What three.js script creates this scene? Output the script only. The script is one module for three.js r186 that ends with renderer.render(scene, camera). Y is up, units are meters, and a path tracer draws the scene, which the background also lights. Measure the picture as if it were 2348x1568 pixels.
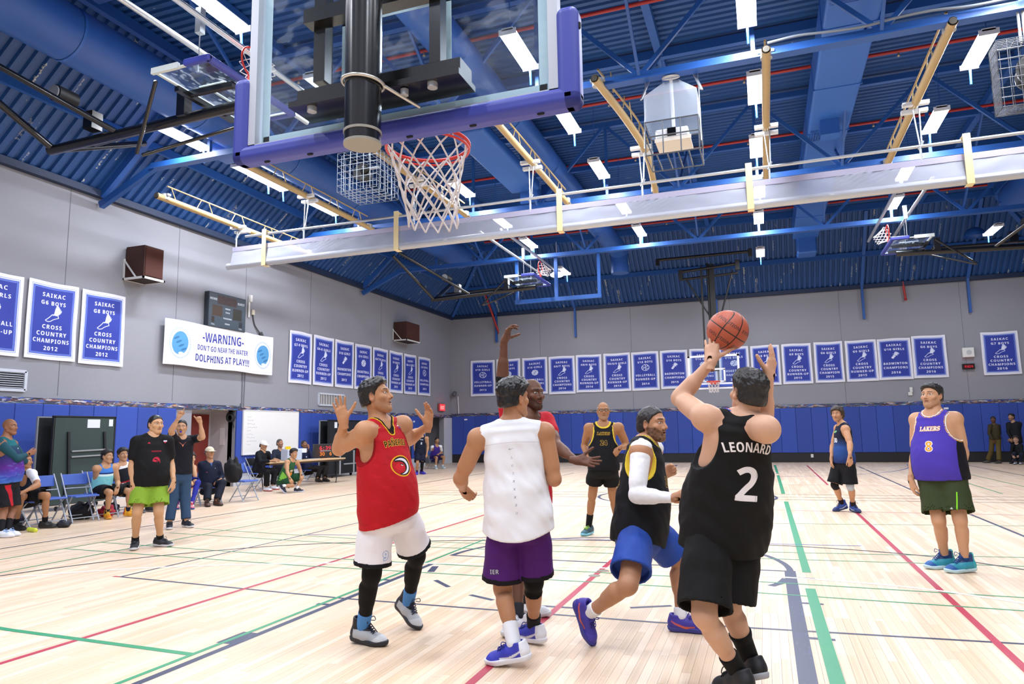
import * as THREE from 'three';
import { mergeGeometries } from 'three/addons/utils/BufferGeometryUtils.js';
import { RoundedBoxGeometry } from 'three/addons/geometries/RoundedBoxGeometry.js';
import { RectAreaLightUniformsLib } from 'three/addons/lights/RectAreaLightUniformsLib.js';
import { ImprovedNoise } from 'three/addons/math/ImprovedNoise.js';

// ---------- camera, light level, exposure ----------
const renderer = new THREE.WebGLRenderer({ antialias: true });
renderer.toneMapping = THREE.LinearToneMapping;
renderer.toneMappingExposure = 1.0;
renderer.shadowMap.enabled = true;
RectAreaLightUniformsLib.init();
const scene = new THREE.Scene();
scene.background = new THREE.Color(0x000000);             // a closed hall: no sky is seen
const camera = new THREE.PerspectiveCamera(52.05, 2348 / 1568, 0.05, 200);
camera.rotation.order = 'YXZ';
camera.position.set(0, 1.425, 0);
camera.rotation.set(0.12865, 0.3432, -0.01621);
camera.updateMatrixWorld(true);
const LAMP_POWER = 145;                                    // every ceiling luminaire has the same strength
const LAMP_GLOW = 7;

// ---------- helpers ----------
let seed = 7;
const rnd = () => { seed = (seed + 0x6d2b79f5) | 0; let t = Math.imul(seed ^ (seed >>> 15), 1 | seed); t = (t + Math.imul(t ^ (t >>> 7), 61 | t)) ^ t; return ((t ^ (t >>> 14)) >>> 0) / 4294967296; };
const V = (x, y, z) => new THREE.Vector3(x, y, z);
const A = (a) => new THREE.Vector3(a[0], a[1], a[2]);
const noise = new ImprovedNoise();
const counts = {};
const numbered = (n) => { const k = counts[n] = (counts[n] ?? -1) + 1; return k ? n + '_' + String(k).padStart(3, '0') : n; };
function M(color, rough = 0.6, metal = 0, extra = {}) {
  const P = extra.transmission || extra.clearcoat || extra.sheen || extra.specularIntensity !== undefined;
  return new (P ? THREE.MeshPhysicalMaterial : THREE.MeshStandardMaterial)({ color, roughness: rough, metalness: metal, side: THREE.DoubleSide, ...extra });
}
const ni = (g) => { const q = g.index ? g.toNonIndexed() : g; for (const k of Object.keys(q.attributes)) if (!['position', 'normal', 'uv'].includes(k)) q.deleteAttribute(k); if (!q.attributes.uv) q.setAttribute('uv', new THREE.BufferAttribute(new Float32Array(q.attributes.position.count * 2), 2)); q.morphAttributes = {}; return q; };
const merge = (list) => list.length === 1 ? list[0] : mergeGeometries(list.map(ni));
function mesh(name, geos, m, parent) {
  const o = new THREE.Mesh(merge([].concat(geos)), m); o.name = name; o.castShadow = o.receiveShadow = true;
  if (parent) parent.add(o); else { o.name = numbered(name); scene.add(o); }
  return o;
}
function tag(o, label, category, group) { o.userData.label = label; o.userData.category = category; if (group) o.userData.group = group; return o; }
function thing(name, label, category, group, p = [0, 0, 0], turn = 0) {
  const o = new THREE.Group(); o.name = numbered(name); o.position.set(...p); o.rotation.y = turn; scene.add(o);
  return tag(o, label, category, group);
}
function struct(name, geos, m, parent) { const o = mesh(name, geos, m, parent); o.userData.kind = 'structure'; return o; }
function dup(root, label, group) { const c = root.clone(); c.name = numbered(root.name.replace(/_\d\d\d$/, '')); c.userData = { ...root.userData, label }; if (group) c.userData.group = group; scene.add(c); return c; }
function bx(w, h, d, x = 0, y = 0, z = 0, r) { const g = new THREE.BoxGeometry(w, h, d); if (r) g.rotateX(r[0]).rotateY(r[1]).rotateZ(r[2]); return g.translate(x, y, z); }
function rb(w, h, d, rad, x = 0, y = 0, z = 0, seg = 2) { return new RoundedBoxGeometry(w, h, d, seg, rad).translate(x, y, z); }
function bar(a, b, w, h = w) {                             // rectangular bar between two points
  a = A(a); b = A(b); const g = new THREE.BoxGeometry(w, h, a.distanceTo(b));
  const m = new THREE.Matrix4().lookAt(a, b, Math.abs(b.y - a.y) > 0.99 * a.distanceTo(b) ? V(0, 0, 1) : V(0, 1, 0));
  return g.applyMatrix4(m).translate((a.x + b.x) / 2, (a.y + b.y) / 2, (a.z + b.z) / 2);
}
function tube(a, b, r, seg = 10, r2 = r) {
  a = A(a); b = A(b); const L = a.distanceTo(b);
  return new THREE.CylinderGeometry(r2, r, L, seg).applyQuaternion(new THREE.Quaternion().setFromUnitVectors(V(0, 1, 0), b.clone().sub(a).normalize())).translate((a.x + b.x) / 2, (a.y + b.y) / 2, (a.z + b.z) / 2);
}
const pipe = (pts, r, n = 24, seg = 6, closed = false) => new THREE.TubeGeometry(new THREE.CatmullRomCurve3(pts.map(A), closed, 'centripetal'), n, r, seg, closed);
function quad(a, b, c, d, uv = [0, 0, 1, 0, 1, 1, 0, 1]) { // corners counter-clockwise
  const g = new THREE.BufferGeometry();
  g.setAttribute('position', new THREE.BufferAttribute(new Float32Array([...a, ...b, ...c, ...a, ...c, ...d]), 3));
  g.setAttribute('uv', new THREE.BufferAttribute(new Float32Array([uv[0], uv[1], uv[2], uv[3], uv[4], uv[5], uv[0], uv[1], uv[4], uv[5], uv[6], uv[7]]), 2));
  g.computeVertexNormals(); return g;
}
function canvas(w, h, draw) {
  const c = document.createElement('canvas'); c.width = w; c.height = h; draw(c.getContext('2d'), w, h);
  const t = new THREE.CanvasTexture(c); t.colorSpace = THREE.SRGBColorSpace; t.wrapS = t.wrapT = THREE.RepeatWrapping; return t;
}
function grain(w, h, f) {                                  // grey-scale data texture, f(x, y) in 0..1
  const d = new Uint8Array(w * h * 4);
  for (let y = 0; y < h; y++) for (let x = 0; x < w; x++) { const v = Math.max(0, Math.min(255, f(x, y) * 255)); d.set([v, v, v, 255], (y * w + x) * 4); }
  const t = new THREE.DataTexture(d, w, h); t.wrapS = t.wrapT = THREE.RepeatWrapping; t.magFilter = THREE.LinearFilter; t.needsUpdate = true; return t;
}
const weaveBump = grain(64, 64, (x, y) => 0.5 + 0.25 * Math.sin(x * Math.PI / 4) * Math.sin(y * Math.PI / 4) + rnd() * 0.2);
weaveBump.repeat.set(14, 14);
// ---------- the hall: floor, walls, roof ----------
const XL = -14.7, XR = 11.3, ZB = -32, ZN = 2.8, EAVE = 7.2, RISE = 2.7, DECK = EAVE + RISE;
const boardTones = [[233, 209, 181], [228, 202, 172], [238, 216, 190], [224, 196, 165], [231, 206, 177]];
function drawBoards(g, W, H, bw, cols, tones, lenPx) {
  for (let i = 0; i < cols; i++) {
    let y = -rnd() * lenPx;
    while (y < H) {
      const L = lenPx * (0.5 + rnd()), t = tones[Math.floor(rnd() * tones.length)], k = 0.97 + rnd() * 0.06;
      g.fillStyle = `rgb(${t.map((c) => Math.round(c * k)).join(',')})`; g.fillRect(i * bw, y, bw, L);
      for (let j = 0; j < 5; j++) { g.strokeStyle = `rgba(${120 + rnd() * 40},${80 + rnd() * 30},45,${0.04 + rnd() * 0.07})`; g.lineWidth = 0.5 + rnd(); const x = i * bw + rnd() * bw; g.beginPath(); g.moveTo(x, y); g.bezierCurveTo(x + rnd() * 3 - 1.5, y + L / 3, x + rnd() * 3 - 1.5, y + L * 2 / 3, x + rnd() * 2 - 1, y + L); g.stroke(); }
      if (rnd() < 0.05) { g.fillStyle = `rgba(90,60,35,${0.1 + rnd() * 0.2})`; g.beginPath(); g.ellipse(i * bw + rnd() * bw, y + rnd() * L, 1 + rnd(), 3 + rnd() * 8, 0, 0, 7); g.fill(); }
      g.fillStyle = 'rgba(70,45,25,0.22)'; g.fillRect(i * bw, y, bw, 1); y += L;
    }
    g.fillStyle = 'rgba(90,60,35,0.20)'; g.fillRect(i * bw, 0, 1, H);
  }
}
const farWood = canvas(2048, 2048, (g, W, H) => drawBoards(g, W, H, W / 140, 140, boardTones, 300)); // 8 m x 8 m of 57 mm strips
const floorMat = M(0xffffff, 0.36, 0, { map: farWood, specularIntensity: 0.7 });
const fl = quad([XL, 0, ZN], [XR, 0, ZN], [XR, 0, ZB], [XL, 0, ZB]);
{ const p = fl.attributes.position, u = fl.attributes.uv; for (let i = 0; i < p.count; i++) u.setXY(i, p.getX(i) / 8, p.getZ(i) / 8); }
const holeX0 = -4.81, holeX1 = 0.73, holeZ0 = -6.0, holeZ1 = -3.0; // here the strips are built one by one
function floorPiece(x0, x1, z0, z1) { const g = quad([x0, 0, z1], [x1, 0, z1], [x1, 0, z0], [x0, 0, z0]); const p = g.attributes.position, u = g.attributes.uv; for (let i = 0; i < p.count; i++) u.setXY(i, p.getX(i) / 8, p.getZ(i) / 8); return g; }
const floor = struct('floor', [floorPiece(XL, XR, ZB, holeZ0), floorPiece(XL, holeX0, holeZ0, ZN), floorPiece(holeX1, XR, holeZ0, ZN), floorPiece(holeX0, holeX1, holeZ1, ZN), bx(XR - XL, 0.3, ZN - ZB, (XL + XR) / 2, -0.17, (ZN + ZB) / 2), bx(2.6, 0.2, 3.2, XL - 1.25, -0.1, -30.2), bx(1.2, 0.2, 2, XL - 0.6, -0.1, -15.9)], floorMat);
{
  const stripTex = boardTones.map((t) => canvas(64, 1024, (g, W, H) => { drawBoards(g, W, H, 64, 1, [t], 4000); for (let i = 0; i < 26; i++) { g.strokeStyle = `rgba(${130 + rnd() * 40},${88 + rnd() * 30},50,${0.03 + rnd() * 0.06})`; g.lineWidth = 1 + rnd() * 3; const x = rnd() * 64; g.beginPath(); g.moveTo(x, 0); g.bezierCurveTo(x + rnd() * 14 - 7, 340, x + rnd() * 14 - 7, 680, x, 1024); g.stroke(); } }));
  const mats = stripTex.map((t) => M(0xffffff, 0.34, 0, { map: t, specularIntensity: 0.7 }));
  const lens = [0.55, 0.8, 1.05, 1.3], W = 0.0556;
  const shape = (L) => { const g = new THREE.BoxGeometry(W, 0.012, L); const p = g.attributes.position, u = g.attributes.uv; for (let i = 0; i < p.count; i++) { if (p.getY(i) > 0) { p.setX(i, p.getX(i) * 0.985); p.setZ(i, p.getZ(i) * 0.999); } u.setXY(i, p.getX(i) / W + 0.5, p.getZ(i) / 1.6); } g.translate(0, -0.006, 0); g.computeVertexNormals(); return g; };
  const geos = lens.map(shape); let n = 0; const rest = mats.map(() => []);
  for (let i = 0; i < 99; i++) {
    const x = holeX0 + 0.028 + i * 0.056; let z = holeZ1 - 0.0;
    while (z > holeZ0 + 0.02) {
      let L = lens[Math.floor(rnd() * 4)], g = geos[lens.indexOf(L)]; if (z === holeZ1) { L = 0.3 + rnd() * 0.7; g = shape(L); }
      if (z - L < holeZ0 + 0.3) { L = z - holeZ0; g = shape(L); }
      const k = Math.floor(rnd() * 5), y = (rnd() - 0.5) * 0.0003;
      if (n < 296 ) { n++; const o = new THREE.Mesh(g, mats[k]); o.name = 'floorboard'; o.position.set(x, y, z - L / 2); o.receiveShadow = true; floor.add(o); } else rest[k].push(g.clone().translate(x, y, z - L / 2));
      z -= L;
    }
  }
  rest.forEach((r, k) => { if (r.length) { const o = mesh('floorboard_field', r, mats[k], floor); o.userData.kind = 'stuff'; } });
}
// painted court lines, worn in places
const wear = (base, spots) => canvas(256, 256, (g) => { g.fillStyle = base; g.fillRect(0, 0, 256, 256); for (const [c, n, a] of spots) for (let i = 0; i < n; i++) { g.fillStyle = c; g.globalAlpha = a * (0.4 + rnd() * 0.6); g.save(); g.translate(rnd() * 256, rnd() * 256); g.rotate(rnd() * 0.5 - 0.25); g.fillRect(-14 * rnd(), -2 * rnd(), 24 * rnd(), 1 + 4 * rnd()); g.restore(); } g.globalAlpha = 1; });
const lineMat = {
  navy: M(0xffffff, 0.4, 0, { map: wear('#2f3752', [['#4c82c8', 26, 0.35], ['#586078', 60, 0.4]]) }),
  green: M(0xffffff, 0.4, 0, { map: wear('#2c8f62', [['#4aa57b', 60, 0.4], ['#a7c43a', 6, 0.6]]) }),
  red: M(0xffffff, 0.4, 0, { map: wear('#b23148', [['#cf6b74', 60, 0.4], ['#e3b79f', 12, 0.5]]) }),
  white: M(0xf6f2ea, 0.4), blue: M(0x3d5aa6, 0.4), black: M(0x2b2c35, 0.4), pink: M(0xc98a86, 0.45), grey: M(0x8d8577, 0.4),
};
let lineY = 0.0008;
function paint(color, pts, w, dashed) {                    // a band of paint along [x, z] points
  const p = [], u = []; let s = 0; lineY += 0.00002;
  for (let i = 0; i < pts.length - 1; i++) {
    const n0 = i ? V(pts[i + 1][0] - pts[i - 1][0], 0, pts[i + 1][1] - pts[i - 1][1]) : V(pts[1][0] - pts[0][0], 0, pts[1][1] - pts[0][1]);
    const n1 = i < pts.length - 2 ? V(pts[i + 2][0] - pts[i][0], 0, pts[i + 2][1] - pts[i][1]) : V(pts[i + 1][0] - pts[i][0], 0, pts[i + 1][1] - pts[i][1]);
    n0.normalize(); n1.normalize(); const L = Math.hypot(pts[i + 1][0] - pts[i][0], pts[i + 1][1] - pts[i][1]), h = w / 2;
    const a = [pts[i][0] - n0.z * h, lineY, pts[i][1] + n0.x * h], b = [pts[i][0] + n0.z * h, lineY, pts[i][1] - n0.x * h], c = [pts[i + 1][0] + n1.z * h, lineY, pts[i + 1][1] - n1.x * h], d = [pts[i + 1][0] - n1.z * h, lineY, pts[i + 1][1] + n1.x * h];
    p.push(...a, ...d, ...c, ...a, ...c, ...b); u.push(s, 0, s + L, 0, s + L, 0.15, s, 0, s + L, 0.15, s, 0.15); s += L;
  }
  const g = new THREE.BufferGeometry(); g.setAttribute('position', new THREE.BufferAttribute(new Float32Array(p), 3)); g.setAttribute('uv', new THREE.BufferAttribute(new Float32Array(u), 2)); g.computeVertexNormals();
  return mesh('court_line', g, lineMat[color], floor);
}
const arc = (cx, cz, r, a0, a1, n = 40) => Array.from({ length: n + 1 }, (_, i) => { const a = (a0 + (a1 - a0) * i / n) * Math.PI / 180; return [cx + r * Math.cos(a), cz + r * Math.sin(a)]; });
const smooth = (pts, n = 40) => new THREE.CatmullRomCurve3(pts.map(([x, z]) => V(x, 0, z))).getPoints(n).map((v) => [v.x, v.z]);
paint('navy', [[0.14, -2], [0.145, -7.8]], 0.105); paint('navy', [[-3.56, -2], [-3.56, -7.2]], 0.06);
paint('navy', [[-3.56, -7.77], [0.14, -7.77]], 0.05); paint('navy', arc(-1.71, -7.75, 1.86, 180, 360), 0.065);
paint('navy', [[0.1, -7.4], [0.05, -7.18], [-0.04, -7.02]], 0.075); paint('navy', [[-3.46, -7.1], [-3.42, -6.96], [-3.37, -6.8]], 0.075);
for (const [a, b] of [[[-3.14, -6.44], [-2.88, -6.19]], [[-2.56, -5.95], [-2.29, -5.82]], [[-1.84, -5.74], [-1.5, -5.75]], [[-1.12, -5.88], [-0.81, -6.04]], [[-0.36, -6.5], [-0.24, -6.62]]]) paint('navy', [a, b], 0.05);
for (const z of [-7.46, -6.42, -5.39]) { paint('navy', [[0.17, z], [0.36, z]], 0.05); if (z > -7.4) paint('navy', [[-3.7, z + 0.1], [-3.53, z + 0.1]], 0.05); }
paint('navy', [[-3.63, -4.12], [-3.63, -4.4]], 0.16);
paint('navy', [[-6.42, -5.72], [-3.56, -5.52], [-0.87, -5.5], [1.51, -5.64], [6, -5.8]], 0.036); paint('navy', [[-6.42, -5.72], [-6.38, -10], [-6.38, -24]], 0.036);
paint('red', [[-6.52, -5.72], [-6.42, -5.72]], 0.04);
paint('black', [[-9.74, 2], [-9.68, -7], [-9.6, -11], [-9.55, -28.5]], 0.055); paint('navy', [[3.05, -9], [3.0, -17], [3.1, -28.5]], 0.05); paint('navy', [[6.7, -18], [6.75, -30]], 0.05);
paint('red', [[-4.74, -2], [-4.73, -6], [-4.74, -13.4]], 0.05); paint('red', [[-1.68, -2], [-1.69, -8]], 0.055); paint('red', [[1.35, -3], [1.355, -13.4]], 0.055);
paint('red', [[1.38, -19.4], [1.4, -29.3]], 0.05); paint('red', [[-4.7, -19.4], [-4.7, -29]], 0.05); paint('pink', [[-8, -13.4], [8, -13.4]], 0.05); paint('pink', [[-8, -19.4], [8, -19.4]], 0.05);
paint('green', [[0.3, -2.5], [0.29, -7.0]], 0.085); paint('green', [[0.3, -7.75], [0.29, -15]], 0.08); paint('green', [[0.28, -16.7], [0.27, -23.3]], 0.08); paint('green', [[0.27, -24], [0.25, -29.6]], 0.08);
paint('green', [[-3.68, -2], [-3.66, -4.5], [-3.66, -9]], 0.04); paint('green', [[-7.5, -4.1], [-5.5, -3.93], [-3.68, -3.86]], 0.055);
paint('green', [[-8.8, -6.95], [-5, -6.75], [-1, -6.75], [2, -6.6], [6, -6.5]], 0.03); paint('green', [[-8.8, -7.5], [-5, -7.22], [-1, -7.22], [2, -7.1], [6, -7]], 0.03);
paint('green', [[-8.6, -8.5], [-5, -8.2], [0, -8.45], [2.6, -8.65], [6, -8.8]], 0.03); paint('green', [[-8.6, -9.0], [-5, -8.6], [0, -8.9], [2.6, -9.2], [6, -9.4]], 0.03);
paint('green', [[-0.2, -11.5], [3.4, -12.0], [6, -12.3]], 0.03); paint('green', [[-8.8, -4.6], [-8.82, -8]], 0.035); paint('green', [[-7.95, -4.6], [-7.94, -14]], 0.035); paint('green', [[5.5, -14], [5.55, -26]], 0.035); paint('green', [[4.55, -17.4], [4.65, -21]], 0.04);
paint('white', smooth([[-9.6, -2.6], [-7.61, -5.3], [-6.54, -6.19], [-4.5, -7.02], [-2.4, -7.4], [-0.33, -7.48], [1.13, -7.28], [1.87, -6.88], [4, -5.2]]), 0.05);
paint('black', smooth([[-8.2, -3], [-7.75, -5.43], [-7.4, -6.3], [-6.7, -7.3], [-5.6, -8.2], [-2.78, -9.16], [-1.2, -9.4], [0.26, -9.4], [1.58, -9.04], [2.32, -8.44], [4, -6.8]]), 0.045);
paint('navy', arc(-1.72, -15.75, 1.85, 0, 360, 64), 0.06); paint('navy', [[0.1, -24], [0.08, -29.6]], 0.1); paint('navy', [[-3.5, -24], [-3.5, -29.6]], 0.1); paint('navy', arc(-1.72, -24, 1.85, 0, 180), 0.06); paint('navy', [[0.1, -26.5], [0.35, -26.5]], 0.06);
paint('blue', smooth([[4.9, -30], [4.5, -27.5], [3.2, -24.6], [1, -22.8], [-1.7, -22.2]]), 0.05); paint('white', smooth([[-4.2, -24], [-0.4, -24.4], [2.5, -26], [5.3, -30]]), 0.07);
for (const z of [-15.2, -15.75, -16.4]) paint(z === -15.75 ? 'navy' : 'black', [[-9.6, z], [6.6, z - 0.3]], 0.035);
paint('blue', [[-6.4, -8.85], [-2.8, -9.3], [1, -9.6]], 0.03);
for (const [x, z] of [[-1.66, -7.32], [-1.69, -7.05]]) { const g = new THREE.CylinderGeometry(0.06, 0.06, 0.001, 24).translate(x, 0.0018, z); mesh('floor_plate', g, lineMat.grey, floor); }

// walls
const plaster = grain(256, 256, (x, y) => 0.5 + 0.5 * (rnd() - 0.5)); plaster.repeat.set(6, 6);
const wallMat = M(0x8f9199, 0.85, 0, { bumpMap: plaster, bumpScale: 0.004 });
const T = 0.25, cz = (ZN + ZB) / 2;
const Zd0 = -15.1, Zd1 = -16.78, Zk0 = -29.05, Zk1 = -31.1, dTop = 2.24;
const wseg = (z0, z1, y0, y1) => bx(T, y1 - y0, z0 - z1, XL - T / 2, (y0 + y1) / 2, (z0 + z1) / 2);
const wallL = struct('wall_left', [wseg(ZN, Zd0, 0, EAVE), wseg(Zd0, Zd1, dTop, EAVE), wseg(Zd1, Zk0, 0, EAVE), wseg(Zk0, Zk1, dTop, EAVE), wseg(Zk1, ZB - T, 0, EAVE)], wallMat);
const wallB = struct('wall_back', [bx(XR - XL + 2 * T, EAVE, T, (XL + XR) / 2, EAVE / 2, ZB - T / 2)], wallMat);
struct('wall_right', [bx(T, EAVE, ZN - ZB, XR + T / 2, EAVE / 2, cz)], wallMat);
struct('wall_near', [bx(XR - XL + 2 * T, EAVE, T, (XL + XR) / 2, EAVE / 2, ZN + T / 2)], wallMat);
// thin joints between the wall panels
const jointMat = M(0x66686e, 0.9);
for (const z of [-4.5, -8.2, -11.2, -14.4, -17.05, -20.3, -25.1]) mesh('panel_joint', bx(0.006, EAVE - 2.4, 0.012, XL + 0.002, (EAVE + 2.4) / 2, z), jointMat, wallL);
for (const x of [-10, -5.6, -1.2, 3.2, 7.6]) mesh('panel_joint', bx(0.012, EAVE - 2.4, 0.006, x, (EAVE + 2.4) / 2, ZB + 0.002), jointMat, wallB);
// recess with the red door, and the dark doorway by the corner
struct('wall_recess', [bx(0.1, dTop, 2.2, XL - 0.95, dTop / 2, -15.9), bx(0.95, dTop, 0.1, XL - 0.45 - T / 2, dTop / 2, Zd1 - 0.05), bx(0.95, dTop, 0.1, XL - 0.45 - T / 2, dTop / 2, Zd0 + 0.05), bx(1, 0.1, 2, XL - 0.5, dTop + 0.05, -15.9)], M(0xb9b6ba, 0.7));
const door1 = struct('door_1', [bx(0.05, 2.1, 1.5, XL - 0.87, 1.05, -15.9)], M(0x7c2a20, 0.5));
mesh('door_handle', [tube([XL - 0.84, 1.0, -16.5], [XL - 0.78, 1.0, -16.5], 0.012), tube([XL - 0.78, 1.0, -16.5], [XL - 0.78, 1.0, -16.4], 0.012)], M(0xb0b0b0, 0.3, 1), door1);
mesh('notice', [bx(0.16, 0.5, 0.01, XL - 0.45, 1.45, Zd1 + 0.006)], M(0xd5d3d6, 0.8), wallL);
struct('wall_corridor', [bx(0.1, 2.6, 3.4, XL - 2.4, 1.3, -30.1), bx(2.3, 2.6, 0.1, XL - 1.3, 1.3, -28.6), bx(2.3, 2.6, 0.1, XL - 1.3, 1.3, -31.6), bx(2.4, 0.1, 3.4, XL - 1.3, 2.6, -30.1)], wallMat);
struct('trim_1', [bx(0.06, dTop, 0.12, XL + 0.01, dTop / 2, Zk0 + 0.06), bx(0.06, dTop, 0.85, XL + 0.01, dTop / 2, -31.55)], M(0xcfd2d8, 0.6));
// blue wall pads, each one a panel of its own
const padMat = [M(0x3a51a3, 0.5, 0, { specularIntensity: 0.4 }), M(0x3b53a8, 0.52, 0, { specularIntensity: 0.4 }), M(0x384e9d, 0.5, 0, { specularIntensity: 0.4 })];
const padG = new RoundedBoxGeometry(0.06, 1.83, 0.606, 2, 0.02), padB = new RoundedBoxGeometry(0.606, 1.86, 0.06, 2, 0.02);
let padN = 0;
function pad(g, x, y, z, p) { const o = new THREE.Mesh(g, padMat[padN++ % 3]); o.name = 'wall_pad'; o.position.set(x, y, z); o.castShadow = o.receiveShadow = true; p.add(o); }
for (let z = -1.4; z > Zd0 + 0.3; z -= 0.61) pad(padG, XL + 0.032, 1.285, z, wallL);
for (let z = Zd1 - 0.31; z > Zk0 + 0.35; z -= 0.61) pad(padG, XL + 0.032, 1.285, z, wallL);
for (let x = XL + 0.36; x < XR - 0.2; x += 0.61) pad(padB, x, 1.33, ZB + 0.032, wallB);
for (const z of [-22.2, -27.9]) mesh('pad_label', bx(0.004, 0.07, 0.16, XL + 0.064, 1.98, z), M(0xe8eaf2, 0.7), wallL);
for (const x of [-13.9, -4.4, 6.75]) mesh('pad_label', bx(0.16, 0.07, 0.004, x, 2.1, ZB + 0.064), M(0xe8eaf2, 0.7), wallB);
struct('baseboard_back', [bx(XR - XL, 0.4, 0.03, (XL + XR) / 2, 0.2, ZB + 0.015)], M(0x1c1a1c, 0.6));
struct('baseboard_left', [bx(0.02, 0.36, ZN - Zd0, XL + 0.01, 0.18, (ZN + Zd0) / 2), bx(0.02, 0.36, Zd1 - Zk0, XL + 0.01, 0.18, (Zd1 + Zk0) / 2)], M(0xc3c8d2, 0.6));
mesh('wall_outlet', bx(0.1, 0.14, 0.01, 1.75, 0.27, ZB + 0.035), M(0xd8d8d4, 0.6), wallB);
// painted mural band above the pads
const mural = canvas(2048, 64, (g, W, H) => {
  g.fillStyle = '#3b3f52'; g.fillRect(0, 0, W, H);
  const cs = ['#2f4fae', '#23306a', '#6b6f86', '#9aa2b8', '#b9a582', '#c98e68', '#51324a', '#3c5cc0', '#1d2133', '#dcdce2', '#7b2f38', '#3f6f7f'];
  for (let i = 0; i < 420; i++) { g.fillStyle = cs[Math.floor(rnd() * cs.length)]; g.globalAlpha = 0.8; g.beginPath(); const x = rnd() * W, y = rnd() * H; g.moveTo(x, y); for (let k = 0; k < 5; k++) g.lineTo(x + (rnd() - 0.5) * 90, y + (rnd() - 0.5) * 34); g.fill(); }
});
const muralMat = M(0xffffff, 0.6, 0, { map: mural });
const band = (g) => g;
struct('trim_2', [quad([XL + 0.05, 2.2, Zd0], [XL + 0.05, 2.2, ZN], [XL + 0.05, 2.33, ZN], [XL + 0.05, 2.33, Zd0], [2, 0, 0, 0, 0, 1, 2, 1]), quad([XL + 0.05, 2.2, ZB], [XL + 0.05, 2.2, Zd0], [XL + 0.05, 2.33, Zd0], [XL + 0.05, 2.33, ZB], [4, 0, 2, 0, 2, 1, 4, 1]), bx(0.05, 0.13, ZN - ZB, XL + 0.024, 2.265, cz)], muralMat);
struct('trim_3', [quad([XL, 2.26, ZB + 0.05], [XR, 2.26, ZB + 0.05], [XR, 2.4, ZB + 0.05], [XL, 2.4, ZB + 0.05], [0, 0, 3, 0, 3, 1, 0, 1]), bx(XR - XL, 0.13, 0.048, (XL + XR) / 2, 2.33, ZB + 0.024)], muralMat);

// roof: a flat ribbed deck with a steep ribbed slope on every side
const deckTex = canvas(1024, 1024, (g, W, H) => {
  g.fillStyle = '#1d4a86'; g.fillRect(0, 0, W, H);
  for (let i = 0; i < 260; i++) { g.fillStyle = rnd() < 0.5 ? '#173f78' : '#225393'; g.globalAlpha = 0.35; g.fillRect(rnd() * W, rnd() * H, 2 + rnd() * 14, 20 + rnd() * 160); }
  g.globalAlpha = 1;
  for (let i = 0; i < 44; i++) { const x = rnd() * W; let y = rnd() * H; const L = 15 + rnd() * rnd() * 150; g.fillStyle = rnd() < 0.6 ? '#b9b9b2' : '#8f97a6'; for (let k = 0; k < L; k += 3) if (rnd() < 0.75) g.fillRect(x + (rnd() - 0.5) * 4, y + k, 2 + rnd() * 5, 2 + rnd() * 5); }
});
const flatTex = canvas(512, 512, (g, W, H) => { g.fillStyle = '#1c4c8a'; g.fillRect(0, 0, W, H); for (let i = 0; i < 160; i++) { g.fillStyle = rnd() < 0.5 ? '#184279' : '#215497'; g.globalAlpha = 0.3; g.fillRect(rnd() * W, rnd() * H, 30 + rnd() * 120, 2 + rnd() * 8); } g.globalAlpha = 0.8; for (let i = 0; i < 10; i++) { g.fillStyle = '#aab0b8'; g.fillRect(rnd() * W, rnd() * H, 2 + rnd() * 18, 1 + rnd() * 2); } });
const slopeMat = M(0xffffff, 0.5, 0, { map: deckTex }), flatMat = M(0xffffff, 0.5, 0, { map: flatTex });
const steelMat = M(0x2456a0, 0.43, 0), steelLight = steelMat;
function ribbed(o, along, across, n, width, reach, pitch, depth, uvTurn) { // ribs run along; reach(u) gives the start and end of the rib at u
  const prof = [[0, 0], [0.3, 0], [0.4, 1], [0.7, 1], [0.8, 0], [1, 0]], p = [], u = [];
  const at = (s, t, h) => [o.x + across.x * s + along.x * t + n.x * h, o.y + across.y * s + along.y * t + n.y * h, o.z + across.z * s + along.z * t + n.z * h];
  for (let s = 0; s < width; s += pitch) for (let k = 0; k < 5; k++) {
    const s0 = s + prof[k][0] * pitch, s1 = s + prof[k + 1][0] * pitch; if (s1 > width + 1e-6 || s1 - s0 < 1e-6) continue;
    const [a0, a1] = reach(s0), [b0, b1] = reach(s1), h0 = prof[k][1] * depth, h1 = prof[k + 1][1] * depth;
    const q = [at(s0, a0, h0), at(s1, b0, h1), at(s1, b1, h1), at(s0, a1, h0)], w = [[s0, a0], [s1, b0], [s1, b1], [s0, a1]].map(([x, y]) => uvTurn ? [y / 6, x / 6] : [x / 6, y / 6]);
    for (const i of [0, 1, 2, 0, 2, 3]) { p.push(...q[i]); u.push(...w[i]); }
  }
  const g = new THREE.BufferGeometry(); g.setAttribute('position', new THREE.BufferAttribute(new Float32Array(p), 3)); g.setAttribute('uv', new THREE.BufferAttribute(new Float32Array(u), 2)); g.computeVertexNormals(); return g;
}
const RUN = 3, SL = Math.hypot(RUN, RISE), WZ = ZN - ZB, WX = XR - XL;
const slopeReach = (w) => (s) => [0, Math.max(0.01, Math.min(1, s / RUN, (w - s) / RUN)) * SL];
const ceiling = struct('ceiling', [ribbed(V(XL + RUN, DECK, ZN - RUN), V(1, 0, 0), V(0, 0, -1), V(0, 1, 0), WZ - 2 * RUN, () => [0, WX - 2 * RUN], 0.2, 0.05, true)], flatMat);
struct('ceiling_slope_left', ribbed(V(XL, EAVE, ZN), V(RUN, RISE, 0).normalize(), V(0, 0, -1), V(-RISE, RUN, 0).normalize(), WZ, slopeReach(WZ), 0.24, 0.06), slopeMat);
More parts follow.
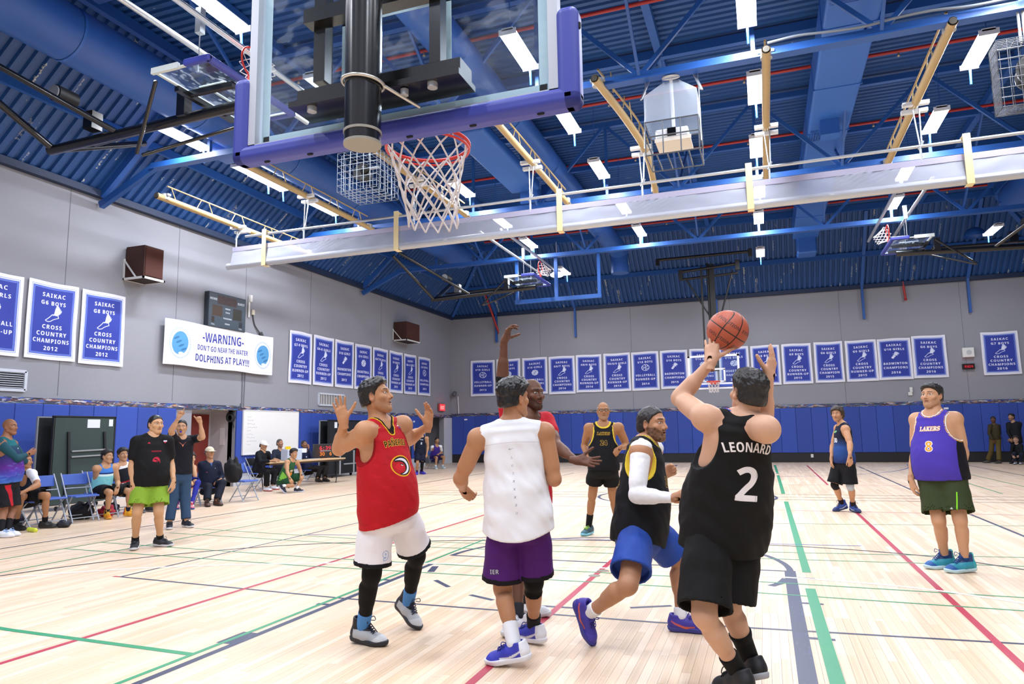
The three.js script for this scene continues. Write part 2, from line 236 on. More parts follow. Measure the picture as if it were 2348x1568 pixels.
struct('ceiling_slope_right', ribbed(V(XR, EAVE, ZB), V(-RUN, RISE, 0).normalize(), V(0, 0, 1), V(RISE, RUN, 0).normalize(), WZ, slopeReach(WZ), 0.24, 0.06), slopeMat);
struct('ceiling_slope_back', ribbed(V(XL, EAVE, ZB), V(0, RISE, RUN).normalize(), V(1, 0, 0), V(0, RUN, -RISE).normalize(), WX, slopeReach(WX), 0.2, 0.06), slopeMat);
struct('ceiling_slope_near', ribbed(V(XR, EAVE, ZN), V(0, RISE, -RUN).normalize(), V(-1, 0, 0), V(0, RUN, RISE).normalize(), WX, slopeReach(WX), 0.24, 0.06), slopeMat);
struct('roof_slab', [bx(WX + 1, 0.3, WZ + 1, (XL + XR) / 2, DECK + 0.35, cz), bx(0.3, 3.2, WZ + 1, XL - 0.4, EAVE + 1.5, cz), bx(0.3, 3.2, WZ + 1, XR + 0.4, EAVE + 1.5, cz), bx(WX + 1, 3.2, 0.3, (XL + XR) / 2, EAVE + 1.5, ZB - 0.4), bx(WX + 1, 3.2, 0.3, (XL + XR) / 2, EAVE + 1.5, ZN + 0.4)], M(0x303030, 0.9));
// eave, hip and mid-slope beams
const beams = [];
beams.push(bx(0.16, 0.16, WZ, XL + 0.08, EAVE + 0.02, cz), bx(0.16, 0.16, WZ, XR - 0.08, EAVE + 0.02, cz), bx(WX, 0.16, 0.16, (XL + XR) / 2, EAVE + 0.02, ZB + 0.08));
struct('trim_4', beams, M(0x16294a, 0.6));
const roofBeam = (geos) => { const o = struct('ceiling_beam', geos, steelMat, undefined); return o; };
{
  const m = RUN * 0.45, y = EAVE + RISE * 0.45 - 0.1;
  roofBeam([bx(0.1, 0.2, WZ - 2 * m, XL + m, y, cz)]); roofBeam([bx(0.1, 0.2, WZ - 2 * m, XR - m, y, cz)]); roofBeam([bx(WX - 2 * m, 0.2, 0.1, (XL + XR) / 2, y, ZB + m)]);
  roofBeam([bx(0.14, 0.24, WZ - 2 * RUN, XL + RUN, DECK - 0.12, cz)]); roofBeam([bx(0.14, 0.24, WZ - 2 * RUN, XR - RUN, DECK - 0.12, cz)]); roofBeam([bx(WX - 2 * RUN, 0.24, 0.14, (XL + XR) / 2, DECK - 0.12, ZB + RUN)]);
  roofBeam([bar([XL, EAVE, ZB], [XL + RUN, DECK - 0.1, ZB + RUN], 0.16, 0.2)]); roofBeam([bar([XR, EAVE, ZB], [XR - RUN, DECK - 0.1, ZB + RUN], 0.16, 0.2)]);
  for (const x of [-12.2, -8.2, 4.1, 7.9]) { roofBeam([bar([x, 5.85, ZB + 0.08], [x, 7.3, ZB + 0.12], 0.09, 0.12), bar([x, 7.3, ZB + 0.14], [x, DECK - 0.2, ZB + RUN - 0.1], 0.12, 0.2)]); }
  roofBeam([bar([-1.75, 5.6, ZB + 0.06], [-1.75, 7.3, ZB + 0.1], 0.12, 0.1)]);
  for (const z of [-11.9, -18.1, -23.5]) roofBeam([bar([XL + 0.1, EAVE, z], [XL + RUN, DECK - 0.15, z], 0.14, 0.2)]);
}
// ---------- roof trusses, lamps, ducts, pipes ----------
const LX = [-11.4, -7.58, -3.66, 0.17, 4.0, 7.85], CH = 7.68, TOPC = 9.72;
const trussNames = { '-6': 'blue roof truss nearest the camera', '-11.9': 'blue roof truss carrying the projector cage', '-18.1': 'blue roof truss just beyond the curtain roll', '-23.5': 'blue roof truss furthest down the hall' };
for (const z of [-6, -11.9, -18.1, -23.5]) {
  const t = thing('roof_truss', trussNames[z] + ', light falling on its lower chord', 'truss', null);
  mesh('bottom_chord', [bx(22.6, 0.03, 0.2, -1.75, CH - 0.06, z), bx(22.6, 0.14, 0.03, -1.75, CH, z - 0.05), bx(22.6, 0.14, 0.03, -1.75, CH, z + 0.05)], steelLight, t);
  mesh('top_chord', [bx(20, 0.14, 0.14, -1.7, TOPC, z)], steelMat, t);
  for (const s of [-1, 1]) mesh('end_brace', [bar([-1.75 + s * 11.2, CH, z], [-1.75 + s * 12.85, EAVE - 0.25, z], 0.12, 0.16)], steelLight, t);
  for (const x of LX) mesh('vertical', [bx(0.07, TOPC - CH, 0.07, x, (TOPC + CH) / 2, z)], steelMat, t);
  for (let k = -5; k <= 4; k++) { const x = -1.75 + k * 1.93, odd = ((k % 2) + 2) % 2; mesh('diagonal', [bar([x, odd ? TOPC : CH, z + 0.03], [x + 1.93, odd ? CH : TOPC, z + 0.03], 0.06, 0.08)], steelMat, t); }
}
// joists that tie the trusses together along the hall
for (const x of [-9.5, -5.6, -1.75, 2.1, 5.9]) { const o = struct('roof_joist', [bx(0.16, 0.2, 26, x, 9.78, -16), ...[-8.9, -15, -20.8].flatMap((z) => [bar([x, 9.7, z], [x, CH, z - 2.9], 0.05, 0.06), bar([x, 9.7, z], [x, CH, z + 2.9], 0.05, 0.06)])], steelMat); o.name = numbered('roof_joist'); }
for (const z of [-9, -15, -21]) struct('ceiling_beam', [bx(19.6, 0.2, 0.14, -1.7, 9.75, z)], steelMat);
const redMat = M(0xa8231f, 0.4);
const pipeNames = ['nearest the camera, over the glass backboard', 'second from the camera, above the projector cage', 'third from the camera, before the curtain roll', 'just beyond the curtain roll', 'above the far blue truss', 'nearest the far wall'];
[-8.9, -12.63, -16.4, -20.2, -23.9, -27.2].forEach((z, i) => {
  const t = thing('sprinkler_pipe', 'red sprinkler pipe under the blue deck, ' + pipeNames[i], 'pipe');
  mesh('pipe', [tube([-10.9, 9.55, z], [7.6, 9.55, z], 0.04, 10)], redMat, t);
  for (let x = -9.6; x < 7; x += 3.2) mesh('sprinkler_head', [tube([x, 9.55, z], [x, 9.44, z], 0.018, 8), new THREE.CylinderGeometry(0.035, 0.02, 0.02, 10).translate(x, 9.43, z)], M(0xb8a890, 0.4, 0.6), t);
});
tag(mesh('sprinkler_drop', [tube([-12.45, 8.2, ZB + 1.0], [-12.1, 6.4, ZB + 0.15], 0.05), tube([-12.1, 6.4, ZB + 0.15], [-12.08, 6.25, ZB + 0.15], 0.03)], redMat), 'red pipe slanting down the far wall beside a blue bracket', 'pipe');
tag(mesh('sprinkler_stub', [tube([5.62, 7.3, ZB + 0.12], [5.67, 6.6, ZB + 0.12], 0.045), new THREE.SphereGeometry(0.06, 10, 8).translate(5.67, 6.56, ZB + 0.12)], redMat), 'short red pipe stub with white tip high on the far wall', 'pipe');

const lensMat = new THREE.MeshStandardMaterial({ color: 0xffffff, emissive: 0xf3f7ff, emissiveIntensity: LAMP_GLOW, roughness: 0.4 });
const lampBody = M(0xe9edf2, 0.5);
const lensG = new RoundedBoxGeometry(0.3, 0.07, 1.24, 2, 0.03), bodyG = bx(0.2, 0.05, 1.28, 0, 0.055, 0), capG = bx(0.31, 0.1, 0.02);
const lamps = [ // x, z of the middle, row name
  ['first row, over the glass backboard', -8.1, [-7.76]], ['row above the near baseline', -4.6, [-7.6, -3.7, 0.1, 4.0, 7.8]], ['row behind the near hoop', -1.4, [-7.6, -3.7, 0.1, 4.0, 7.8]], ['row by the near wall', 1.4, [-7.6, -3.7, 0.1, 4.0, 7.8]], ['row at the projector truss', -11.0, [-7.63, -3.7, 0.1, 4.0]], ['row between projector truss and curtain', -14.0, [-11.97, -3.65, 0.2, 4.0]],
  ['row at the truss beyond the curtain', -17.05, [-11.93, -7.5, -3.64, 0.18, 3.92]], ['row seen through the curtain mesh', -20.3, [-7.55, -3.65, 0.23, 3.88]], ['row at the furthest truss', -23.05, [-7.55, -3.62, 0.18, 4.05]], ['last row before the far wall', -27.8, [-7.6, 0.2, 7.8]],
  ['near row at the left slope', -11.7, [-11.94]], ['middle of the hall at the left slope', -14.65, [-12.0]]];
const lampPlace = { '-11.9': 'by the left slope', '-12': 'by the left slope', '-7.6': 'over the left sideline', '-7.5': 'over the left sideline', '-7.8': 'over the left sideline', '-3.7': 'left of the middle', '-3.6': 'left of the middle', '0.1': 'right of the middle', '0.2': 'right of the middle', '4': 'over the right sideline', '3.9': 'over the right sideline', '4.1': 'over the right sideline', '7.8': 'by the right slope', '-12.0': 'by the left slope' };
const lampDone = new Set();
for (const [row, z, xs] of lamps) for (const x of xs) {
  const key = x.toFixed(1) + z.toFixed(0); if (lampDone.has(key)) continue; lampDone.add(key);
  const k = String(Math.round(x * 10) / 10);
  const t = thing('ceiling_light', 'ceiling lamp, ' + row + ', ' + (lampPlace[k] ?? 'over the court'), 'ceiling light', null, [x, 8.1, z]);
  const l = new THREE.Mesh(lensG, lensMat); l.name = 'lamp_lens'; t.add(l);
  mesh('lamp_body', [bodyG.clone()], lampBody, t); for (const s of [-1, 1]) mesh('end_cap', [capG.clone().translate(0, 0.01, s * 0.63)], lampBody, t);
  mesh('lamp_post', [tube([0, -0.02, -0.58], [0, -0.34, -0.62], 0.022, 8), tube([0, 0.06, 0.5], [0, 1.5, 0.5], 0.008, 6)], steelLight, t);
  const a = new THREE.RectAreaLight(0xf4f7ff, LAMP_POWER, 0.28, 1.2); a.position.set(x, 8.1 - 0.045, z); a.rotation.x = -Math.PI / 2; a.name = 'ceiling_lamp_light'; scene.add(a);
}
// round high-bay lamps between the rows
const bayMat = new THREE.MeshStandardMaterial({ color: 0xffffff, emissive: 0xf6fbff, emissiveIntensity: LAMP_GLOW, roughness: 0.4 });
for (const [x, y, z, lab] of [[5.15, 8.3, -13.6, 'round glaring high-bay lamp beside the right tan beam'], [-7.2, 7.4, -25.4, 'oval lamp above the hanging blue frame']]) {
  const t = thing('high_bay_lamp', lab, 'ceiling light', null, [x, y, z]);
  mesh('lamp_lens', [new THREE.SphereGeometry(0.26, 20, 10).scale(1, 0.35, 1)], bayMat, t); mesh('lamp_housing', [new THREE.CylinderGeometry(0.12, 0.2, 0.12, 16).translate(0, 0.13, 0), tube([0, 0.15, 0], [0, 1.3, 0], 0.012, 6)], lampBody, t);
  const a = new THREE.RectAreaLight(0xf4f7ff, LAMP_POWER, 0.4, 0.4); a.position.set(x, y - 0.1, z); a.rotation.x = -Math.PI / 2; scene.add(a); a.name = 'high_bay_lamp_light';
}
{ // dome lamp at the right slope
  const t = thing('dome_lamp', 'blue dome-shaped hood lamp hanging by the right far slope', 'ceiling light', null, [7.6, 8.25, -29.2]);
  mesh('lamp_hood', [new THREE.SphereGeometry(0.36, 20, 10, 0, 6.3, 0, 1.57), tube([0, 0.3, 0], [0, 1, 0], 0.02)], steelLight, t);
}
// ventilation ducts
const ductMat = M(0x2a5aa8, 0.42, 0.0), ductRect = M(0x2d63b5, 0.45);
function roundDuct(lab, x, y, r, z0, z1, down) {
  const t = thing('air_duct', lab, 'duct');
  mesh('duct_pipe', [new THREE.CylinderGeometry(r, r, z0 - z1, 28, 1, true).rotateX(Math.PI / 2).translate(x, y, (z0 + z1) / 2)], ductMat, t);
  for (let z = z0 - 1.6; z > z1; z -= 3) mesh('duct_band', [new THREE.CylinderGeometry(r + 0.012, r + 0.012, 0.05, 28, 1, true).rotateX(Math.PI / 2).translate(x, y, z)], ductRect, t);
  mesh('duct_end', [new THREE.SphereGeometry(r, 28, 14).translate(x, y, z1), new THREE.CylinderGeometry(r * 0.92, r * 0.98, down, 28).translate(x, y - down / 2, z1)], ductMat, t);
  for (const z of [-12.6, -18.6]) mesh('duct_outlet', [bx(0.5, 0.32, 0.5, x - r * 0.7, y - r * 0.9, z)], ductMat, t);
}
roundDuct('wide round blue duct along the left slope', -11.15, 8.5, 0.5, ZN - 0.4, -25.2, 0.2);
roundDuct('round blue duct behind the glass backboard, left of the middle', -5.1, 8.55, 0.36, ZN - 0.4, -27.2, 0.9);
roundDuct('round blue duct along the right slope', 7.8, 8.5, 0.5, ZN - 0.4, -25.2, 0.2);
{
  const t = thing('rectangular_duct', 'flat-sided blue duct with square diffusers running down the hall', 'duct');
  mesh('duct_box', [rb(0.92, 0.66, 29.5, 0.06, 1.83, 8.83, -13.2)], ductRect, t);
  for (let z = -1; z > -27; z -= 2.4) mesh('duct_band', [bx(0.95, 0.69, 0.03, 1.83, 8.83, z)], ductRect, t);
  for (const z of [-11.9, -17.9]) { const geos = []; for (let k = 0; k < 5; k++) { const s = 0.6 - k * 0.11; for (const q of [-1, 1]) geos.push(bx(s, 0.012, 0.025, 1.75, 8.475 - k * 0.008, z + q * s / 2, 0), bx(0.025, 0.012, s, 1.75 + q * s / 2, 8.475 - k * 0.008, z)); } mesh('diffuser', geos, ductRect, t); }
  mesh('duct_outlet', [bx(0.4, 0.36, 0.4, 1.8, 8.32, -17.2)], ductRect, t); mesh('duct_end', [rb(0.7, 1.0, 0.8, 0.08, 1.85, 8.4, -28.2)], ductRect, t);
  const u = thing('fabric_duct', 'short flat blue duct between the tan beam and the round duct', 'duct');
  mesh('duct_box', [rb(0.85, 0.3, 4.2, 0.08, -5.95, 8.25, -15.9)], ductRect, u); mesh('duct_end', [bx(0.5, 0.45, 0.5, -5.85, 8.0, -18.2)], ductRect, u);
}
// tan beams that carry the curtain, with their light trusses
const tan = M(0xb49a68, 0.5), galv = M(0xc4c9cc, 0.35, 0.7), galvDull = M(0xa9adb0, 0.5, 0.4), whiteMetal = M(0xdfe3e6, 0.45);
const beamSpots = [[-13.0, 7.02, -12.0, -18, 'nearest the left wall'], [-10.86, 7.6, -12.2, -18, 'second from the left wall'], [-7.7, 7.6, -12.5, -18, 'behind the net of the near hoop'], [-4.72, 7.6, -12.3, -18, 'beside the short flat duct'], [-2.35, 7.6, -11.5, -18, 'bowed, left of the projector cage'], [0.37, 7.6, -11.6, -18, 'right of the projector cage'], [3.08, 7.6, -11.8, -18.2, 'nearest the right side'], [6.3, 7.6, -11.8, -18.2, 'at the right end of the curtain']];
for (const [x, y, z0, z1, lab] of beamSpots) {
  const t = thing('curtain_beam', 'tan pipe beam holding up the divider curtain, ' + lab, 'beam');
  const bow = lab.startsWith('bowed') ? 0.22 : 0;
  mesh('beam_pipe', [pipe([[x - bow * 0.6, y, z0], [x + bow * 0.5, y, (z0 * 2 + z1) / 3], [x + bow, y - bow * 0.4, (z0 + z1) / 2], [x, y, z1]], 0.075, 24, 10)], tan, t);
  const up = [pipe([[x - bow * 0.6, y + 0.32, z0 - 0.3], [x + bow, y + 0.32, (z0 + z1) / 2], [x, y + 0.32, z1 + 0.3]], 0.02, 20, 6)];
  for (let k = 1; k < 10; k++) { const z = z0 + (z1 - z0) * k / 10, xx = x + bow * Math.sin(k / 10 * 3.1); up.push(tube([xx, y, z], [xx, y + 0.32, z + (k % 2 ? 0.18 : -0.18)], 0.012, 6)); }
  mesh('beam_lattice', up, tan, t);
  mesh('beam_clamp', [tube([x - bow * 0.6, y - 0.03, z0 - 0.25], [x - bow * 0.6, y + 0.1, z0 - 0.25], 0.1, 10), tube([x, y - 0.03, z1 + 0.2], [x, y + 0.1, z1 + 0.2], 0.1, 10), bx(0.26, 0.05, 0.1, x - bow * 0.6, y + 0.08, z0 - 0.25)], galvDull, t);
  mesh('beam_end', [tube([x - bow * 0.6, y, z0 + 0.02], [x - bow * 0.6, y, z0 - 0.02], 0.055, 12)], M(0x3a352c, 0.7), t);
}
// divider curtain rolled up across the hall
{
  const z = -14.65, x0 = -13.1, x1 = 8.6, bot = 5.93, top = 6.38, pipeY = 6.7;
  const t = thing('divider_curtain', 'grey mesh divider curtain rolled up on a long horizontal tube', 'curtain', null);
  mesh('roll_tube', [tube([x0 - 0.15, bot, z], [x1, bot, z], 0.085, 18)], M(0xb9bcc0, 0.42, 0.2), t);
  const pts = [], uv = [], idx = []; const nx = 260, ny = 10;
  for (let j = 0; j <= ny; j++) for (let i = 0; i <= nx; i++) {
    const a = i / nx, b = j / ny, x = x0 + (x1 - x0) * a, sag = 0.02 * Math.sin(a * 60) * (1 - b);
    const pk = Math.exp(-((((x + 12) % 4.04 + 4.04) % 4.04 - 1.9) ** 2) / 0.3);
    pts.push(x, bot + (top - bot) * b + pk * 0.03 * b - (1 - pk) * 0.02 * b, z + 0.09 * (1 - b) + 0.012 * noise.noise(x * 3, b * 2, 1) + 0.02 * pk * Math.sin((x + b) * 30) * b); uv.push(x, b * 0.5);
  }
  for (let j = 0; j < ny; j++) for (let i = 0; i < nx; i++) { const q = j * (nx + 1) + i; idx.push(q, q + 1, q + nx + 2, q, q + nx + 2, q + nx + 1); }
  const g = new THREE.BufferGeometry(); g.setAttribute('position', new THREE.Float32BufferAttribute(pts, 3)); g.setAttribute('uv', new THREE.Float32BufferAttribute(uv, 2)); g.setIndex(idx); g.computeVertexNormals();
  const meshA = grain(64, 64, (x, y) => (x % 4 < 3 && y % 4 < 3 ? 0.62 : 1)); meshA.repeat.set(8, 8);
  mesh('curtain_mesh', g, M(0xb4b8c6, 0.6, 0, { alphaMap: meshA, transparent: true, opacity: 0.78 }), t);
  mesh('curtain_hem', [bx(x1 - x0, 0.12, 0.012, (x0 + x1) / 2, top + 0.0, z + 0.012)], M(0xa9a6bd, 0.6), t);
  mesh('top_pipe', [tube([x0 + 0.4, pipeY, z], [x1, pipeY, z], 0.032, 10)], galv, t);
  [-12.02, -8.13, -4.03, -0.02, 3.82, 7.6].forEach((x) => mesh('strap', [rb(0.13, pipeY - bot + 0.2, 0.012, 0.005, x, (pipeY + bot) / 2, z + 0.1), rb(0.13, 0.012, 0.2, 0.005, x, bot - 0.095, z), rb(0.13, 0.012, 0.2, 0.005, x, pipeY + 0.07, z)], M(0xe2cf9d, 0.6), t));
  [[-13.0, 7.02], [-10.86, 7.6], [-7.7, 7.6], [-4.74, 7.6], [-2.2, 7.55], [0.37, 7.6], [3.08, 7.6], [6.3, 7.6]].forEach(([x, y]) => {
    mesh('hanger', [tube([x - 0.05, y - 0.1, z - 0.1], [x, pipeY, z], 0.014, 6), tube([x + 0.06, y - 0.1, z - 0.1], [x + 0.03, pipeY, z], 0.014, 6), tube([x, pipeY, z], [x, top, z], 0.022, 6), tube([x - 0.02, pipeY - 0.06, z], [x + 0.05, pipeY + 0.1, z], 0.03, 6)], galv, t);
    mesh('hanger_clamp', [bx(0.46, 0.07, 0.1, x, y - 0.1, z - 0.22), bx(0.46, 0.07, 0.1, x, y - 0.02, z - 0.05), bx(0.06, 0.14, 0.2, x, y, z - 0.14)], whiteMetal, t);
  });
}
// ---------- basketball hoops ----------
const padBlue = M(0x39429d, 0.45), black = M(0x0c0c0d, 0.25, 0, { clearcoat: 0.4, clearcoatRoughness: 0.2 }), blackDull = M(0x151515, 0.5), frameGrey = M(0xb8bcc4, 0.4, 0.3), boardWhite = M(0xcfd8d6, 0.5), rimRed = M(0xc2271f, 0.4), netMat = M(0xd8d2cf, 0.9);
const smudge = grain(256, 256, (x, y) => { let v = 0; for (let k = 1; k < 5; k++) v += noise.noise(x / 40 * k, y / 40 * k, k * 3) / k; return v > 0.32 ? 0.42 : v > 0.22 ? 0.25 : 0.12; });
const glass = M(0xf4fbff, 0.06, 0, { transmission: 1, thickness: 0, ior: 1.4, roughnessMap: smudge }); glass.roughness = 0.5;
function netGeo(r0, r1, h, rows, n, rad, bend = () => V(0, 0, 0)) { // knotted cords in diamonds, wider at the rim
  const gs = [], at = (i, j) => { const a = (i + (j % 2) * 0.5) / n * 2 * Math.PI, t = j / rows, r = r0 + (r1 - r0) * Math.pow(t, 0.75) + (t > 0.8 ? (t - 0.8) * 0.08 : 0); return V(Math.cos(a) * r, -h * t, Math.sin(a) * r).add(bend(t, a)); };
  for (let j = 0; j < rows; j++) for (let i = 0; i < n; i++) { const a = at(i, j), b = at(i, j + 1), c = at(i - (j % 2 ? -1 : 1), j + 1); for (const q of [b, c]) { const m = a.clone().lerp(q, 0.5); m.multiplyScalar(1).add(V(m.x, 0, m.z).normalize().multiplyScalar(0.006 * (rnd() - 0.3))); gs.push(tube(a.toArray(), m.toArray(), rad, 5), tube(m.toArray(), q.toArray(), rad, 5)); } }
  return gs;
}
function uPad(w, d, th, side, x, y, z) { // padding under and up both sides of a backboard
  return [rb(w + 0.16, 0.11, th, 0.035, x, y - 0.045, z, 3), rb(0.1, side, th, 0.035, x - w / 2 - 0.03, y + side / 2 - 0.1, z, 3), rb(0.1, side, th, 0.035, x + w / 2 + 0.03, y + side / 2 - 0.1, z, 3)];
}
{ // the near hoop, seen from behind
  const t = thing('basketball_hoop', 'large glass backboard with blue edge padding seen from behind, close to the camera', 'basketball hoop', null, [-1.72, 3.03, -3.05]);
  mesh('glass_board', [bx(1.72, 1.05, 0.012, 0, 0.54, 0)], glass, t);
  mesh('painted_border', [bx(0.05, 1.08, 0.003, -0.815, 0.54, -0.008), bx(0.05, 1.08, 0.003, 0.815, 0.54, -0.008), bx(1.66, 0.05, 0.003, 0, 0.03, -0.008), bx(1.66, 0.05, 0.003, 0, 1.05, -0.008)], boardWhite, t);
  mesh('target_square', [bx(0.05, 0.5, 0.003, -0.3, 0.4, -0.008), bx(0.05, 0.5, 0.003, 0.3, 0.4, -0.008), bx(0.65, 0.05, 0.003, 0, 0.63, -0.008), bx(0.65, 0.05, 0.003, 0, 0.15, -0.008)], boardWhite, t);
  mesh('board_frame', [bx(0.05, 1.1, 0.06, -0.875, 0.54, 0.01), bx(0.05, 1.1, 0.06, 0.875, 0.54, 0.01), bx(1.8, 0.04, 0.06, 0, -0.02, 0.01), bx(1.8, 0.04, 0.06, 0, 1.1, 0.01)], frameGrey, t);
  const p = mesh('edge_padding', [rb(2.0, 0.1, 0.12, 0.04, 0, -0.05, 0, 4), rb(0.11, 0.5, 0.12, 0.04, -0.945, 0.15, 0, 4), rb(0.11, 0.5, 0.12, 0.04, 0.945, 0.15, 0, 4)], padBlue, t);
  for (const x of [-0.78, -0.5, 0.1, 0.45, 0.8]) mesh('bolt_slot', [new THREE.CapsuleGeometry(0.009, 0.02, 4, 8).rotateZ(1.57).translate(x, -0.1, 0.015)], M(0x101018, 0.8), p);
  mesh('bolt_slot', [new THREE.CapsuleGeometry(0.009, 0.02, 4, 8).translate(1.0, 0.3, 0.02)], M(0x101018, 0.8), p);
  mesh('back_frame', [bx(0.07, 0.9, 0.07, -0.37, 0.68, 0.1), bx(0.06, 0.9, 0.07, 0.3, 0.65, 0.1), bx(0.84, 0.08, 0.08, -0.02, 0.58, 0.14), bx(0.92, 0.09, 0.14, 0, 0.12, 0.12), bx(0.95, 0.03, 0.2, 0, 0.07, 0.14), bx(0.75, 0.12, 0.06, 0, 0.15, 0.06), bar([0.1, 0.62, 0.3], [0.36, 0.9, 0.1], 0.07, 0.05)], black, t);
  mesh('support_tube', [new THREE.CylinderGeometry(0.086, 0.086, 1.7, 36).translate(0.02, 0.6, 0.33)], black, t);
  mesh('tube_cap', [new THREE.CylinderGeometry(0.088, 0.088, 0.012, 36).translate(0.02, -0.255, 0.33), new THREE.CylinderGeometry(0.0895, 0.0895, 0.012, 36).translate(0.02, -0.2, 0.33)], M(0x8d8a80, 0.5), t);
  mesh('tube_ring', [new THREE.TorusGeometry(0.098, 0.008, 10, 40).rotateX(Math.PI / 2).rotateZ(-0.1).translate(0.02, 0.045, 0.33), tube([0.11, 0.035, 0.3], [0.2, 0.0, 0.1], 0.008)], M(0xc9c5bc, 0.3, 0.7), t);
  mesh('bolt', [tube([0.17, 0.02, 0.2], [0.17, 0.05, 0.2], 0.02), tube([-0.36, 0.06, 0.2], [-0.36, 0.03, 0.2], 0.025), tube([0.32, 0.06, 0.2], [0.32, 0.03, 0.2], 0.025)], galvDull, t);
  const r = thing('rim', 'orange-red steel rim with white cord net of the near hoop', 'hoop rim', null, [-1.72, 3.06, -3.44]);
  mesh('rim_ring', [new THREE.TorusGeometry(0.235, 0.011, 12, 48).rotateX(Math.PI / 2), new THREE.TorusGeometry(0.235, 0.007, 8, 48).rotateX(Math.PI / 2).translate(0, -0.028, 0), bx(0.26, 0.03, 0.14, 0, -0.03, 0.27), bx(0.2, 0.12, 0.02, 0, -0.06, 0.35)], rimRed, r);
  mesh('net', netGeo(0.235, 0.125, 0.47, 7, 12, 0.0052, (tt) => V(0.02 * tt * tt, 0, -0.03 * tt)), netMat, r);
}
{ // the far hoop on its mast
  const t = thing('basketball_hoop', 'small far hoop with white-edged board hanging before the wall banners', 'basketball hoop', null, [-1.78, 3.05, -28.3]);
  mesh('glass_board', [bx(1.8, 1.07, 0.02, 0, 0.7, 0)], glass, t);
  const e = M(0xeff2f6, 0.5); mesh('painted_border', [bx(0.08, 1.15, 0.03, -0.93, 0.68, 0.02), bx(0.08, 1.15, 0.03, 0.93, 0.68, 0.02), bx(1.94, 0.08, 0.03, 0, 1.22, 0.02), bx(1.94, 0.06, 0.03, 0, 0.14, 0.02)], e, t);
  mesh('target_square', [bx(0.07, 0.5, 0.02, -0.4, 0.45, 0.03), bx(0.07, 0.5, 0.02, 0.4, 0.45, 0.03), bx(0.87, 0.07, 0.02, 0, 0.7, 0.03), bx(0.87, 0.05, 0.02, 0, 0.22, 0.03)], e, t);
  mesh('edge_padding', [rb(2.0, 0.1, 0.1, 0.03, 0, 0.05, 0.02)], M(0x3451b4, 0.5), t); mesh('lower_bar', [bx(1.95, 0.06, 0.05, 0, -0.04, 0.03)], e, t);
  mesh('mast', [bx(0.07, 3.7, 0.08, -0.3, 3.05, -0.25), bx(0.2, 4.3, 0.12, 0.1, 2.8, -0.3), tube([-0.05, 1.2, -0.3], [-0.05, 5, -0.3], 0.05)], blackDull, t);
  mesh('mast_brace', [tube([-0.9, 4.4, -0.3], [0.2, 2.4, -0.3], 0.035), tube([0.9, 4.6, -0.3], [0.3, 2.6, -0.3], 0.035)], blackDull, t);
  mesh('mast_frame', [tube([-2.05, 5.3, -0.2], [1.6, 5.3, -0.2], 0.06), tube([-1.15, 4.72, -0.2], [1.1, 4.85, -0.2], 0.06), tube([-1.15, 4.42, -0.3], [1.1, 4.5, -0.3], 0.05), bx(0.14, 0.25, 0.14, -2, 5.2, -0.2), bx(0.16, 0.3, 0.16, 1.6, 5.25, -0.2), bx(0.16, 0.4, 0.16, -1.1, 4.6, -0.2), bx(0.16, 0.4, 0.16, 1.1, 4.8, -0.2)], blackDull, t);
  const m2 = thing('rim', 'far orange-red rim with white net, seen past the shooter\'s raised arm', 'hoop rim', null, [-1.78, 3.24, -27.85]);
  mesh('rim_ring', [new THREE.TorusGeometry(0.24, 0.02, 10, 32).rotateX(Math.PI / 2), bx(0.3, 0.08, 0.2, 0, -0.04, -0.3)], M(0xd23b28, 0.4), m2); mesh('net', netGeo(0.24, 0.16, 0.42, 5, 10, 0.008), netMat, m2);
}
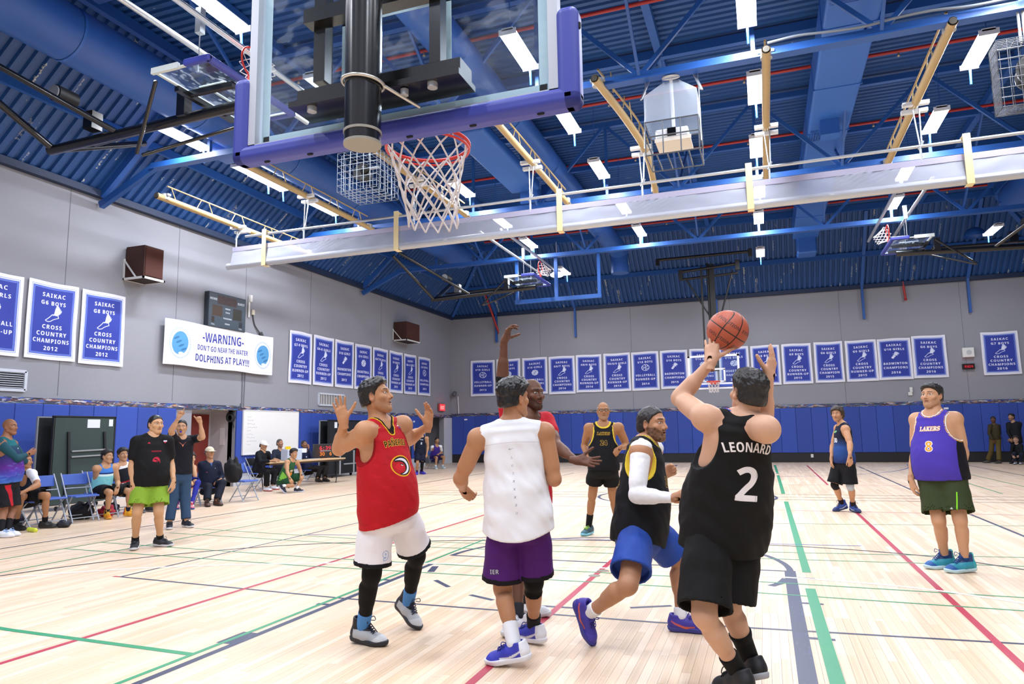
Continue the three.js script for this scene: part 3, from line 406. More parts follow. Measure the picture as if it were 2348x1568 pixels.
function foldedHoop(lab, x, y, z, s) { // a side-court hoop swung up under the roof; s = -1 hinges towards the left wall
  const t = thing('folded_hoop', lab, 'basketball hoop', null, [x, y, z]);
  mesh('glass_board', [bx(1.0, 0.015, 1.83, 0, 0, 0)], glass, t);
  mesh('painted_border', [bx(0.05, 0.02, 1.83, s * 0.5, 0, 0), bx(1.0, 0.02, 0.05, 0, 0, -0.9), bx(1, 0.02, 0.05, 0, 0, 0.9), bx(0.5, 0.02, 0.04, 0, 0.012, -0.3), bx(0.5, 0.02, 0.04, 0, 0.012, 0.3), bx(0.04, 0.02, 0.6, s * 0.15, 0.012, 0), bx(0.5, 0.09, 0.05, s * 0.28, 0, 0.94)], boardWhite, t);
  mesh('edge_padding', [rb(0.1, 0.1, 1.98, 0.03, -s * 0.52, 0, 0), rb(0.48, 0.1, 0.09, 0.03, -s * 0.33, 0, 0.95), rb(0.48, 0.1, 0.09, 0.03, -s * 0.33, 0, -0.95)], padBlue, t);
  mesh('back_frame', [bx(0.9, 0.08, 0.08, 0, -0.1, -0.35), bx(0.9, 0.08, 0.08, 0, -0.1, 0.35), bx(0.08, 0.08, 1.2, s * 0.4, -0.12, 0), tube([s * 0.55, -0.1, 0.85], [s * 1.7, -0.75, 0.1], 0.03), tube([s * 0.55, -0.1, -0.85], [s * 1.7, -0.75, 0], 0.03)], black, t);
  mesh('mast', [tube([-s * 0.3, -0.24, 0], [s * 3.7, -0.4, 0.1], 0.085), tube([s * 0.7, -0.1, -0.3], [s * 3.4, -0.1, -0.5], 0.04), tube([s * 3.6, -0.4, 0.1], [s * 4.3, 0.9, 1.9], 0.06), tube([s * 3.6, -0.4, 0.1], [s * 3.9, 0.6, -2.0], 0.06), tube([s * 2.2, -0.3, 0.1], [s * 3.9, 0.9, 2.2], 0.05), bx(0.16, 0.4, 0.16, s * 0.75, -0.1, 0.1), bx(0.2, 0.3, 0.2, s * 2.6, -0.1, 0.2)], black, t);
  mesh('winch_motor', [new THREE.CylinderGeometry(0.14, 0.14, 0.34, 16).rotateX(1.57).translate(s * 2.9, 0.25, 0.5)], blackDull, t); mesh('motor_cap', [new THREE.CylinderGeometry(0.12, 0.12, 0.02, 16).rotateX(1.57).translate(s * 2.9, 0.25, 0.69)], M(0x85888c, 0.5), t);
  mesh('cable', [tube([-s * 0.1, 0, 0.7], [-s * 0.1, 1.0, 0.7], 0.008), tube([s * 0.1, 0, -0.7], [s * 0.1, 1.0, -0.7], 0.008), bx(0.1, 0.4, 0.1, -s * 0.1, 0.8, 0.7)], galv, t);
  mesh('rim_ring', [new THREE.TorusGeometry(0.235, 0.016, 10, 32).rotateY(Math.PI / 2).translate(-s * 0.48, 0.42, 0), bx(0.03, 0.2, 0.16, -s * 0.48, 0.1, 0)], M(0xd13322, 0.4), t);
  mesh('net', netGeo(0.235, 0.12, 0.4, 5, 10, 0.007, (tt) => V(0, 0, 0)).map((g) => g.rotateZ(s * Math.PI / 2 - s * 3.14 + s * 0.5).translate(-s * 0.46, 0.4, 0)), netMat, t);
}
foldedHoop('side hoop folded up under the roof, at upper left behind the near backboard', -7.7, 6.8, -8.35, -1);
foldedHoop('side hoop folded up at far left, below the round duct', -7.6, 6.72, -23.0, -1);
foldedHoop('side hoop folded up at far right, beyond the curtain roll', 4.25, 6.75, -23.0, 1);
for (const [x, dz, lab] of [[-7.75, -8.35, 'silver rail pair above the near folded hoop'], [-7.5, -22.6, 'silver rail pair above the far left folded hoop'], [3.9, -22.6, 'silver rail pair above the far right folded hoop']]) { const t = thing('hoist_rail', lab, 'rail'); for (const o of [-0.35, 0.35]) mesh('rail', [tube([x + o, 7.5, dz + 3.4], [x + o, 7.5, dz - 2.6], 0.045, 8)], galv, t); }
{ // blue frame hanging from the far truss
  const t = thing('hanging_frame', 'empty rectangular blue steel frame hanging from the far truss', 'frame', null);
  mesh('frame_bar', [bx(0.1, 1.65, 0.1, -8.2, 6.9, -23.6), bx(0.1, 1.65, 0.1, -5.17, 6.85, -23.6), bx(0.12, 1.6, 0.1, -6.72, 6.85, -23.6), bx(3.16, 0.14, 0.12, -6.69, 6.1, -23.6)], steelLight, t);
}
// caged equipment
function cage(t, x, y, z, w, h, d, n, m, r = 0.006) {
  const g = []; const L = (a, b) => g.push(tube(a, b, r, 5));
  for (let i = 0; i <= n; i++) { const k = i / n - 0.5; for (const s of [-0.5, 0.5]) { L([x + k * w, y - h / 2, z + s * d], [x + k * w, y + h / 2, z + s * d]); L([x - w / 2, y + k * h, z + s * d], [x + w / 2, y + k * h, z + s * d]); L([x + s * w, y - h / 2, z + k * d], [x + s * w, y + h / 2, z + k * d]); L([x + s * w, y + k * h, z - d / 2], [x + s * w, y + k * h, z + d / 2]); L([x + k * w, y + s * h, z - d / 2], [x + k * w, y + s * h, z + d / 2]); L([x - w / 2, y + s * h, z + k * d], [x + w / 2, y + s * h, z + k * d]); } }
  return mesh('wire_cage', g, m, t);
}
{
  const t = thing('caged_loudspeaker', 'square wire cage round a black loudspeaker, hanging left of the near net', 'speaker');
  cage(t, -7.72, 6.92, -12.6, 0.95, 0.85, 0.9, 6, M(0xa9b3bd, 0.4, 0.5)); mesh('cone', [new THREE.CylinderGeometry(0.2, 0.12, 0.25, 20).rotateX(1.4).translate(-7.7, 6.9, -12.4), new THREE.SphereGeometry(0.1, 14, 10).translate(-7.6, 6.95, -12.25)], blackDull, t); mesh('hanger', [tube([-7.7, 7.3, -12.6], [-7.7, 7.65, -12.6], 0.02), bx(0.5, 0.04, 0.06, -7.7, 7.1, -12.6)], galv, t);
  const u = thing('caged_fan', 'wire cage with a black round unit on a rod, at the upper right edge', 'speaker');
  cage(u, 4.05, 6.6, -11.9, 0.95, 1.05, 0.35, 7, M(0x6d7076, 0.4, 0.5)); mesh('cone', [new THREE.CylinderGeometry(0.26, 0.14, 0.3, 20).rotateX(1.5).translate(4.05, 6.6, -11.9), new THREE.SphereGeometry(0.2, 16, 10).translate(4.05, 6.6, -12)], blackDull, u); mesh('rod', [tube([3.95, 7.1, -11.9], [3.95, 7.65, -11.9], 0.02), tube([4.02, 6.8, -11.9], [4.02, 7.65, -11.9], 0.03)], galvDull, u);
}
{
  const t = thing('projector_cage', 'projector in a steel cage with a clear plastic shroud under the truss', 'projector', null, [-1.22, 0, -12.1]);
  mesh('ceiling_plate', [new THREE.CylinderGeometry(0.16, 0.16, 0.02, 24).rotateX(0.25).translate(0, 7.62, 0.1)], M(0xd6d2c8, 0.5), t);
  mesh('mount_pole', [tube([0, 7.6, 0.1], [0, 6.75, 0], 0.03)], whiteMetal, t);
  const w = 0.45, d = 0.4, y0 = 6.72, y1 = 7.2, y2 = 7.58, k = 0.13, q = [];
  for (const [a, b, c, e] of [[[-w, d], [w, d]], [[w, d], [w, -d]], [[w, -d], [-w, -d]], [[-w, -d], [-w, d]]].map(([a, b]) => [a, b, [b[0] * k * 2.2, b[1] * k], [a[0] * k * 2.2, a[1] * k]])) { q.push(quad([a[0], y0, a[1]], [b[0], y0, b[1]], [b[0], y1, b[1]], [a[0], y1, a[1]]), quad([a[0], y1, a[1]], [b[0], y1, b[1]], [c[0], y2, c[1]], [e[0], y2, e[1]])); }
  mesh('plastic_shroud', q, M(0xc3cfdf, 0.25, 0, { transparent: true, opacity: 0.42 }), t);
  const f = []; const L = (a, b, r = 0.012) => f.push(tube(a, b, r, 6));
  for (const y of [6.72, 6.45, 6.12]) { L([-w, y, d], [w, y, d]); L([-w, y, -d], [w, y, -d]); L([-w, y, -d], [-w, y, d]); L([w, y, -d], [w, y, d]); }
  for (const [x, z] of [[-w, d], [w, d], [w, -d], [-w, -d], [-0.15, d], [0.15, d]]) L([x, 6.12, z], [x, 6.72, z]); for (let i = 1; i < 5; i++) L([-w + i * 0.18, 6.12, -d], [-w + i * 0.18, 6.12, d]);
  mesh('cage_frame', f, M(0x565b62, 0.5, 0.3), t);
  mesh('projector', [rb(0.56, 0.17, 0.42, 0.03, -0.02, 6.56, 0)], M(0xe7e9ec, 0.5), t); mesh('lens', [rb(0.15, 0.15, 0.02, 0.01, -0.02, 6.57, 0.215), new THREE.CylinderGeometry(0.05, 0.055, 0.05, 20).rotateX(1.57).translate(-0.02, 6.57, 0.22)], M(0x0a0a0b, 0.2), t);
  mesh('shelf', [bx(0.6, 0.02, 0.5, 0, 6.4, 0), bx(0.62, 0.06, 0.02, 0, 6.42, 0.26)], M(0xe3ddd2, 0.6), t);
  for (const s of [-1, 1]) mesh('hanger', [bar([s * 0.36, 7.75, 0], [s * 0.52, 7.25, 0.2], 0.05, 0.02), tube([s * 0.46, 7.7, 0], [s * 0.48, 6.3, 0.3], 0.012, 6)], galv, t);
}
{ const pts = []; for (let i = 0; i <= 16; i++) { const x = 0.4 + i * 0.48; pts.push([x, CH + 0.1 + 0.03 * Math.sin(i * 1.7), -11.74]); } tag(mesh('power_cable', [pipe(pts, 0.022, 90, 6)], M(0x7f8892, 0.6)), 'grey cable lying wavily along the lower chord of the projector truss', 'cable'); }
// joints of every person in metres, read off the place where each stands
const POSE = {
  red: { pe: [-2.47, 0.96, -4.32], nk: [-2.52, 1.51, -4.3], hd: [-2.54, 1.69, -4.28], hiR: [-2.5, 0.96, -4.24], hiL: [-2.44, 0.96, -4.41], shR: [-2.53, 1.45, -4.12], shL: [-2.43, 1.49, -4.46], anR: [-2.7, 0.11, -4.4], knR: [-2.55, 0.5, -4.26], anL: [-2.59, 0.18, -4.85], knL: [-2.42, 0.56, -4.66], elR: [-2.79, 1.33, -4.21], wrR: [-2.67, 1.51, -4.08], elL: [-2.53, 1.38, -4.72], wrL: [-2.31, 1.48, -4.62], hf: [0.96, 0.21, -0.2], hu: [-0.2, 0.98, 0.04], cf: [0.94, 0, 0.34], pf: [0.95, 0, 0.31], ftR: [0.99, -0.07, 0.09], haR: [-0.16, 0.97, 0.2, 0.73, 0, 0.69], ftL: [0.8, -0.53, 0.29], haL: [0.16, 0.98, 0.08, -0.26, 0.12, 0.96] },
  white: { pe: [-1.55, 0.93, -4.39], nk: [-1.58, 1.49, -4.38], hd: [-1.56, 1.65, -4.39], hiR: [-1.46, 0.93, -4.41], hiL: [-1.63, 0.93, -4.37], shR: [-1.37, 1.42, -4.44], shL: [-1.78, 1.39, -4.29], anR: [-1.57, 0.12, -4.74], knR: [-1.49, 0.46, -4.52], anL: [-1.54, 0.14, -4.25], knL: [-1.67, 0.43, -4.41], elR: [-1.31, 1.12, -4.44], wrR: [-1.48, 1.18, -4.64], elL: [-1.94, 1.13, -4.36], wrL: [-2.02, 1.04, -4.59], hf: [0.53, 0.03, -0.84], hu: [-0.02, 1, 0.03], cf: [-0.27, 0, -0.96], pf: [-0.2, 0, -0.98], ftR: [-0.94, -0.07, -0.35], haR: [-0.78, 0.51, -0.37, -0.9, 0, -0.43], ftL: [-0.98, -0.21, -0.01], haL: [0.26, -0.62, -0.75, 0.11, -0.32, -0.94] },
  bald: { pe: [-1.82, 0.96, -5.38], nk: [-1.79, 1.55, -5.39], hd: [-1.76, 1.73, -5.4], hiR: [-1.9, 0.96, -5.32], hiL: [-1.75, 0.96, -5.44], shR: [-1.9, 1.52, -5.23], shL: [-1.7, 1.51, -5.55], anR: [-1.77, 0.11, -4.98], knR: [-1.83, 0.48, -5.18], anL: [-1.86, 0.11, -5.42], knL: [-1.76, 0.47, -5.25], elR: [-1.94, 1.85, -5.19], wrR: [-1.91, 2.14, -5.16], elL: [-1.55, 1.31, -5.35], wrL: [-1.36, 1.21, -5.19], hf: [0.84, 0, 0.54], hu: [0, 1, 0], cf: [0.7, 0, 0.71], pf: [0.63, 0, 0.77], ftR: [-0.18, 0, 0.98], haR: [0.34, 0.94, -0.02, 0.95, -0.32, -0.04], ftL: [1, 0, 0.01], haL: [0.99, -0.12, -0.09, 0.48, 0.57, 0.67] },
  runner: { pe: [-0.88, 0.77, -5.08], nk: [-0.82, 1.35, -5.14], hd: [-0.77, 1.47, -5.15], hiR: [-0.88, 0.77, -4.99], hiL: [-0.88, 0.77, -5.17], shR: [-0.83, 1.28, -4.96], shL: [-0.8, 1.28, -5.32], anR: [-1.18, 0.22, -4.8], knR: [-0.89, 0.44, -4.65], anL: [-0.65, 0.11, -5.31], knL: [-0.65, 0.48, -5.4], elR: [-0.85, 0.99, -4.84], wrR: [-0.59, 0.98, -4.8], elL: [-0.9, 1.02, -5.46], wrL: [-0.79, 1.07, -5.71], hf: [0.93, 0, 0.37], hu: [0, 1, 0], cf: [1, 0, 0.03], pf: [1, 0, -0.04], ftR: [0.38, -0.91, 0.14], haR: [1, 0.05, -0.08, -0.08, 0.2, -0.98], ftL: [1, 0, -0.04], haL: [0.88, 0.45, -0.16, 0.18, 0, 0.98] },
  leonard: { pe: [-0.24, 0.91, -4.18], nk: [-0.13, 1.48, -4.08], hd: [-0.08, 1.62, -4.08], hiR: [-0.16, 0.91, -4.21], hiL: [-0.33, 0.91, -4.14], shR: [0, 1.42, -3.95], shL: [-0.31, 1.49, -4], anR: [-0.16, 0.16, -4.31], knR: [-0.25, 0.47, -4.16], anL: [-0.22, 0.15, -4.1], knL: [-0.36, 0.47, -3.9], elR: [-0.01, 1.46, -4.26], wrR: [0.03, 1.7, -4.14], elL: [-0.47, 1.61, -4.25], wrL: [-0.28, 1.81, -4.21], hf: [-0.56, 0.17, -0.81], hu: [0.18, 0.98, 0.08], cf: [-0.47, -0, -0.88], pf: [-0.39, -0, -0.92], ftR: [-0.68, -0.28, -0.68], haR: [0.29, 0.96, -0.01, -0.91, 0.09, -0.4], ftL: [-0.68, -0.24, -0.69], haL: [0.1, 0.96, -0.25, 0.15, 0.15, -0.98] },
  yellow24: { pe: [-2.12, 0.98, -9.57], nk: [-2.11, 1.52, -9.58], hd: [-2.1, 1.7, -9.58], hiR: [-2.21, 0.98, -9.55], hiL: [-2.04, 0.98, -9.6], shR: [-2.3, 1.47, -9.53], shL: [-1.9, 1.47, -9.62], anR: [-2.4, 0.12, -9.77], knR: [-2.31, 0.56, -9.67], anL: [-2, 0.12, -9.86], knL: [-2.03, 0.53, -9.71], elR: [-2.41, 1.23, -9.69], wrR: [-2.32, 1.08, -9.48], elL: [-1.83, 1.22, -9.79], wrL: [-1.88, 1.19, -9.52], hf: [0.29, 0.03, 0.96], hu: [-0.01, 1, -0.03], cf: [0.26, 0, 0.97], pf: [0.26, 0, 0.97], ftR: [-0.26, -0.05, 0.96], haR: [0.59, -0.79, 0.17, 0.42, 0.36, -0.83], ftL: [0.54, -0.05, 0.84], haL: [-0.53, -0.72, 0.44, -0.49, 0, -0.87] },
  purple8: { pe: [1.65, 0.98, -8.28], nk: [1.63, 1.56, -8.28], hd: [1.63, 1.73, -8.28], hiR: [1.57, 0.98, -8.33], hiL: [1.73, 0.98, -8.24], shR: [1.5, 1.49, -8.41], shL: [1.81, 1.49, -8.24], anR: [1.62, 0.12, -8.31], knR: [1.57, 0.49, -8.17], anL: [1.76, 0.12, -8.15], knL: [1.74, 0.51, -8.1], elR: [1.46, 1.12, -8.4], wrR: [1.38, 0.88, -8.31], elL: [1.85, 1.16, -8.23], wrL: [1.78, 0.91, -8.14], hf: [-0.66, 0.1, 0.74], hu: [0.07, 0.99, -0.08], cf: [-0.55, 0, 0.83], pf: [-0.49, 0, 0.87], ftR: [-0.94, -0.05, 0.35], haR: [0.04, -1, 0.06, 0.99, 0, -0.16], ftL: [-0.92, -0.05, 0.4], haL: [-0.12, -0.99, 0.08, -0.35, 0, -0.94] },
  blue30: { pe: [1.22, 0.93, -13.18], nk: [1.23, 1.48, -13.18], hd: [1.16, 1.65, -13.18], hiR: [1.18, 0.93, -13.26], hiL: [1.26, 0.93, -13.1], shR: [1.17, 1.41, -13.34], shL: [1.26, 1.39, -13.02], anR: [1.15, 0.14, -13.44], knR: [1.04, 0.46, -13.22], anL: [1.32, 0.11, -13.35], knL: [1.27, 0.46, -13.12], elR: [1.07, 1.11, -13.34], wrR: [1.02, 0.89, -13.21], elL: [1.29, 1.15, -12.85], wrL: [1.26, 0.95, -12.69], hf: [-0.39, -0.03, 0.92], hu: [-0.01, 1, 0.03], cf: [-0.97, 0, 0.22], pf: [-0.91, 0, 0.42], ftR: [-0.87, -0.21, 0.44], haR: [-0.01, -1, 0.1, 0.94, 0, 0.33], ftL: [0.42, -0.07, 0.91], haL: [0.04, -0.99, 0.1, -0.23, 0, -0.97] },
  green: { pe: [-7.72, 0.91, -7.27], nk: [-7.72, 1.47, -7.27], hd: [-7.7, 1.61, -7.29], hiR: [-7.76, 0.91, -7.2], hiL: [-7.68, 0.91, -7.35], shR: [-7.85, 1.38, -7.13], shL: [-7.59, 1.38, -7.4], anR: [-7.84, 0.11, -7.18], knR: [-7.71, 0.48, -7.07], anL: [-7.66, 0.11, -7.41], knL: [-7.56, 0.47, -7.27], elR: [-7.87, 1.08, -7.1], wrR: [-7.79, 0.84, -7.05], elL: [-7.6, 1.08, -7.47], wrL: [-7.47, 0.86, -7.41], hf: [0.97, 0, 0.23], hu: [0, 1, 0], cf: [0.9, 0, 0.43], pf: [0.87, 0, 0.49], ftR: [0.66, -0.05, 0.75], haR: [0.14, -0.99, -0, -0.03, 0, -1], ftL: [0.98, -0.05, -0.2], haL: [0.07, -1, 0.07, -0.94, 0, 0.34] },
  referee: { pe: [-9.05, 0.89, -9.09], nk: [-9.04, 1.43, -9.1], hd: [-9.05, 1.6, -9.09], hiR: [-9.1, 0.89, -9.02], hiL: [-9, 0.89, -9.16], shR: [-9.04, 1.39, -8.93], shL: [-9.03, 1.39, -9.28], anR: [-9, 0.11, -8.88], knR: [-9.04, 0.47, -8.98], anL: [-8.86, 0.11, -9.08], knL: [-8.95, 0.45, -9.13], elR: [-8.9, 1.54, -8.73], wrR: [-8.76, 1.75, -8.73], elL: [-8.75, 1.43, -9.24], wrL: [-8.74, 1.67, -9.17], hf: [0.64, 0, 0.77], hu: [0, 1, 0], cf: [0.8, 0, 0.6], pf: [0.8, 0, 0.6], ftR: [0.71, -0.05, 0.71], haR: [0.2, 0.96, -0.2, 0.88, 0, 0.48], ftL: [0.98, -0.05, 0.17], haL: [-0.07, 0.94, 0.33, 0.47, 0, 0.88] },
  crossed: { pe: [-10.98, 0.9, -7.63], nk: [-11, 1.46, -7.59], hd: [-10.98, 1.64, -7.63], hiR: [-10.94, 0.9, -7.55], hiL: [-11.02, 0.9, -7.71], shR: [-10.91, 1.38, -7.45], shL: [-11.07, 1.37, -7.75], anR: [-10.78, 0.11, -7.47], knR: [-10.92, 0.37, -7.58], anL: [-10.83, 0.11, -7.6], knL: [-10.97, 0.36, -7.74], elR: [-10.78, 1.15, -7.63], wrR: [-10.89, 1.21, -7.86], elL: [-10.97, 1.1, -7.88], wrL: [-10.88, 1.16, -7.64], hf: [0.94, 0, -0.34], hu: [0, 1, 0], cf: [0.89, 0, -0.46], pf: [0.89, 0, -0.46], ftR: [0.9, -0.05, -0.42], haR: [0.23, 0.33, -0.91, -0.97, 0, -0.25], ftL: [0.9, -0.05, -0.42], haL: [-0.23, 0.33, 0.91, -0.97, 0, -0.25] },
  benchwhite: { pe: [-11.4, 0.51, -8.3], nk: [-11.38, 0.94, -8.24], hd: [-11.4, 1.09, -8.21], hiR: [-11.37, 0.51, -8.21], hiL: [-11.44, 0.51, -8.38], shR: [-11.21, 0.89, -8.2], shL: [-11.56, 0.93, -8.29], anR: [-11.17, 0.11, -8.44], knR: [-11.01, 0.54, -8.32], anL: [-11.4, 0.11, -8.13], knL: [-11.22, 0.54, -8.06], elR: [-10.97, 0.72, -8.13], wrR: [-10.92, 0.64, -7.88], elL: [-11.74, 0.72, -8.42], wrL: [-11.55, 0.6, -8.28], hf: [0.92, 0, -0.4], hu: [0, 1, 0], cf: [0.92, 0, -0.4], pf: [0.92, 0, -0.4], ftR: [0.9, -0.03, -0.43], haR: [-0.37, -0.24, 0.9, 0, -1, 0], ftL: [0.99, -0.03, -0.14], haL: [0.7, -0.65, -0.29, 0, -1, 0] },
  benchteal: { pe: [-11.53, 0.52, -9.75], nk: [-11.43, 0.95, -9.72], hd: [-11.41, 1.11, -9.74], hiR: [-11.55, 0.52, -9.67], hiL: [-11.51, 0.52, -9.84], shR: [-11.43, 0.9, -9.54], shL: [-11.39, 0.9, -9.89], anR: [-11.29, 0.11, -9.7], knR: [-11.15, 0.48, -9.61], anL: [-11.21, 0.11, -10.08], knL: [-11.11, 0.47, -9.99], elR: [-11.53, 0.65, -9.65], wrR: [-11.34, 0.55, -9.86], elL: [-11.37, 0.62, -9.96], wrL: [-11.18, 0.56, -9.8], hf: [0.99, 0, -0.12], hu: [0, 1, 0], cf: [0.98, 0, 0.19], pf: [0.98, 0, 0.19], ftR: [0.9, -0.05, 0.44], haR: [0.8, -0.42, -0.43, -0.75, 0, -0.66], ftL: [0.94, -0.05, -0.32], haL: [0.19, -0.87, 0.45, -0.75, 0, -0.66] },
  benchdark: { pe: [-11.84, 0.49, -10.58], nk: [-11.87, 0.95, -10.47], hd: [-11.87, 1.12, -10.48], hiR: [-11.87, 0.49, -10.49], hiL: [-11.82, 0.49, -10.66], shR: [-11.86, 0.9, -10.3], shL: [-11.86, 0.9, -10.65], anR: [-11.53, 0.11, -10.64], knR: [-11.46, 0.49, -10.51], anL: [-11.49, 0.11, -10.81], knL: [-11.41, 0.49, -10.69], elR: [-11.94, 0.65, -10.43], wrR: [-11.7, 0.55, -10.47], elL: [-11.87, 0.65, -10.79], wrL: [-11.72, 0.54, -10.61], hf: [0.95, 0, 0.3], hu: [-0.03, 1, 0.08], cf: [0.95, 0, 0.3], pf: [0.95, 0, 0.3], ftR: [0.92, -0.05, 0.38], haR: [0.81, -0.42, -0.41, -0.74, 0, -0.68], ftL: [1, -0.05, 0.05], haL: [0.17, -0.87, 0.46, -0.74, 0, -0.68] },
  benchkid: { pe: [-11.49, 0.52, -11.71], nk: [-11.39, 0.85, -11.67], hd: [-11.36, 1, -11.7], hiR: [-11.51, 0.52, -11.63], hiL: [-11.47, 0.52, -11.78], shR: [-11.33, 0.81, -11.52], shL: [-11.4, 0.8, -11.82], anR: [-11.33, 0.1, -11.35], knR: [-11.23, 0.47, -11.38], anL: [-11.01, 0.1, -11.41], knL: [-11.08, 0.51, -11.63], elR: [-11.19, 0.62, -11.38], wrR: [-10.98, 0.59, -11.27], elL: [-11.23, 0.63, -11.7], wrL: [-11.28, 0.9, -11.67], hf: [0.96, -0.09, 0.27], hu: [0.08, 1, 0.02], cf: [0.96, 0, 0.27], pf: [0.96, 0, 0.27], ftR: [0.7, -0.05, 0.71], haR: [0.82, -0.58, 0.01, 0, -1, 0], ftL: [0.76, -0.05, 0.65], haL: [-0.07, 1, 0.07, -0.91, 0, 0.4] },
  capman: { pe: [-11.46, 0.39, -12.33], nk: [-11.42, 0.91, -12.3], hd: [-11.42, 1.1, -12.29], hiR: [-11.5, 0.39, -12.25], hiL: [-11.42, 0.39, -12.41], shR: [-11.54, 0.84, -12.18], shL: [-11.32, 0.84, -12.44], anR: [-11.06, 0.11, -11.88], knR: [-11.18, 0.39, -12.03], anL: [-10.96, 0.11, -12.05], knL: [-11.03, 0.45, -12.27], elR: [-11.64, 0.59, -12.31], wrR: [-11.44, 0.47, -12.48], elL: [-11.31, 0.57, -12.56], wrL: [-11.17, 0.52, -12.35], hf: [0.95, 0, 0.3], hu: [0, 1, 0], cf: [0.9, 0, 0.43], pf: [0.9, 0, 0.43], ftR: [0.79, -0.05, 0.61], haR: [0.43, -0.9, -0.12, -0.68, 0, -0.74], ftL: [0.98, -0.05, 0.22], haL: [-0.36, -0.46, 0.81, 0, -1, 0] },
  tablecap: { pe: [-12.8, 0.53, -15.54], nk: [-12.73, 1.03, -15.6], hd: [-12.71, 1.19, -15.62], hiR: [-12.78, 0.53, -15.46], hiL: [-12.82, 0.53, -15.63], shR: [-12.72, 0.97, -15.43], shL: [-12.68, 0.96, -15.77], anR: [-12.41, 0.11, -15.41], knR: [-12.37, 0.5, -15.37], anL: [-12.59, 0.11, -15.9], knL: [-12.63, 0.49, -16.01], elR: [-12.54, 0.77, -15.31], wrR: [-12.3, 0.79, -15.38], elL: [-12.79, 0.77, -15.98], wrL: [-12.56, 0.79, -15.85], hf: [0.98, -0.14, 0.11], hu: [0.14, 0.99, 0.02], cf: [0.98, 0, -0.19], pf: [0.98, 0, -0.19], ftR: [1, -0.05, 0.02], haR: [0.78, 0.1, -0.62, 0, -1, 0], ftL: [0.99, -0.05, -0.15], haL: [0.78, 0, -0.63, 0, -1, 0] },
  tableman: { pe: [-13.87, 0.45, -17.77], nk: [-13.86, 1.01, -17.78], hd: [-13.86, 1.22, -17.77], hiR: [-13.89, 0.45, -17.68], hiL: [-13.84, 0.45, -17.86], shR: [-13.93, 0.96, -17.61], shL: [-13.77, 0.95, -17.93], anR: [-13.58, 0.11, -17.67], knR: [-13.45, 0.38, -17.48], anL: [-13.42, 0.11, -17.79], knL: [-13.56, 0.35, -17.95], elR: [-13.8, 0.75, -17.44], wrR: [-13.54, 0.71, -17.44], elL: [-13.59, 0.75, -17.8], wrL: [-13.43, 0.88, -17.64], hf: [0.98, 0.09, 0.15], hu: [-0.09, 1, -0.01], cf: [0.97, 0, 0.24], pf: [0.97, 0, 0.24], ftR: [0.97, -0.05, 0.24], haR: [0.8, 0.1, -0.59, 0, -1, 0], ftL: [0.97, -0.05, 0.24], haL: [0, 1, 0, 0.15, 0, -0.99] },
  kneel: { pe: [-11.71, 0.35, -15.22], nk: [-11.49, 0.83, -15.21], hd: [-11.45, 0.98, -15.24], hiR: [-11.72, 0.35, -15.13], hiL: [-11.7, 0.35, -15.3], shR: [-11.51, 0.77, -15.05], shL: [-11.44, 0.76, -15.37], anR: [-11.48, 0.19, -14.9], knR: [-11.46, 0.18, -15.22], anL: [-11.39, 0.1, -15.33], knL: [-11.38, 0.37, -15.5], elR: [-11.39, 0.54, -14.92], wrR: [-11.23, 0.39, -14.81], elL: [-11.47, 0.54, -15.55], wrL: [-11.32, 0.44, -15.38], hf: [0.98, -0.03, 0.19], hu: [0.03, 1, 0.01], cf: [1, 0, 0.09], pf: [1, 0, 0.09], ftR: [0.7, -0.71, -0.08], haR: [0.46, -0.88, 0.07, -0.6, 0, -0.8], ftL: [0.96, -0.03, -0.29], haL: [0.46, -0.88, 0.07, -0.7, -0.65, -0.29] },
  tableright: { pe: [-13.7, 0.4, -18.95], nk: [-13.78, 0.95, -18.9], hd: [-13.8, 1.16, -18.89], hiR: [-13.71, 0.4, -18.86], hiL: [-13.69, 0.4, -19.04], shR: [-13.77, 0.89, -18.72], shL: [-13.7, 0.89, -19.06], anR: [-13.21, 0.11, -18.79], knR: [-13.3, 0.36, -19.04], anL: [-13.03, 0.11, -18.91], knL: [-13.19, 0.41, -19.16], elR: [-13.67, 0.65, -18.56], wrR: [-13.41, 0.65, -18.51], elL: [-13.51, 0.7, -18.91], wrL: [-13.6, 1.01, -18.85], hf: [0.94, 0.21, 0.29], hu: [-0.24, 0.97, 0.07], cf: [0.99, 0, 0.12], pf: [0.99, 0, 0.12], ftR: [0.98, -0.05, 0.21], haR: [0.84, 0.1, -0.54, 0, -1, 0], ftL: [1, -0.05, 0.04], haL: [-0.08, 1, 0.05, -1, 0, 0.03] },
  farstand: { pe: [-11.64, 0.79, -22.65], nk: [-11.6, 1.35, -22.67], hd: [-11.6, 1.58, -22.67], hiR: [-11.71, 0.79, -22.6], hiL: [-11.57, 0.79, -22.71], shR: [-11.77, 1.28, -22.59], shL: [-11.42, 1.27, -22.76], anR: [-11.71, 0.11, -22.54], knR: [-11.59, 0.43, -22.36], anL: [-11.66, 0.11, -22.82], knL: [-11.51, 0.4, -22.56], elR: [-11.83, 0.98, -22.61], wrR: [-11.76, 0.74, -22.55], elL: [-11.42, 0.97, -22.82], wrL: [-11.41, 0.73, -22.73], hf: [0.73, 0, 0.68], hu: [0, 1, 0], cf: [0.6, 0, 0.8], pf: [0.6, 0, 0.8], ftR: [0.3, -0.05, 0.95], haR: [0.13, -0.99, 0.04, 0.31, 0, -0.95], ftL: [0.97, -0.05, 0.22], haL: [0.05, -1, 0.09, -1, 0, 0.01] },
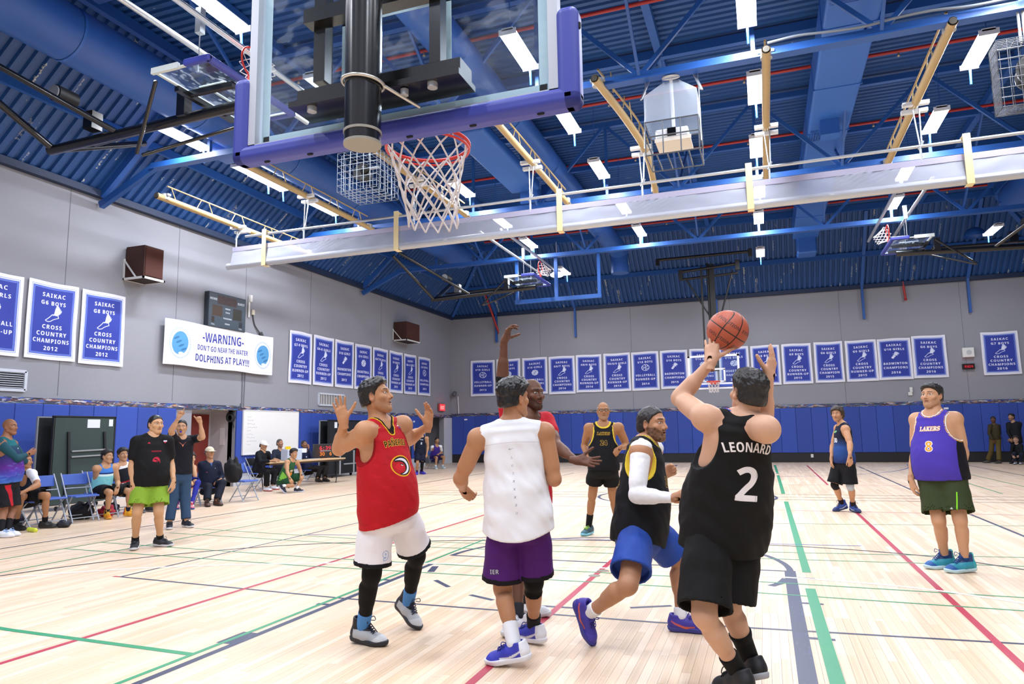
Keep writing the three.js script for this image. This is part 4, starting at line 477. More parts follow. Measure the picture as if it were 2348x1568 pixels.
  farseat: { pe: [-13.02, 0.45, -26.63], nk: [-12.85, 0.95, -26.49], hd: [-12.84, 1.15, -26.5], hiR: [-13.08, 0.45, -26.56], hiL: [-12.97, 0.45, -26.7], shR: [-13.01, 0.88, -26.41], shL: [-12.74, 0.89, -26.63], anR: [-12.69, 0.11, -26.07], knR: [-12.75, 0.46, -26.28], anL: [-12.6, 0.11, -26.54], knL: [-12.56, 0.48, -26.58], elR: [-13.12, 0.67, -26.59], wrR: [-12.87, 0.59, -26.56], elL: [-12.77, 0.66, -26.81], wrL: [-12.81, 0.59, -26.56], hf: [0.82, -0.07, 0.56], hu: [0.06, 1, 0.04], cf: [0.81, 0, 0.59], pf: [0.81, 0, 0.59], ftR: [0.58, -0.05, 0.81], haR: [0.9, -0.43, -0.11, 0, -1, 0], ftL: [0.83, -0.05, 0.56], haL: [-0.65, -0.43, 0.63, 0, -1, 0] },
  brown: { pe: [8.06, 0.92, -31.03], nk: [8.07, 1.45, -31.03], hd: [8.06, 1.62, -31.03], hiR: [7.98, 0.92, -31.07], hiL: [8.14, 0.92, -30.99], shR: [7.92, 1.38, -30.97], shL: [8.22, 1.37, -31.09], anR: [7.79, 0.11, -31.16], knR: [7.91, 0.47, -31.06], anL: [8.05, 0.11, -30.78], knL: [8.1, 0.47, -30.9], elR: [7.85, 1.1, -30.9], wrR: [7.91, 0.89, -30.78], elL: [8.25, 1.09, -31.17], wrL: [8.19, 0.87, -31.25], hf: [-0.39, -0.1, 0.91], hu: [-0.04, 0.99, 0.1], cf: [-0.47, 0, 0.88], pf: [-0.47, 0, 0.88], ftR: [-0.99, -0.05, 0.12], haR: [0.28, -0.96, 0.07, 0.23, 0, -0.97], ftL: [-0.89, -0.05, 0.45], haL: [0.1, -1, 0.02, 0.23, 0, -0.97] },
  darkfar: { pe: [8.68, 0.94, -30.92], nk: [8.67, 1.51, -30.93], hd: [8.62, 1.7, -30.94], hiR: [8.62, 0.94, -30.99], hiL: [8.74, 0.94, -30.85], shR: [8.52, 1.43, -31.02], shL: [8.85, 1.44, -30.88], anR: [8.48, 0.12, -30.72], knR: [8.59, 0.44, -30.91], anL: [8.66, 0.12, -30.67], knL: [8.71, 0.44, -30.83], elR: [8.46, 1.16, -30.89], wrR: [8.48, 0.93, -30.75], elL: [8.79, 1.14, -30.89], wrL: [8.55, 0.93, -30.95], hf: [-0.86, 0.07, 0.51], hu: [0.06, 1, -0.04], cf: [-0.76, 0, 0.65], pf: [-0.76, 0, 0.65], ftR: [-0.81, -0.05, 0.58], haR: [-0.02, -1, 0.1, 0.25, 0, -0.97], ftL: [-0.56, -0.05, 0.82], haL: [-0.51, -0.85, -0.13, 0.25, 0, -0.97] },
  farkid: { pe: [8.55, 0.33, -30.3], nk: [8.52, 0.72, -30.31], hd: [8.51, 0.89, -30.31], hiR: [8.49, 0.33, -30.34], hiL: [8.61, 0.33, -30.26], shR: [8.38, 0.66, -30.27], shL: [8.64, 0.66, -30.24], anR: [8.36, 0.09, -30.09], knR: [8.33, 0.39, -30.03], anL: [8.5, 0.09, -30.05], knL: [8.52, 0.37, -29.92], elR: [8.3, 0.44, -30.19], wrR: [8.28, 0.34, -30.01], elL: [8.62, 0.43, -30.16], wrL: [8.5, 0.31, -30.04], hf: [-0.41, -0.07, 0.91], hu: [-0.03, 1, 0.06], cf: [-0.56, 0, 0.83], pf: [-0.56, 0, 0.83], ftR: [-0.56, -0.05, 0.83], haR: [0.2, -0.92, 0.34, 0.25, 0, -0.97], ftL: [-0.33, -0.05, 0.94], haL: [-0.9, -0.43, 0.07, 0.25, 0, -0.97] },
};
const BALL = [-0.179, 2.003, -4.300];
// ---------- things on the walls ----------
const BW = 292, BH = 512;
const banners = [ // lines above the picture, picture, lines below, year
  ['U16 GIRLS', 'b', 'BASKETBALL,RUNNER-UP', ''], ['G6 BOYS', 'f', 'CROSS,COUNTRY,CHAMPIONS', '2012'], ['G8 BOYS', 'f', 'CROSS,COUNTRY,CHAMPIONS', '2012'],
  ['G7-9 BOYS', 'f', 'CROSS,COUNTRY,RUNNER-UP', '2012'], ['G4-6 GIRLS', 'f', 'CROSS,COUNTRY,RUNNER-UP', '2012'], ['U18 GIRLS', 's', 'BADMINTON,CHAMPIONS', '2013'], ['U14 GIRLS', 'b', 'BASKETBALL,CHAMPIONS', '2013'], ['G6/7/8 BOYS', 'f', 'CROSS,COUNTRY,RUNNER-UP', '2013'], ['G8 BOYS', 'f', 'CROSS,COUNTRY,RUNNER-UP', '2013'], ['G4-6 GIRLS', 'f', 'CROSS,COUNTRY,RUNNER-UP', '2013'], ['U16 BOYS', 'v', 'VOLLEYBALL,CHAMPIONS', '2013'],
  ['U16 GIRLS', 'v', 'VOLLEYBALL,RUNNER-UP', '2013'], ['U18 BOYS', 'b', 'BASKETBALL,CHAMPIONS', '2013'], ['U18 GIRLS', 'b', 'BASKETBALL,CHAMPIONS', '2014'], ['G6/7 BOYS', 'f', 'CROSS,COUNTRY,CHAMPIONS', '2014'], ['G8/9 BOYS', 'f', 'CROSS,COUNTRY,RUNNER-UP', '2014'], ['G6/8/9 GIRLS', 'f', 'CROSS,COUNTRY,RUNNER-UP', '2014'], ['U18 BOYS', 'v', 'VOLLEYBALL,RUNNER-UP', '2014'], ['U16 BOYS', 's', 'BADMINTON,CHAMPIONS', '2015'], ['U16 BOYS', 'b', 'BASKETBALL,CHAMPIONS', '2015'], ['U16 GIRLS', 'b', 'BASKETBALL,CHAMPIONS', '2015'], ['G8 BOYS', 'f', 'CROSS,COUNTRY,CHAMPIONS', '2015'], ['G9 BOYS', 'f', 'CROSS,COUNTRY,RUNNER-UP', '2015'], ['G6 GIRLS', 'f', 'CROSS,COUNTRY,CHAMPION', '2015'], ['G9 GIRLS', 'f', 'CROSS,COUNTRY,RUNNER-UP', '2015'], ['U16 GIRLS', 's', 'BADMINTON,CHAMPIONS', '2016'], ['G6 BOYS', 'f', 'CROSS,COUNTRY,CHAMPIONS', '2016'], ['G7 BOYS', 'f', 'CROSS,COUNTRY,CHAMPIONS', '2016']];
function icon(g, kind, x, y, r) {
  g.save(); g.translate(x, y); g.fillStyle = g.strokeStyle = '#dfe6fb'; g.lineWidth = r * 0.09; g.lineCap = 'round';
  const bl = '#3040a0';
  if (kind === 'b') { g.beginPath(); g.arc(0, 0, r * 0.85, 0, 7); g.fill(); g.strokeStyle = bl; for (const a of [0.5, 2.05]) { g.save(); g.rotate(a); g.beginPath(); g.moveTo(-r * 0.85, 0); g.lineTo(r * 0.85, 0); g.stroke(); g.beginPath(); g.ellipse(0, -r * 1.02, r * 0.85, r * 0.65, 0, 0.35, 2.8); g.stroke(); g.beginPath(); g.ellipse(0, r * 1.02, r * 0.85, r * 0.65, 0, 3.5, 5.9); g.stroke(); g.restore(); break; } g.beginPath(); g.moveTo(-r * 0.4, r * 0.72); g.lineTo(r * 0.4, -r * 0.72); g.stroke(); }
  if (kind === 'v') { g.lineWidth = r * 0.13; g.beginPath(); g.arc(0, 0, r * 0.85, 0, 7); g.stroke(); for (let k = 0; k < 3; k++) { g.save(); g.rotate(k * 2.094); g.beginPath(); g.moveTo(0, 0); g.quadraticCurveTo(r * 0.2, -r * 0.5, -r * 0.15, -r * 0.85); g.stroke(); g.beginPath(); g.moveTo(r * 0.28, -r * 0.16); g.quadraticCurveTo(r * 0.6, -r * 0.4, r * 0.4, -r * 0.74); g.stroke(); g.restore(); } }
  if (kind === 's') { g.rotate(0.6); g.beginPath(); g.arc(0, r * 0.75, r * 0.28, 0, 7); g.fill(); for (let k = -2; k <= 2; k++) { g.save(); g.rotate(k * 0.2); g.beginPath(); g.moveTo(-r * 0.1, r * 0.45); g.lineTo(-r * 0.16, -r * 0.75); g.quadraticCurveTo(0, -r * 1.05, r * 0.16, -r * 0.75); g.lineTo(r * 0.1, r * 0.45); g.stroke(); g.restore(); } g.beginPath(); g.moveTo(-r * 0.5, -r * 0.1); g.lineTo(r * 0.5, -r * 0.1); g.stroke(); }
  if (kind === 'f') { g.rotate(-0.35); g.beginPath(); g.moveTo(-r * 1.05, r * 0.5); g.quadraticCurveTo(-r * 0.5, r * 0.25, -r * 0.1, -r * 0.05); g.lineTo(r * 0.5, r * 0.1); g.lineTo(r * 0.45, r * 0.55); g.quadraticCurveTo(-r * 0.2, r * 0.55, -r * 0.5, r * 0.75); g.quadraticCurveTo(-r * 0.95, r * 0.8, -r * 1.05, r * 0.5); g.stroke(); for (let k = 0; k < 5; k++) { g.beginPath(); g.moveTo(-r * 0.05 + k * r * 0.05, r * 0.05); g.quadraticCurveTo(r * 0.45, -r * 0.1 - k * r * 0.16, r * 1.05 - k * r * 0.05, -r * 0.25 - k * r * 0.2); g.quadraticCurveTo(r * 0.9, r * 0.1 - k * r * 0.18, r * 0.3, r * 0.2 - k * r * 0.05); g.globalAlpha = 0.75; g.fill(); g.stroke(); g.globalAlpha = 1; } }
  g.restore();
}
const bannerTex = canvas(2048, 2048, (g) => {
  g.fillStyle = '#e6e7f2'; g.fillRect(0, 0, 2048, 2048); g.textAlign = 'center'; g.textBaseline = 'middle';
  banners.forEach(([who, ic, words, year], i) => {
    const x = (i % 7) * BW, y = Math.floor(i / 7) * BH, c = x + BW / 2; g.save(); g.beginPath(); g.rect(x, y, BW, BH); g.clip();
    g.fillStyle = '#e8e8f2'; g.fillRect(x, y, BW, BH); g.fillStyle = '#9fb0e6'; g.fillRect(x + 17, y + 22, BW - 34, BH - 44); g.fillStyle = '#eef0fa'; g.fillRect(x + 21, y + 27, BW - 42, BH - 54); g.fillStyle = '#3646a6'; g.fillRect(x + 24, y + 32, BW - 48, BH - 64); g.fillStyle = '#5f74c8'; g.fillRect(x + 26, y + 34, BW - 52, BH - 68); g.fillStyle = '#3442a0'; g.fillRect(x + 36, y + 46, BW - 72, BH - 92);
    g.fillStyle = '#e9ecfb';
    const txt = (s, yy, px, sp) => { g.font = `bold ${px}px sans-serif`; const ch = [...s], w = ch.map((k) => g.measureText(k).width), L = w.reduce((a, b) => a + b, 0) + sp * (ch.length - 1), k = Math.min(1, (BW - 84) / L); let p = c - L * k / 2; ch.forEach((q, j) => { g.save(); g.translate(p + w[j] * k / 2, y + yy); g.scale(k, 1.15); g.fillText(q, 0, 0); g.restore(); p += (w[j] + sp) * k; }); };
    txt('SAIKAC', 85, 33, 4); txt(who, 137, 31, 3); icon(g, ic, c + 2, y + 212, ic === 'f' ? 52 : 46);
    const ws = words.split(','); ws.forEach((s, j) => txt(s, (ws.length === 3 ? 296 : 312) + j * (ws.length === 3 ? 46 : 52), 33, 3)); if (year) txt(year, ws.length === 3 ? 437 : 425, 33, 3);
    g.restore();
  });
});
const bannerMat = M(0xffffff, 0.55, 0, { map: bannerTex, specularIntensity: 0.5 });
const kinds = { f: 'winged foot', b: 'basketball', v: 'volleyball', s: 'shuttlecock' };
function bannerGeo(i, w, h, ph) {
  const g = new THREE.BoxGeometry(w, h, 0.012, 14, 14, 1), p = g.attributes.position, u = g.attributes.uv, n = g.attributes.normal;
  const u0 = (i % 7) * BW / 2048, v1 = 1 - Math.floor(i / 7) * BH / 2048;
  for (let k = 0; k < p.count; k++) {
    const a = p.getX(k) / w + 0.5, b = p.getY(k) / h + 0.5;
    if (n.getZ(k) > 0.5) u.setXY(k, u0 + a * BW / 2048, v1 - (1 - b) * BH / 2048); else u.setXY(k, u0 + 0.002, v1 - 0.004);
    p.setZ(k, p.getZ(k) + 0.012 * noise.noise(a * 2.2 + ph, b * 2 + ph, 3) * 1.6 + 0.006 * Math.sin(a * 5 + b * 3 + ph)); p.setY(k, p.getY(k) + 0.01 * Math.sin(a * 6 + ph) * (b > 0.5 ? 1 : 0.4)); p.setX(k, p.getX(k) + (a - 0.5) * 0.02 * (1 - b) + 0.004 * Math.sin(b * 7 + ph));
  }
  g.computeVertexNormals(); return g;
}
function addBanner(i, side, a0, a1, y0, y1, where) {
  const w = Math.abs(a1 - a0), o = mesh('wall_banner', [bannerGeo(i, w, y1 - y0, i * 1.7)], bannerMat);
  const c = (a0 + a1) / 2; if (side === 'L') { o.position.set(XL + 0.04, (y0 + y1) / 2, c); o.rotation.y = Math.PI / 2; } else o.position.set(c, (y0 + y1) / 2, ZB + 0.04);
  tag(o, `blue white-bordered banner with ${kinds[banners[i][1]]}, ${banners[i][0]}${banners[i][3] ? ' ' + banners[i][3] : ''}, ${where}`, 'banner', side === 'L' ? (i < 3 ? 'large banners on the near left wall' : 'banners on the far left wall') : 'banners along the far wall');
}
addBanner(0, 'L', -9.06, -10.24, 3.17, 4.87, 'cut by the frame edge'); addBanner(1, 'L', -10.36, -11.51, 3.17, 4.88, 'on the near left wall'); addBanner(2, 'L', -11.62, -12.78, 3.16, 4.89, 'on the near left wall');
[[-19.16, -20.36], [-20.47, -21.68], [-21.79, -23.0], [-23.1, -24.31], [-24.42, -25.6], [-25.73, -26.88], [-27.02, -28.14], [-28.34, -29.55]].forEach(([a, b], k) => addBanner(3 + k, 'L', a, b, 3.18, 4.93, ['first right of the dolphin notice', 'second right of the dolphin notice', 'third right of the dolphin notice', 'fourth right of the dolphin notice', 'half behind the red player', 'below the far speaker box', 'second from the corner', 'nearest the corner'][k]));
[[-13.62, -12.34], [-12.25, -11.03], [-10.91, -9.66], [-9.57, -8.3], [-8.24, -7.02], [-6.92, -5.68], [-5.62, -4.39], [-4.31, -3.11], [-3.02, -1.86], [-1.76, -0.52], [-0.43, 0.74], [0.83, 1.99], [2.1, 3.2], [3.3, 4.47], [4.5, 5.72], [5.75, 6.95], [8.16, 9.4]].forEach(([a, b], k) => addBanner(11 + k, 'B', a, b, [3.23, 3.25, 3.24, 3.2, 3.24, 3.23, 3.23, 3.26, 3.27, 3.28, 3.27, 3.28, 3.29, 3.29, 3.31, 3.33, 3.35][k], k > 14 ? 5.03 : 4.99, ['leftmost on the far wall', 'behind the raised arm', 'beside the bald man\'s head', 'fourth on the far wall', 'fifth on the far wall', 'sixth on the far wall', 'above the bearded runner', 'left of the far hoop', 'behind the far board\'s left half', 'behind the far board\'s right half', 'behind the shooter\'s right hand', 'right of the shooter\'s hand', 'fifth from the right', 'fourth from the right', 'third from the right', 'left of the white wall speaker', 'rightmost on the far wall'][k]));
{ // long white notice
  const tex = canvas(1024, 300, (g, W, H) => {
    g.fillStyle = '#e9e9f2'; g.fillRect(0, 0, W, H); g.strokeStyle = '#c9cbe0'; g.lineWidth = 3; g.strokeRect(16, 16, W - 32, H - 32); g.fillStyle = '#27318f'; g.textAlign = 'center'; g.textBaseline = 'middle';
    const t = (s, y, px, sx) => { g.save(); g.translate(512, y); g.scale(sx, 1); g.font = `bold ${px}px sans-serif`; g.fillText(s, 0, 0); g.restore(); };
    t('-WARNING-', 82, 92, 0.78); t("DON'T GO NEAR THE WATER", 160, 50, 0.72); t('DOLPHINS AT PLAY!!!', 232, 68, 0.76);
    for (const x of [128, 912]) { g.strokeStyle = '#9fb9d6'; g.lineWidth = 12; g.setLineDash([7, 5]); g.beginPath(); g.ellipse(x, 152, 84, 100, 0, 0, 7); g.stroke(); g.setLineDash([]); g.fillStyle = '#4f93c6'; g.beginPath(); g.ellipse(x, 152, 66, 80, 0.3, 0, 7); g.fill(); g.fillStyle = '#2f6f9f'; for (let k = 0; k < 4; k++) { g.beginPath(); g.ellipse(x - 30 + k * 20, 120 + k * 24, 26, 7, -0.4, 0, 7); g.fill(); } g.fillStyle = '#d5e9ee'; g.beginPath(); g.ellipse(x + 8, 222, 22, 10, 0, 0, 7); g.fill(); }
  });
  const g = new THREE.BoxGeometry(4.28, 1.2, 0.012, 24, 6, 1), p = g.attributes.position, n = g.attributes.normal, u = g.attributes.uv;
  for (let k = 0; k < p.count; k++) { p.setZ(k, p.getZ(k) + 0.02 * noise.noise(p.getX(k) * 1.3, p.getY(k) * 1.5, 9)); p.setY(k, p.getY(k) + 0.012 * Math.sin(p.getX(k) * 3)); if (n.getZ(k) < 0.5) u.setXY(k, 0.004, 0.01); }
  g.computeVertexNormals(); const o = mesh('notice_banner', [g], M(0xffffff, 0.5, 0, { map: tex })); o.position.set(XL + 0.14, 3.94, -16.05); o.rotation.y = Math.PI / 2;
  tag(o, 'long white warning banner about dolphins under the dark scoreboard', 'banner');
}
{ // wall scoreboard
  const t = thing('scoreboard', 'dark unlit scoreboard on the left wall, its foot behind the white notice', 'scoreboard', null, [XL, 5.03, -16.13], Math.PI / 2);
  mesh('case', [rb(1.5, 1.0, 0.16, 0.01, 0, 0, 0.09)], M(0x2e3740, 0.5), t);
  const tex = canvas(512, 340, (g, W, H) => { g.fillStyle = '#36424d'; g.fillRect(0, 0, W, H); g.fillStyle = '#331a10'; g.fillRect(110, 14, 270, 90); g.fillStyle = '#3a2714'; g.fillRect(40, 120, 140, 110); g.fillStyle = '#1e1c10'; g.fillRect(330, 120, 130, 120); g.fillStyle = '#2a1a10'; g.fillRect(35, 240, 40, 60); g.fillStyle = '#1d2026'; g.fillRect(420, 250, 50, 60); g.fillStyle = '#cfd6dc'; g.textAlign = 'center'; g.textBaseline = 'middle'; g.font = 'bold 34px sans-serif'; g.fillText('HOME', 56, 60); g.fillText('GUEST', 446, 60); g.font = 'bold 20px sans-serif'; g.fillText('PERIOD', 255, 140); g.fillText('FOULS', 255, 178); g.fillText('POSSESSION', 255, 240); g.fillText('BONUS', 255, 296); g.fillText('T.O.L.', 58, 318); g.fillText('T.O.L.', 446, 322); g.fillStyle = '#5a3b22'; for (let k = 0; k < 30; k++) g.fillRect(115 + rnd() * 250, 18 + rnd() * 80, 14, 3); });
  mesh('face', [new THREE.PlaneGeometry(1.46, 0.96).translate(0, 0, 0.172)], M(0xffffff, 0.35, 0, { map: tex }), t);
  const s = thing('siren', 'small white alarm horn with grey cable beside the scoreboard', 'alarm', null, [XL, 5.45, -17.3], Math.PI / 2);
  mesh('horn', [rb(0.1, 0.22, 0.1, 0.02, -0.1, 0.18, 0.06), rb(0.06, 0.5, 0.03, 0.01, -0.12, -0.15, 0.03)], M(0xdcdcd8, 0.5), s); mesh('box', [rb(0.12, 0.16, 0.06, 0.01, 0.06, -0.22, 0.03)], M(0xc9c4b2, 0.6), s);
  mesh('cable', [pipe([[0.06, -0.3, 0.03], [0.16, -0.6, 0.03], [0.4, -0.85, 0.05], [0.5, -1.0, 0.05]], 0.02, 20, 6), tube([0.42, -0.8, 0.05], [0.54, -0.98, 0.05], 0.05)], M(0x4a4c50, 0.6), s);
  tag(mesh('wall_cable', [tube([XL + 0.02, 3.35, -17.0], [XL + 0.02, 2.34, -17.02], 0.012, 6), tube([XL + 0.02, 3.35, -17.12], [XL + 0.02, 2.34, -17.1], 0.012, 6), bx(0.05, 0.12, 0.08, XL + 0.03, 2.36, -17.0)], M(0x72757e, 0.6)), 'pair of thin grey cables running down the wall below the white notice', 'cable');
}
function speakerBox(z0, z1, y0, y1, d, lab) {
  const t = thing('wall_speaker', lab, 'speaker', null, [XL, 0, (z0 + z1) / 2], Math.PI / 2), w = Math.abs(z1 - z0);
  mesh('speaker_case', [rb(w, y1 - y0, d, 0.01, 0, (y0 + y1) / 2, d / 2 + 0.04)], M(0x3a1a12, 0.7), t); mesh('speaker_cloth', [rb(w - 0.06, y1 - y0 - 0.06, 0.02, 0.005, 0, (y0 + y1) / 2, d + 0.045)], M(0x47221a, 0.9, 0, { bumpMap: weaveBump, bumpScale: 0.002 }), t);
  mesh('bracket', [bx(w + 0.08, 0.05, 0.04, 0, y0 - 0.03, d + 0.06), bx(w + 0.08, 0.05, 0.04, 0, y0 - 0.03, 0.03), ...[-1, 1].flatMap((s) => [bx(0.04, 0.05, d + 0.08, s * (w / 2 + 0.02), y0 - 0.03, d / 2 + 0.04), bx(0.04, (y1 - y0) * 0.62, 0.03, s * (w / 2 + 0.02), y0 + (y1 - y0) * 0.3, 0.02), bar([s * (w / 2 + 0.02), y0 + (y1 - y0) * 0.55, 0.03], [s * (w / 2 + 0.02), y0 - 0.02, d * 0.7], 0.03, 0.03)])], M(0xd9dad8, 0.5), t);
  mesh('tray', [bx(w - 0.04, 0.012, d - 0.04, 0, y0 - 0.045, d / 2 + 0.04)], M(0x2c1a13, 0.8), t);
}
speakerBox(-12.72, -13.3, 5.36, 6.14, 0.6, 'brown speaker box on white bracket, above the near left banners'); speakerBox(-26.1, -27.3, 5.42, 6.18, 0.6, 'brown speaker box on white bracket, above the far left banners');
function vent(z0, z1, y0, y1, lab, vertical) {
  const t = thing('wall_vent', lab, 'vent', null, [XL, (y0 + y1) / 2, (z0 + z1) / 2], Math.PI / 2), w = Math.abs(z1 - z0), h = y1 - y0, fr = M(0xc3c9d4, 0.5);
  mesh('vent_frame', [bx(w, 0.06, 0.05, 0, h / 2, 0.025), bx(w, 0.06, 0.05, 0, -h / 2, 0.025), bx(0.06, h, 0.05, w / 2, 0, 0.025), bx(0.06, h, 0.05, -w / 2, 0, 0.025)], fr, t); mesh('vent_back', [bx(w, h, 0.01, 0, 0, 0.008)], M(vertical ? 0x9a9aa0 : 0x34353a, 0.8), t);
  if (vertical) for (let x = -w / 2 + 0.12; x < w / 2; x += 0.16) mesh('slat', [bx(0.07, h - 0.06, 0.012, x, 0, 0.03, [0, 0.5, 0]).translate(0, 0, 0)], M(0xd3d0c6, 0.6), t); else for (let y = -h / 2 + 0.05; y < h / 2 - 0.03; y += 0.045) mesh('slat', [bx(w - 0.08, 0.006, 0.03, 0, 0, 0, [0.5, 0, 0]).translate(0, y, 0.03)], fr, t);
}
vent(-9.2, -10.44, 2.47, 2.87, 'louvred wall vent above the pads at the left edge', false); vent(-20.85, -22.43, 2.5, 2.9, 'white wall vent with upright slats near the raised hand', true);
{
  const t = thing('exit_sign', 'small lit red exit sign above the dark doorway', 'sign', null, [XL + 0.04, 2.68, -30.68], Math.PI / 2);
  const tex = canvas(128, 64, (g) => { g.fillStyle = '#ff4a55'; g.fillRect(0, 0, 128, 64); g.fillStyle = '#ffd9d0'; g.font = 'bold 44px sans-serif'; g.textAlign = 'center'; g.textBaseline = 'middle'; g.fillText('EXIT', 64, 34); });
  mesh('sign_case', [rb(0.62, 0.36, 0.1, 0.02, 0, 0, 0.04)], M(0xb8474a, 0.5), t); mesh('lit_sign_face', [new THREE.PlaneGeometry(0.58, 0.32).translate(0, 0, 0.094)], new THREE.MeshStandardMaterial({ color: 0x220808, map: tex, emissive: 0xffffff, emissiveMap: tex, emissiveIntensity: 0.9, roughness: 0.5 }), t);
  const l = new THREE.PointLight(0xff4040, 0.25); l.position.set(XL + 0.35, 2.68, -30.68); scene.add(l);
}
{
  const t = thing('whiteboard', 'large whiteboard with faint handwriting behind the scorers\' table', 'whiteboard', null, [XL + 0.07, 1.56, -18.32], Math.PI / 2);
  mesh('board', [rb(2.6, 1.3, 0.03, 0.005, 0, 0, 0.02)], M(0xe9e9e6, 0.35), t); mesh('board_frame', [bx(2.64, 0.025, 0.045, 0, 0.66, 0.022), bx(2.64, 0.025, 0.06, 0, -0.66, 0.03), bx(0.025, 1.32, 0.045, 1.31, 0, 0.022), bx(0.025, 1.32, 0.045, -1.31, 0, 0.022)], M(0xd5d6d8, 0.4), t);
  const tex = canvas(256, 256, (g) => { g.clearRect(0, 0, 256, 256); g.fillStyle = '#e9e9e6'; g.fillRect(0, 0, 256, 256); g.strokeStyle = '#9a9fae'; g.lineWidth = 2.2; for (let r = 0; r < 9; r++) for (let k = 0; k < 2 + (r * 5) % 4; k++) { const x = 16 + k * 28, y = 24 + r * 25; g.beginPath(); g.moveTo(x, y); for (let j = 1; j < 5; j++) g.lineTo(x + j * 5, y + (rnd() - 0.5) * 10); g.stroke(); } });
  mesh('handwriting', [new THREE.PlaneGeometry(0.8, 1.05).translate(-0.78, 0.03, 0.0365)], M(0xffffff, 0.4, 0, { map: tex }), t);
  tag(mesh('hose_coil', [new THREE.TorusGeometry(0.13, 0.035, 8, 24).translate(XL - 0.12, 2.02, Zd1 + 0.05), new THREE.TorusGeometry(0.1, 0.03, 8, 24).translate(XL - 0.12, 1.99, Zd1 + 0.09), tube([XL - 0.05, 1.9, Zd1 + 0.05], [XL - 0.02, 1.7, Zd1 + 0.03], 0.02)], M(0x26272b, 0.7)), 'black coiled cord hanging on the jamb of the red door recess', 'cord');
}
{
  const t = thing('wall_clock_speaker', 'square white loudspeaker high on the far wall', 'speaker', null, [7.68, 4.27, ZB + 0.01]); mesh('speaker_case', [rb(0.4, 0.38, 0.14, 0.02, 0, 0, 0.07)], M(0xdedfdc, 0.5), t); mesh('speaker_grille', [new THREE.CylinderGeometry(0.09, 0.09, 0.012, 24).rotateX(1.5708).translate(0.02, 0, 0.145)], M(0xb9bfc2, 0.6), t);
  const u = thing('digital_clock', 'small digital clock with red figures below the white wall speaker', 'clock', null, [7.65, 3.72, ZB + 0.01]); mesh('clock_case', [rb(0.42, 0.22, 0.1, 0.02, 0, 0, 0.05)], M(0x1b1012, 0.4), u);
  const tex = canvas(128, 64, (g) => { g.fillStyle = '#120406'; g.fillRect(0, 0, 128, 64); g.fillStyle = '#ff2438'; g.font = 'bold 46px monospace'; g.textAlign = 'center'; g.textBaseline = 'middle'; g.fillText('8:26', 66, 34); });
  mesh('clock_display', [new THREE.PlaneGeometry(0.36, 0.16).translate(0, 0, 0.102)], new THREE.MeshStandardMaterial({ color: 0x0a0203, emissive: 0xffffff, emissiveMap: tex, emissiveIntensity: 0.8, roughness: 0.4 }), u);
  const l = new THREE.PointLight(0xff3040, 0.06); l.position.set(7.65, 3.72, ZB + 0.2); scene.add(l);
  const w = thing('thermostat', 'small white thermostat above the pads on the far wall', 'thermostat', null, [5.55, 2.82, ZB + 0.01]); mesh('thermostat_case', [rb(0.1, 0.2, 0.07, 0.01, 0.04, 0.06, 0.04), rb(0.14, 0.14, 0.06, 0.01, 0, -0.1, 0.03)], M(0xdcdcd8, 0.5), w);
  const q = thing('security_camera', 'small grey camera and white conduit at the far left corner', 'camera', null, [-14.35, 3.25, ZB + 0.02]); mesh('camera_body', [new THREE.SphereGeometry(0.12, 14, 10).translate(-0.1, 0.1, 0.2), tube([-0.1, 0.2, 0], [-0.1, 0.2, 0.2], 0.05)], M(0x555a60, 0.5), q); mesh('conduit', [tube([0.02, 0, 0.02], [0.06, -0.85, 0.02], 0.03)], M(0xcfd2d6, 0.6), q);
}
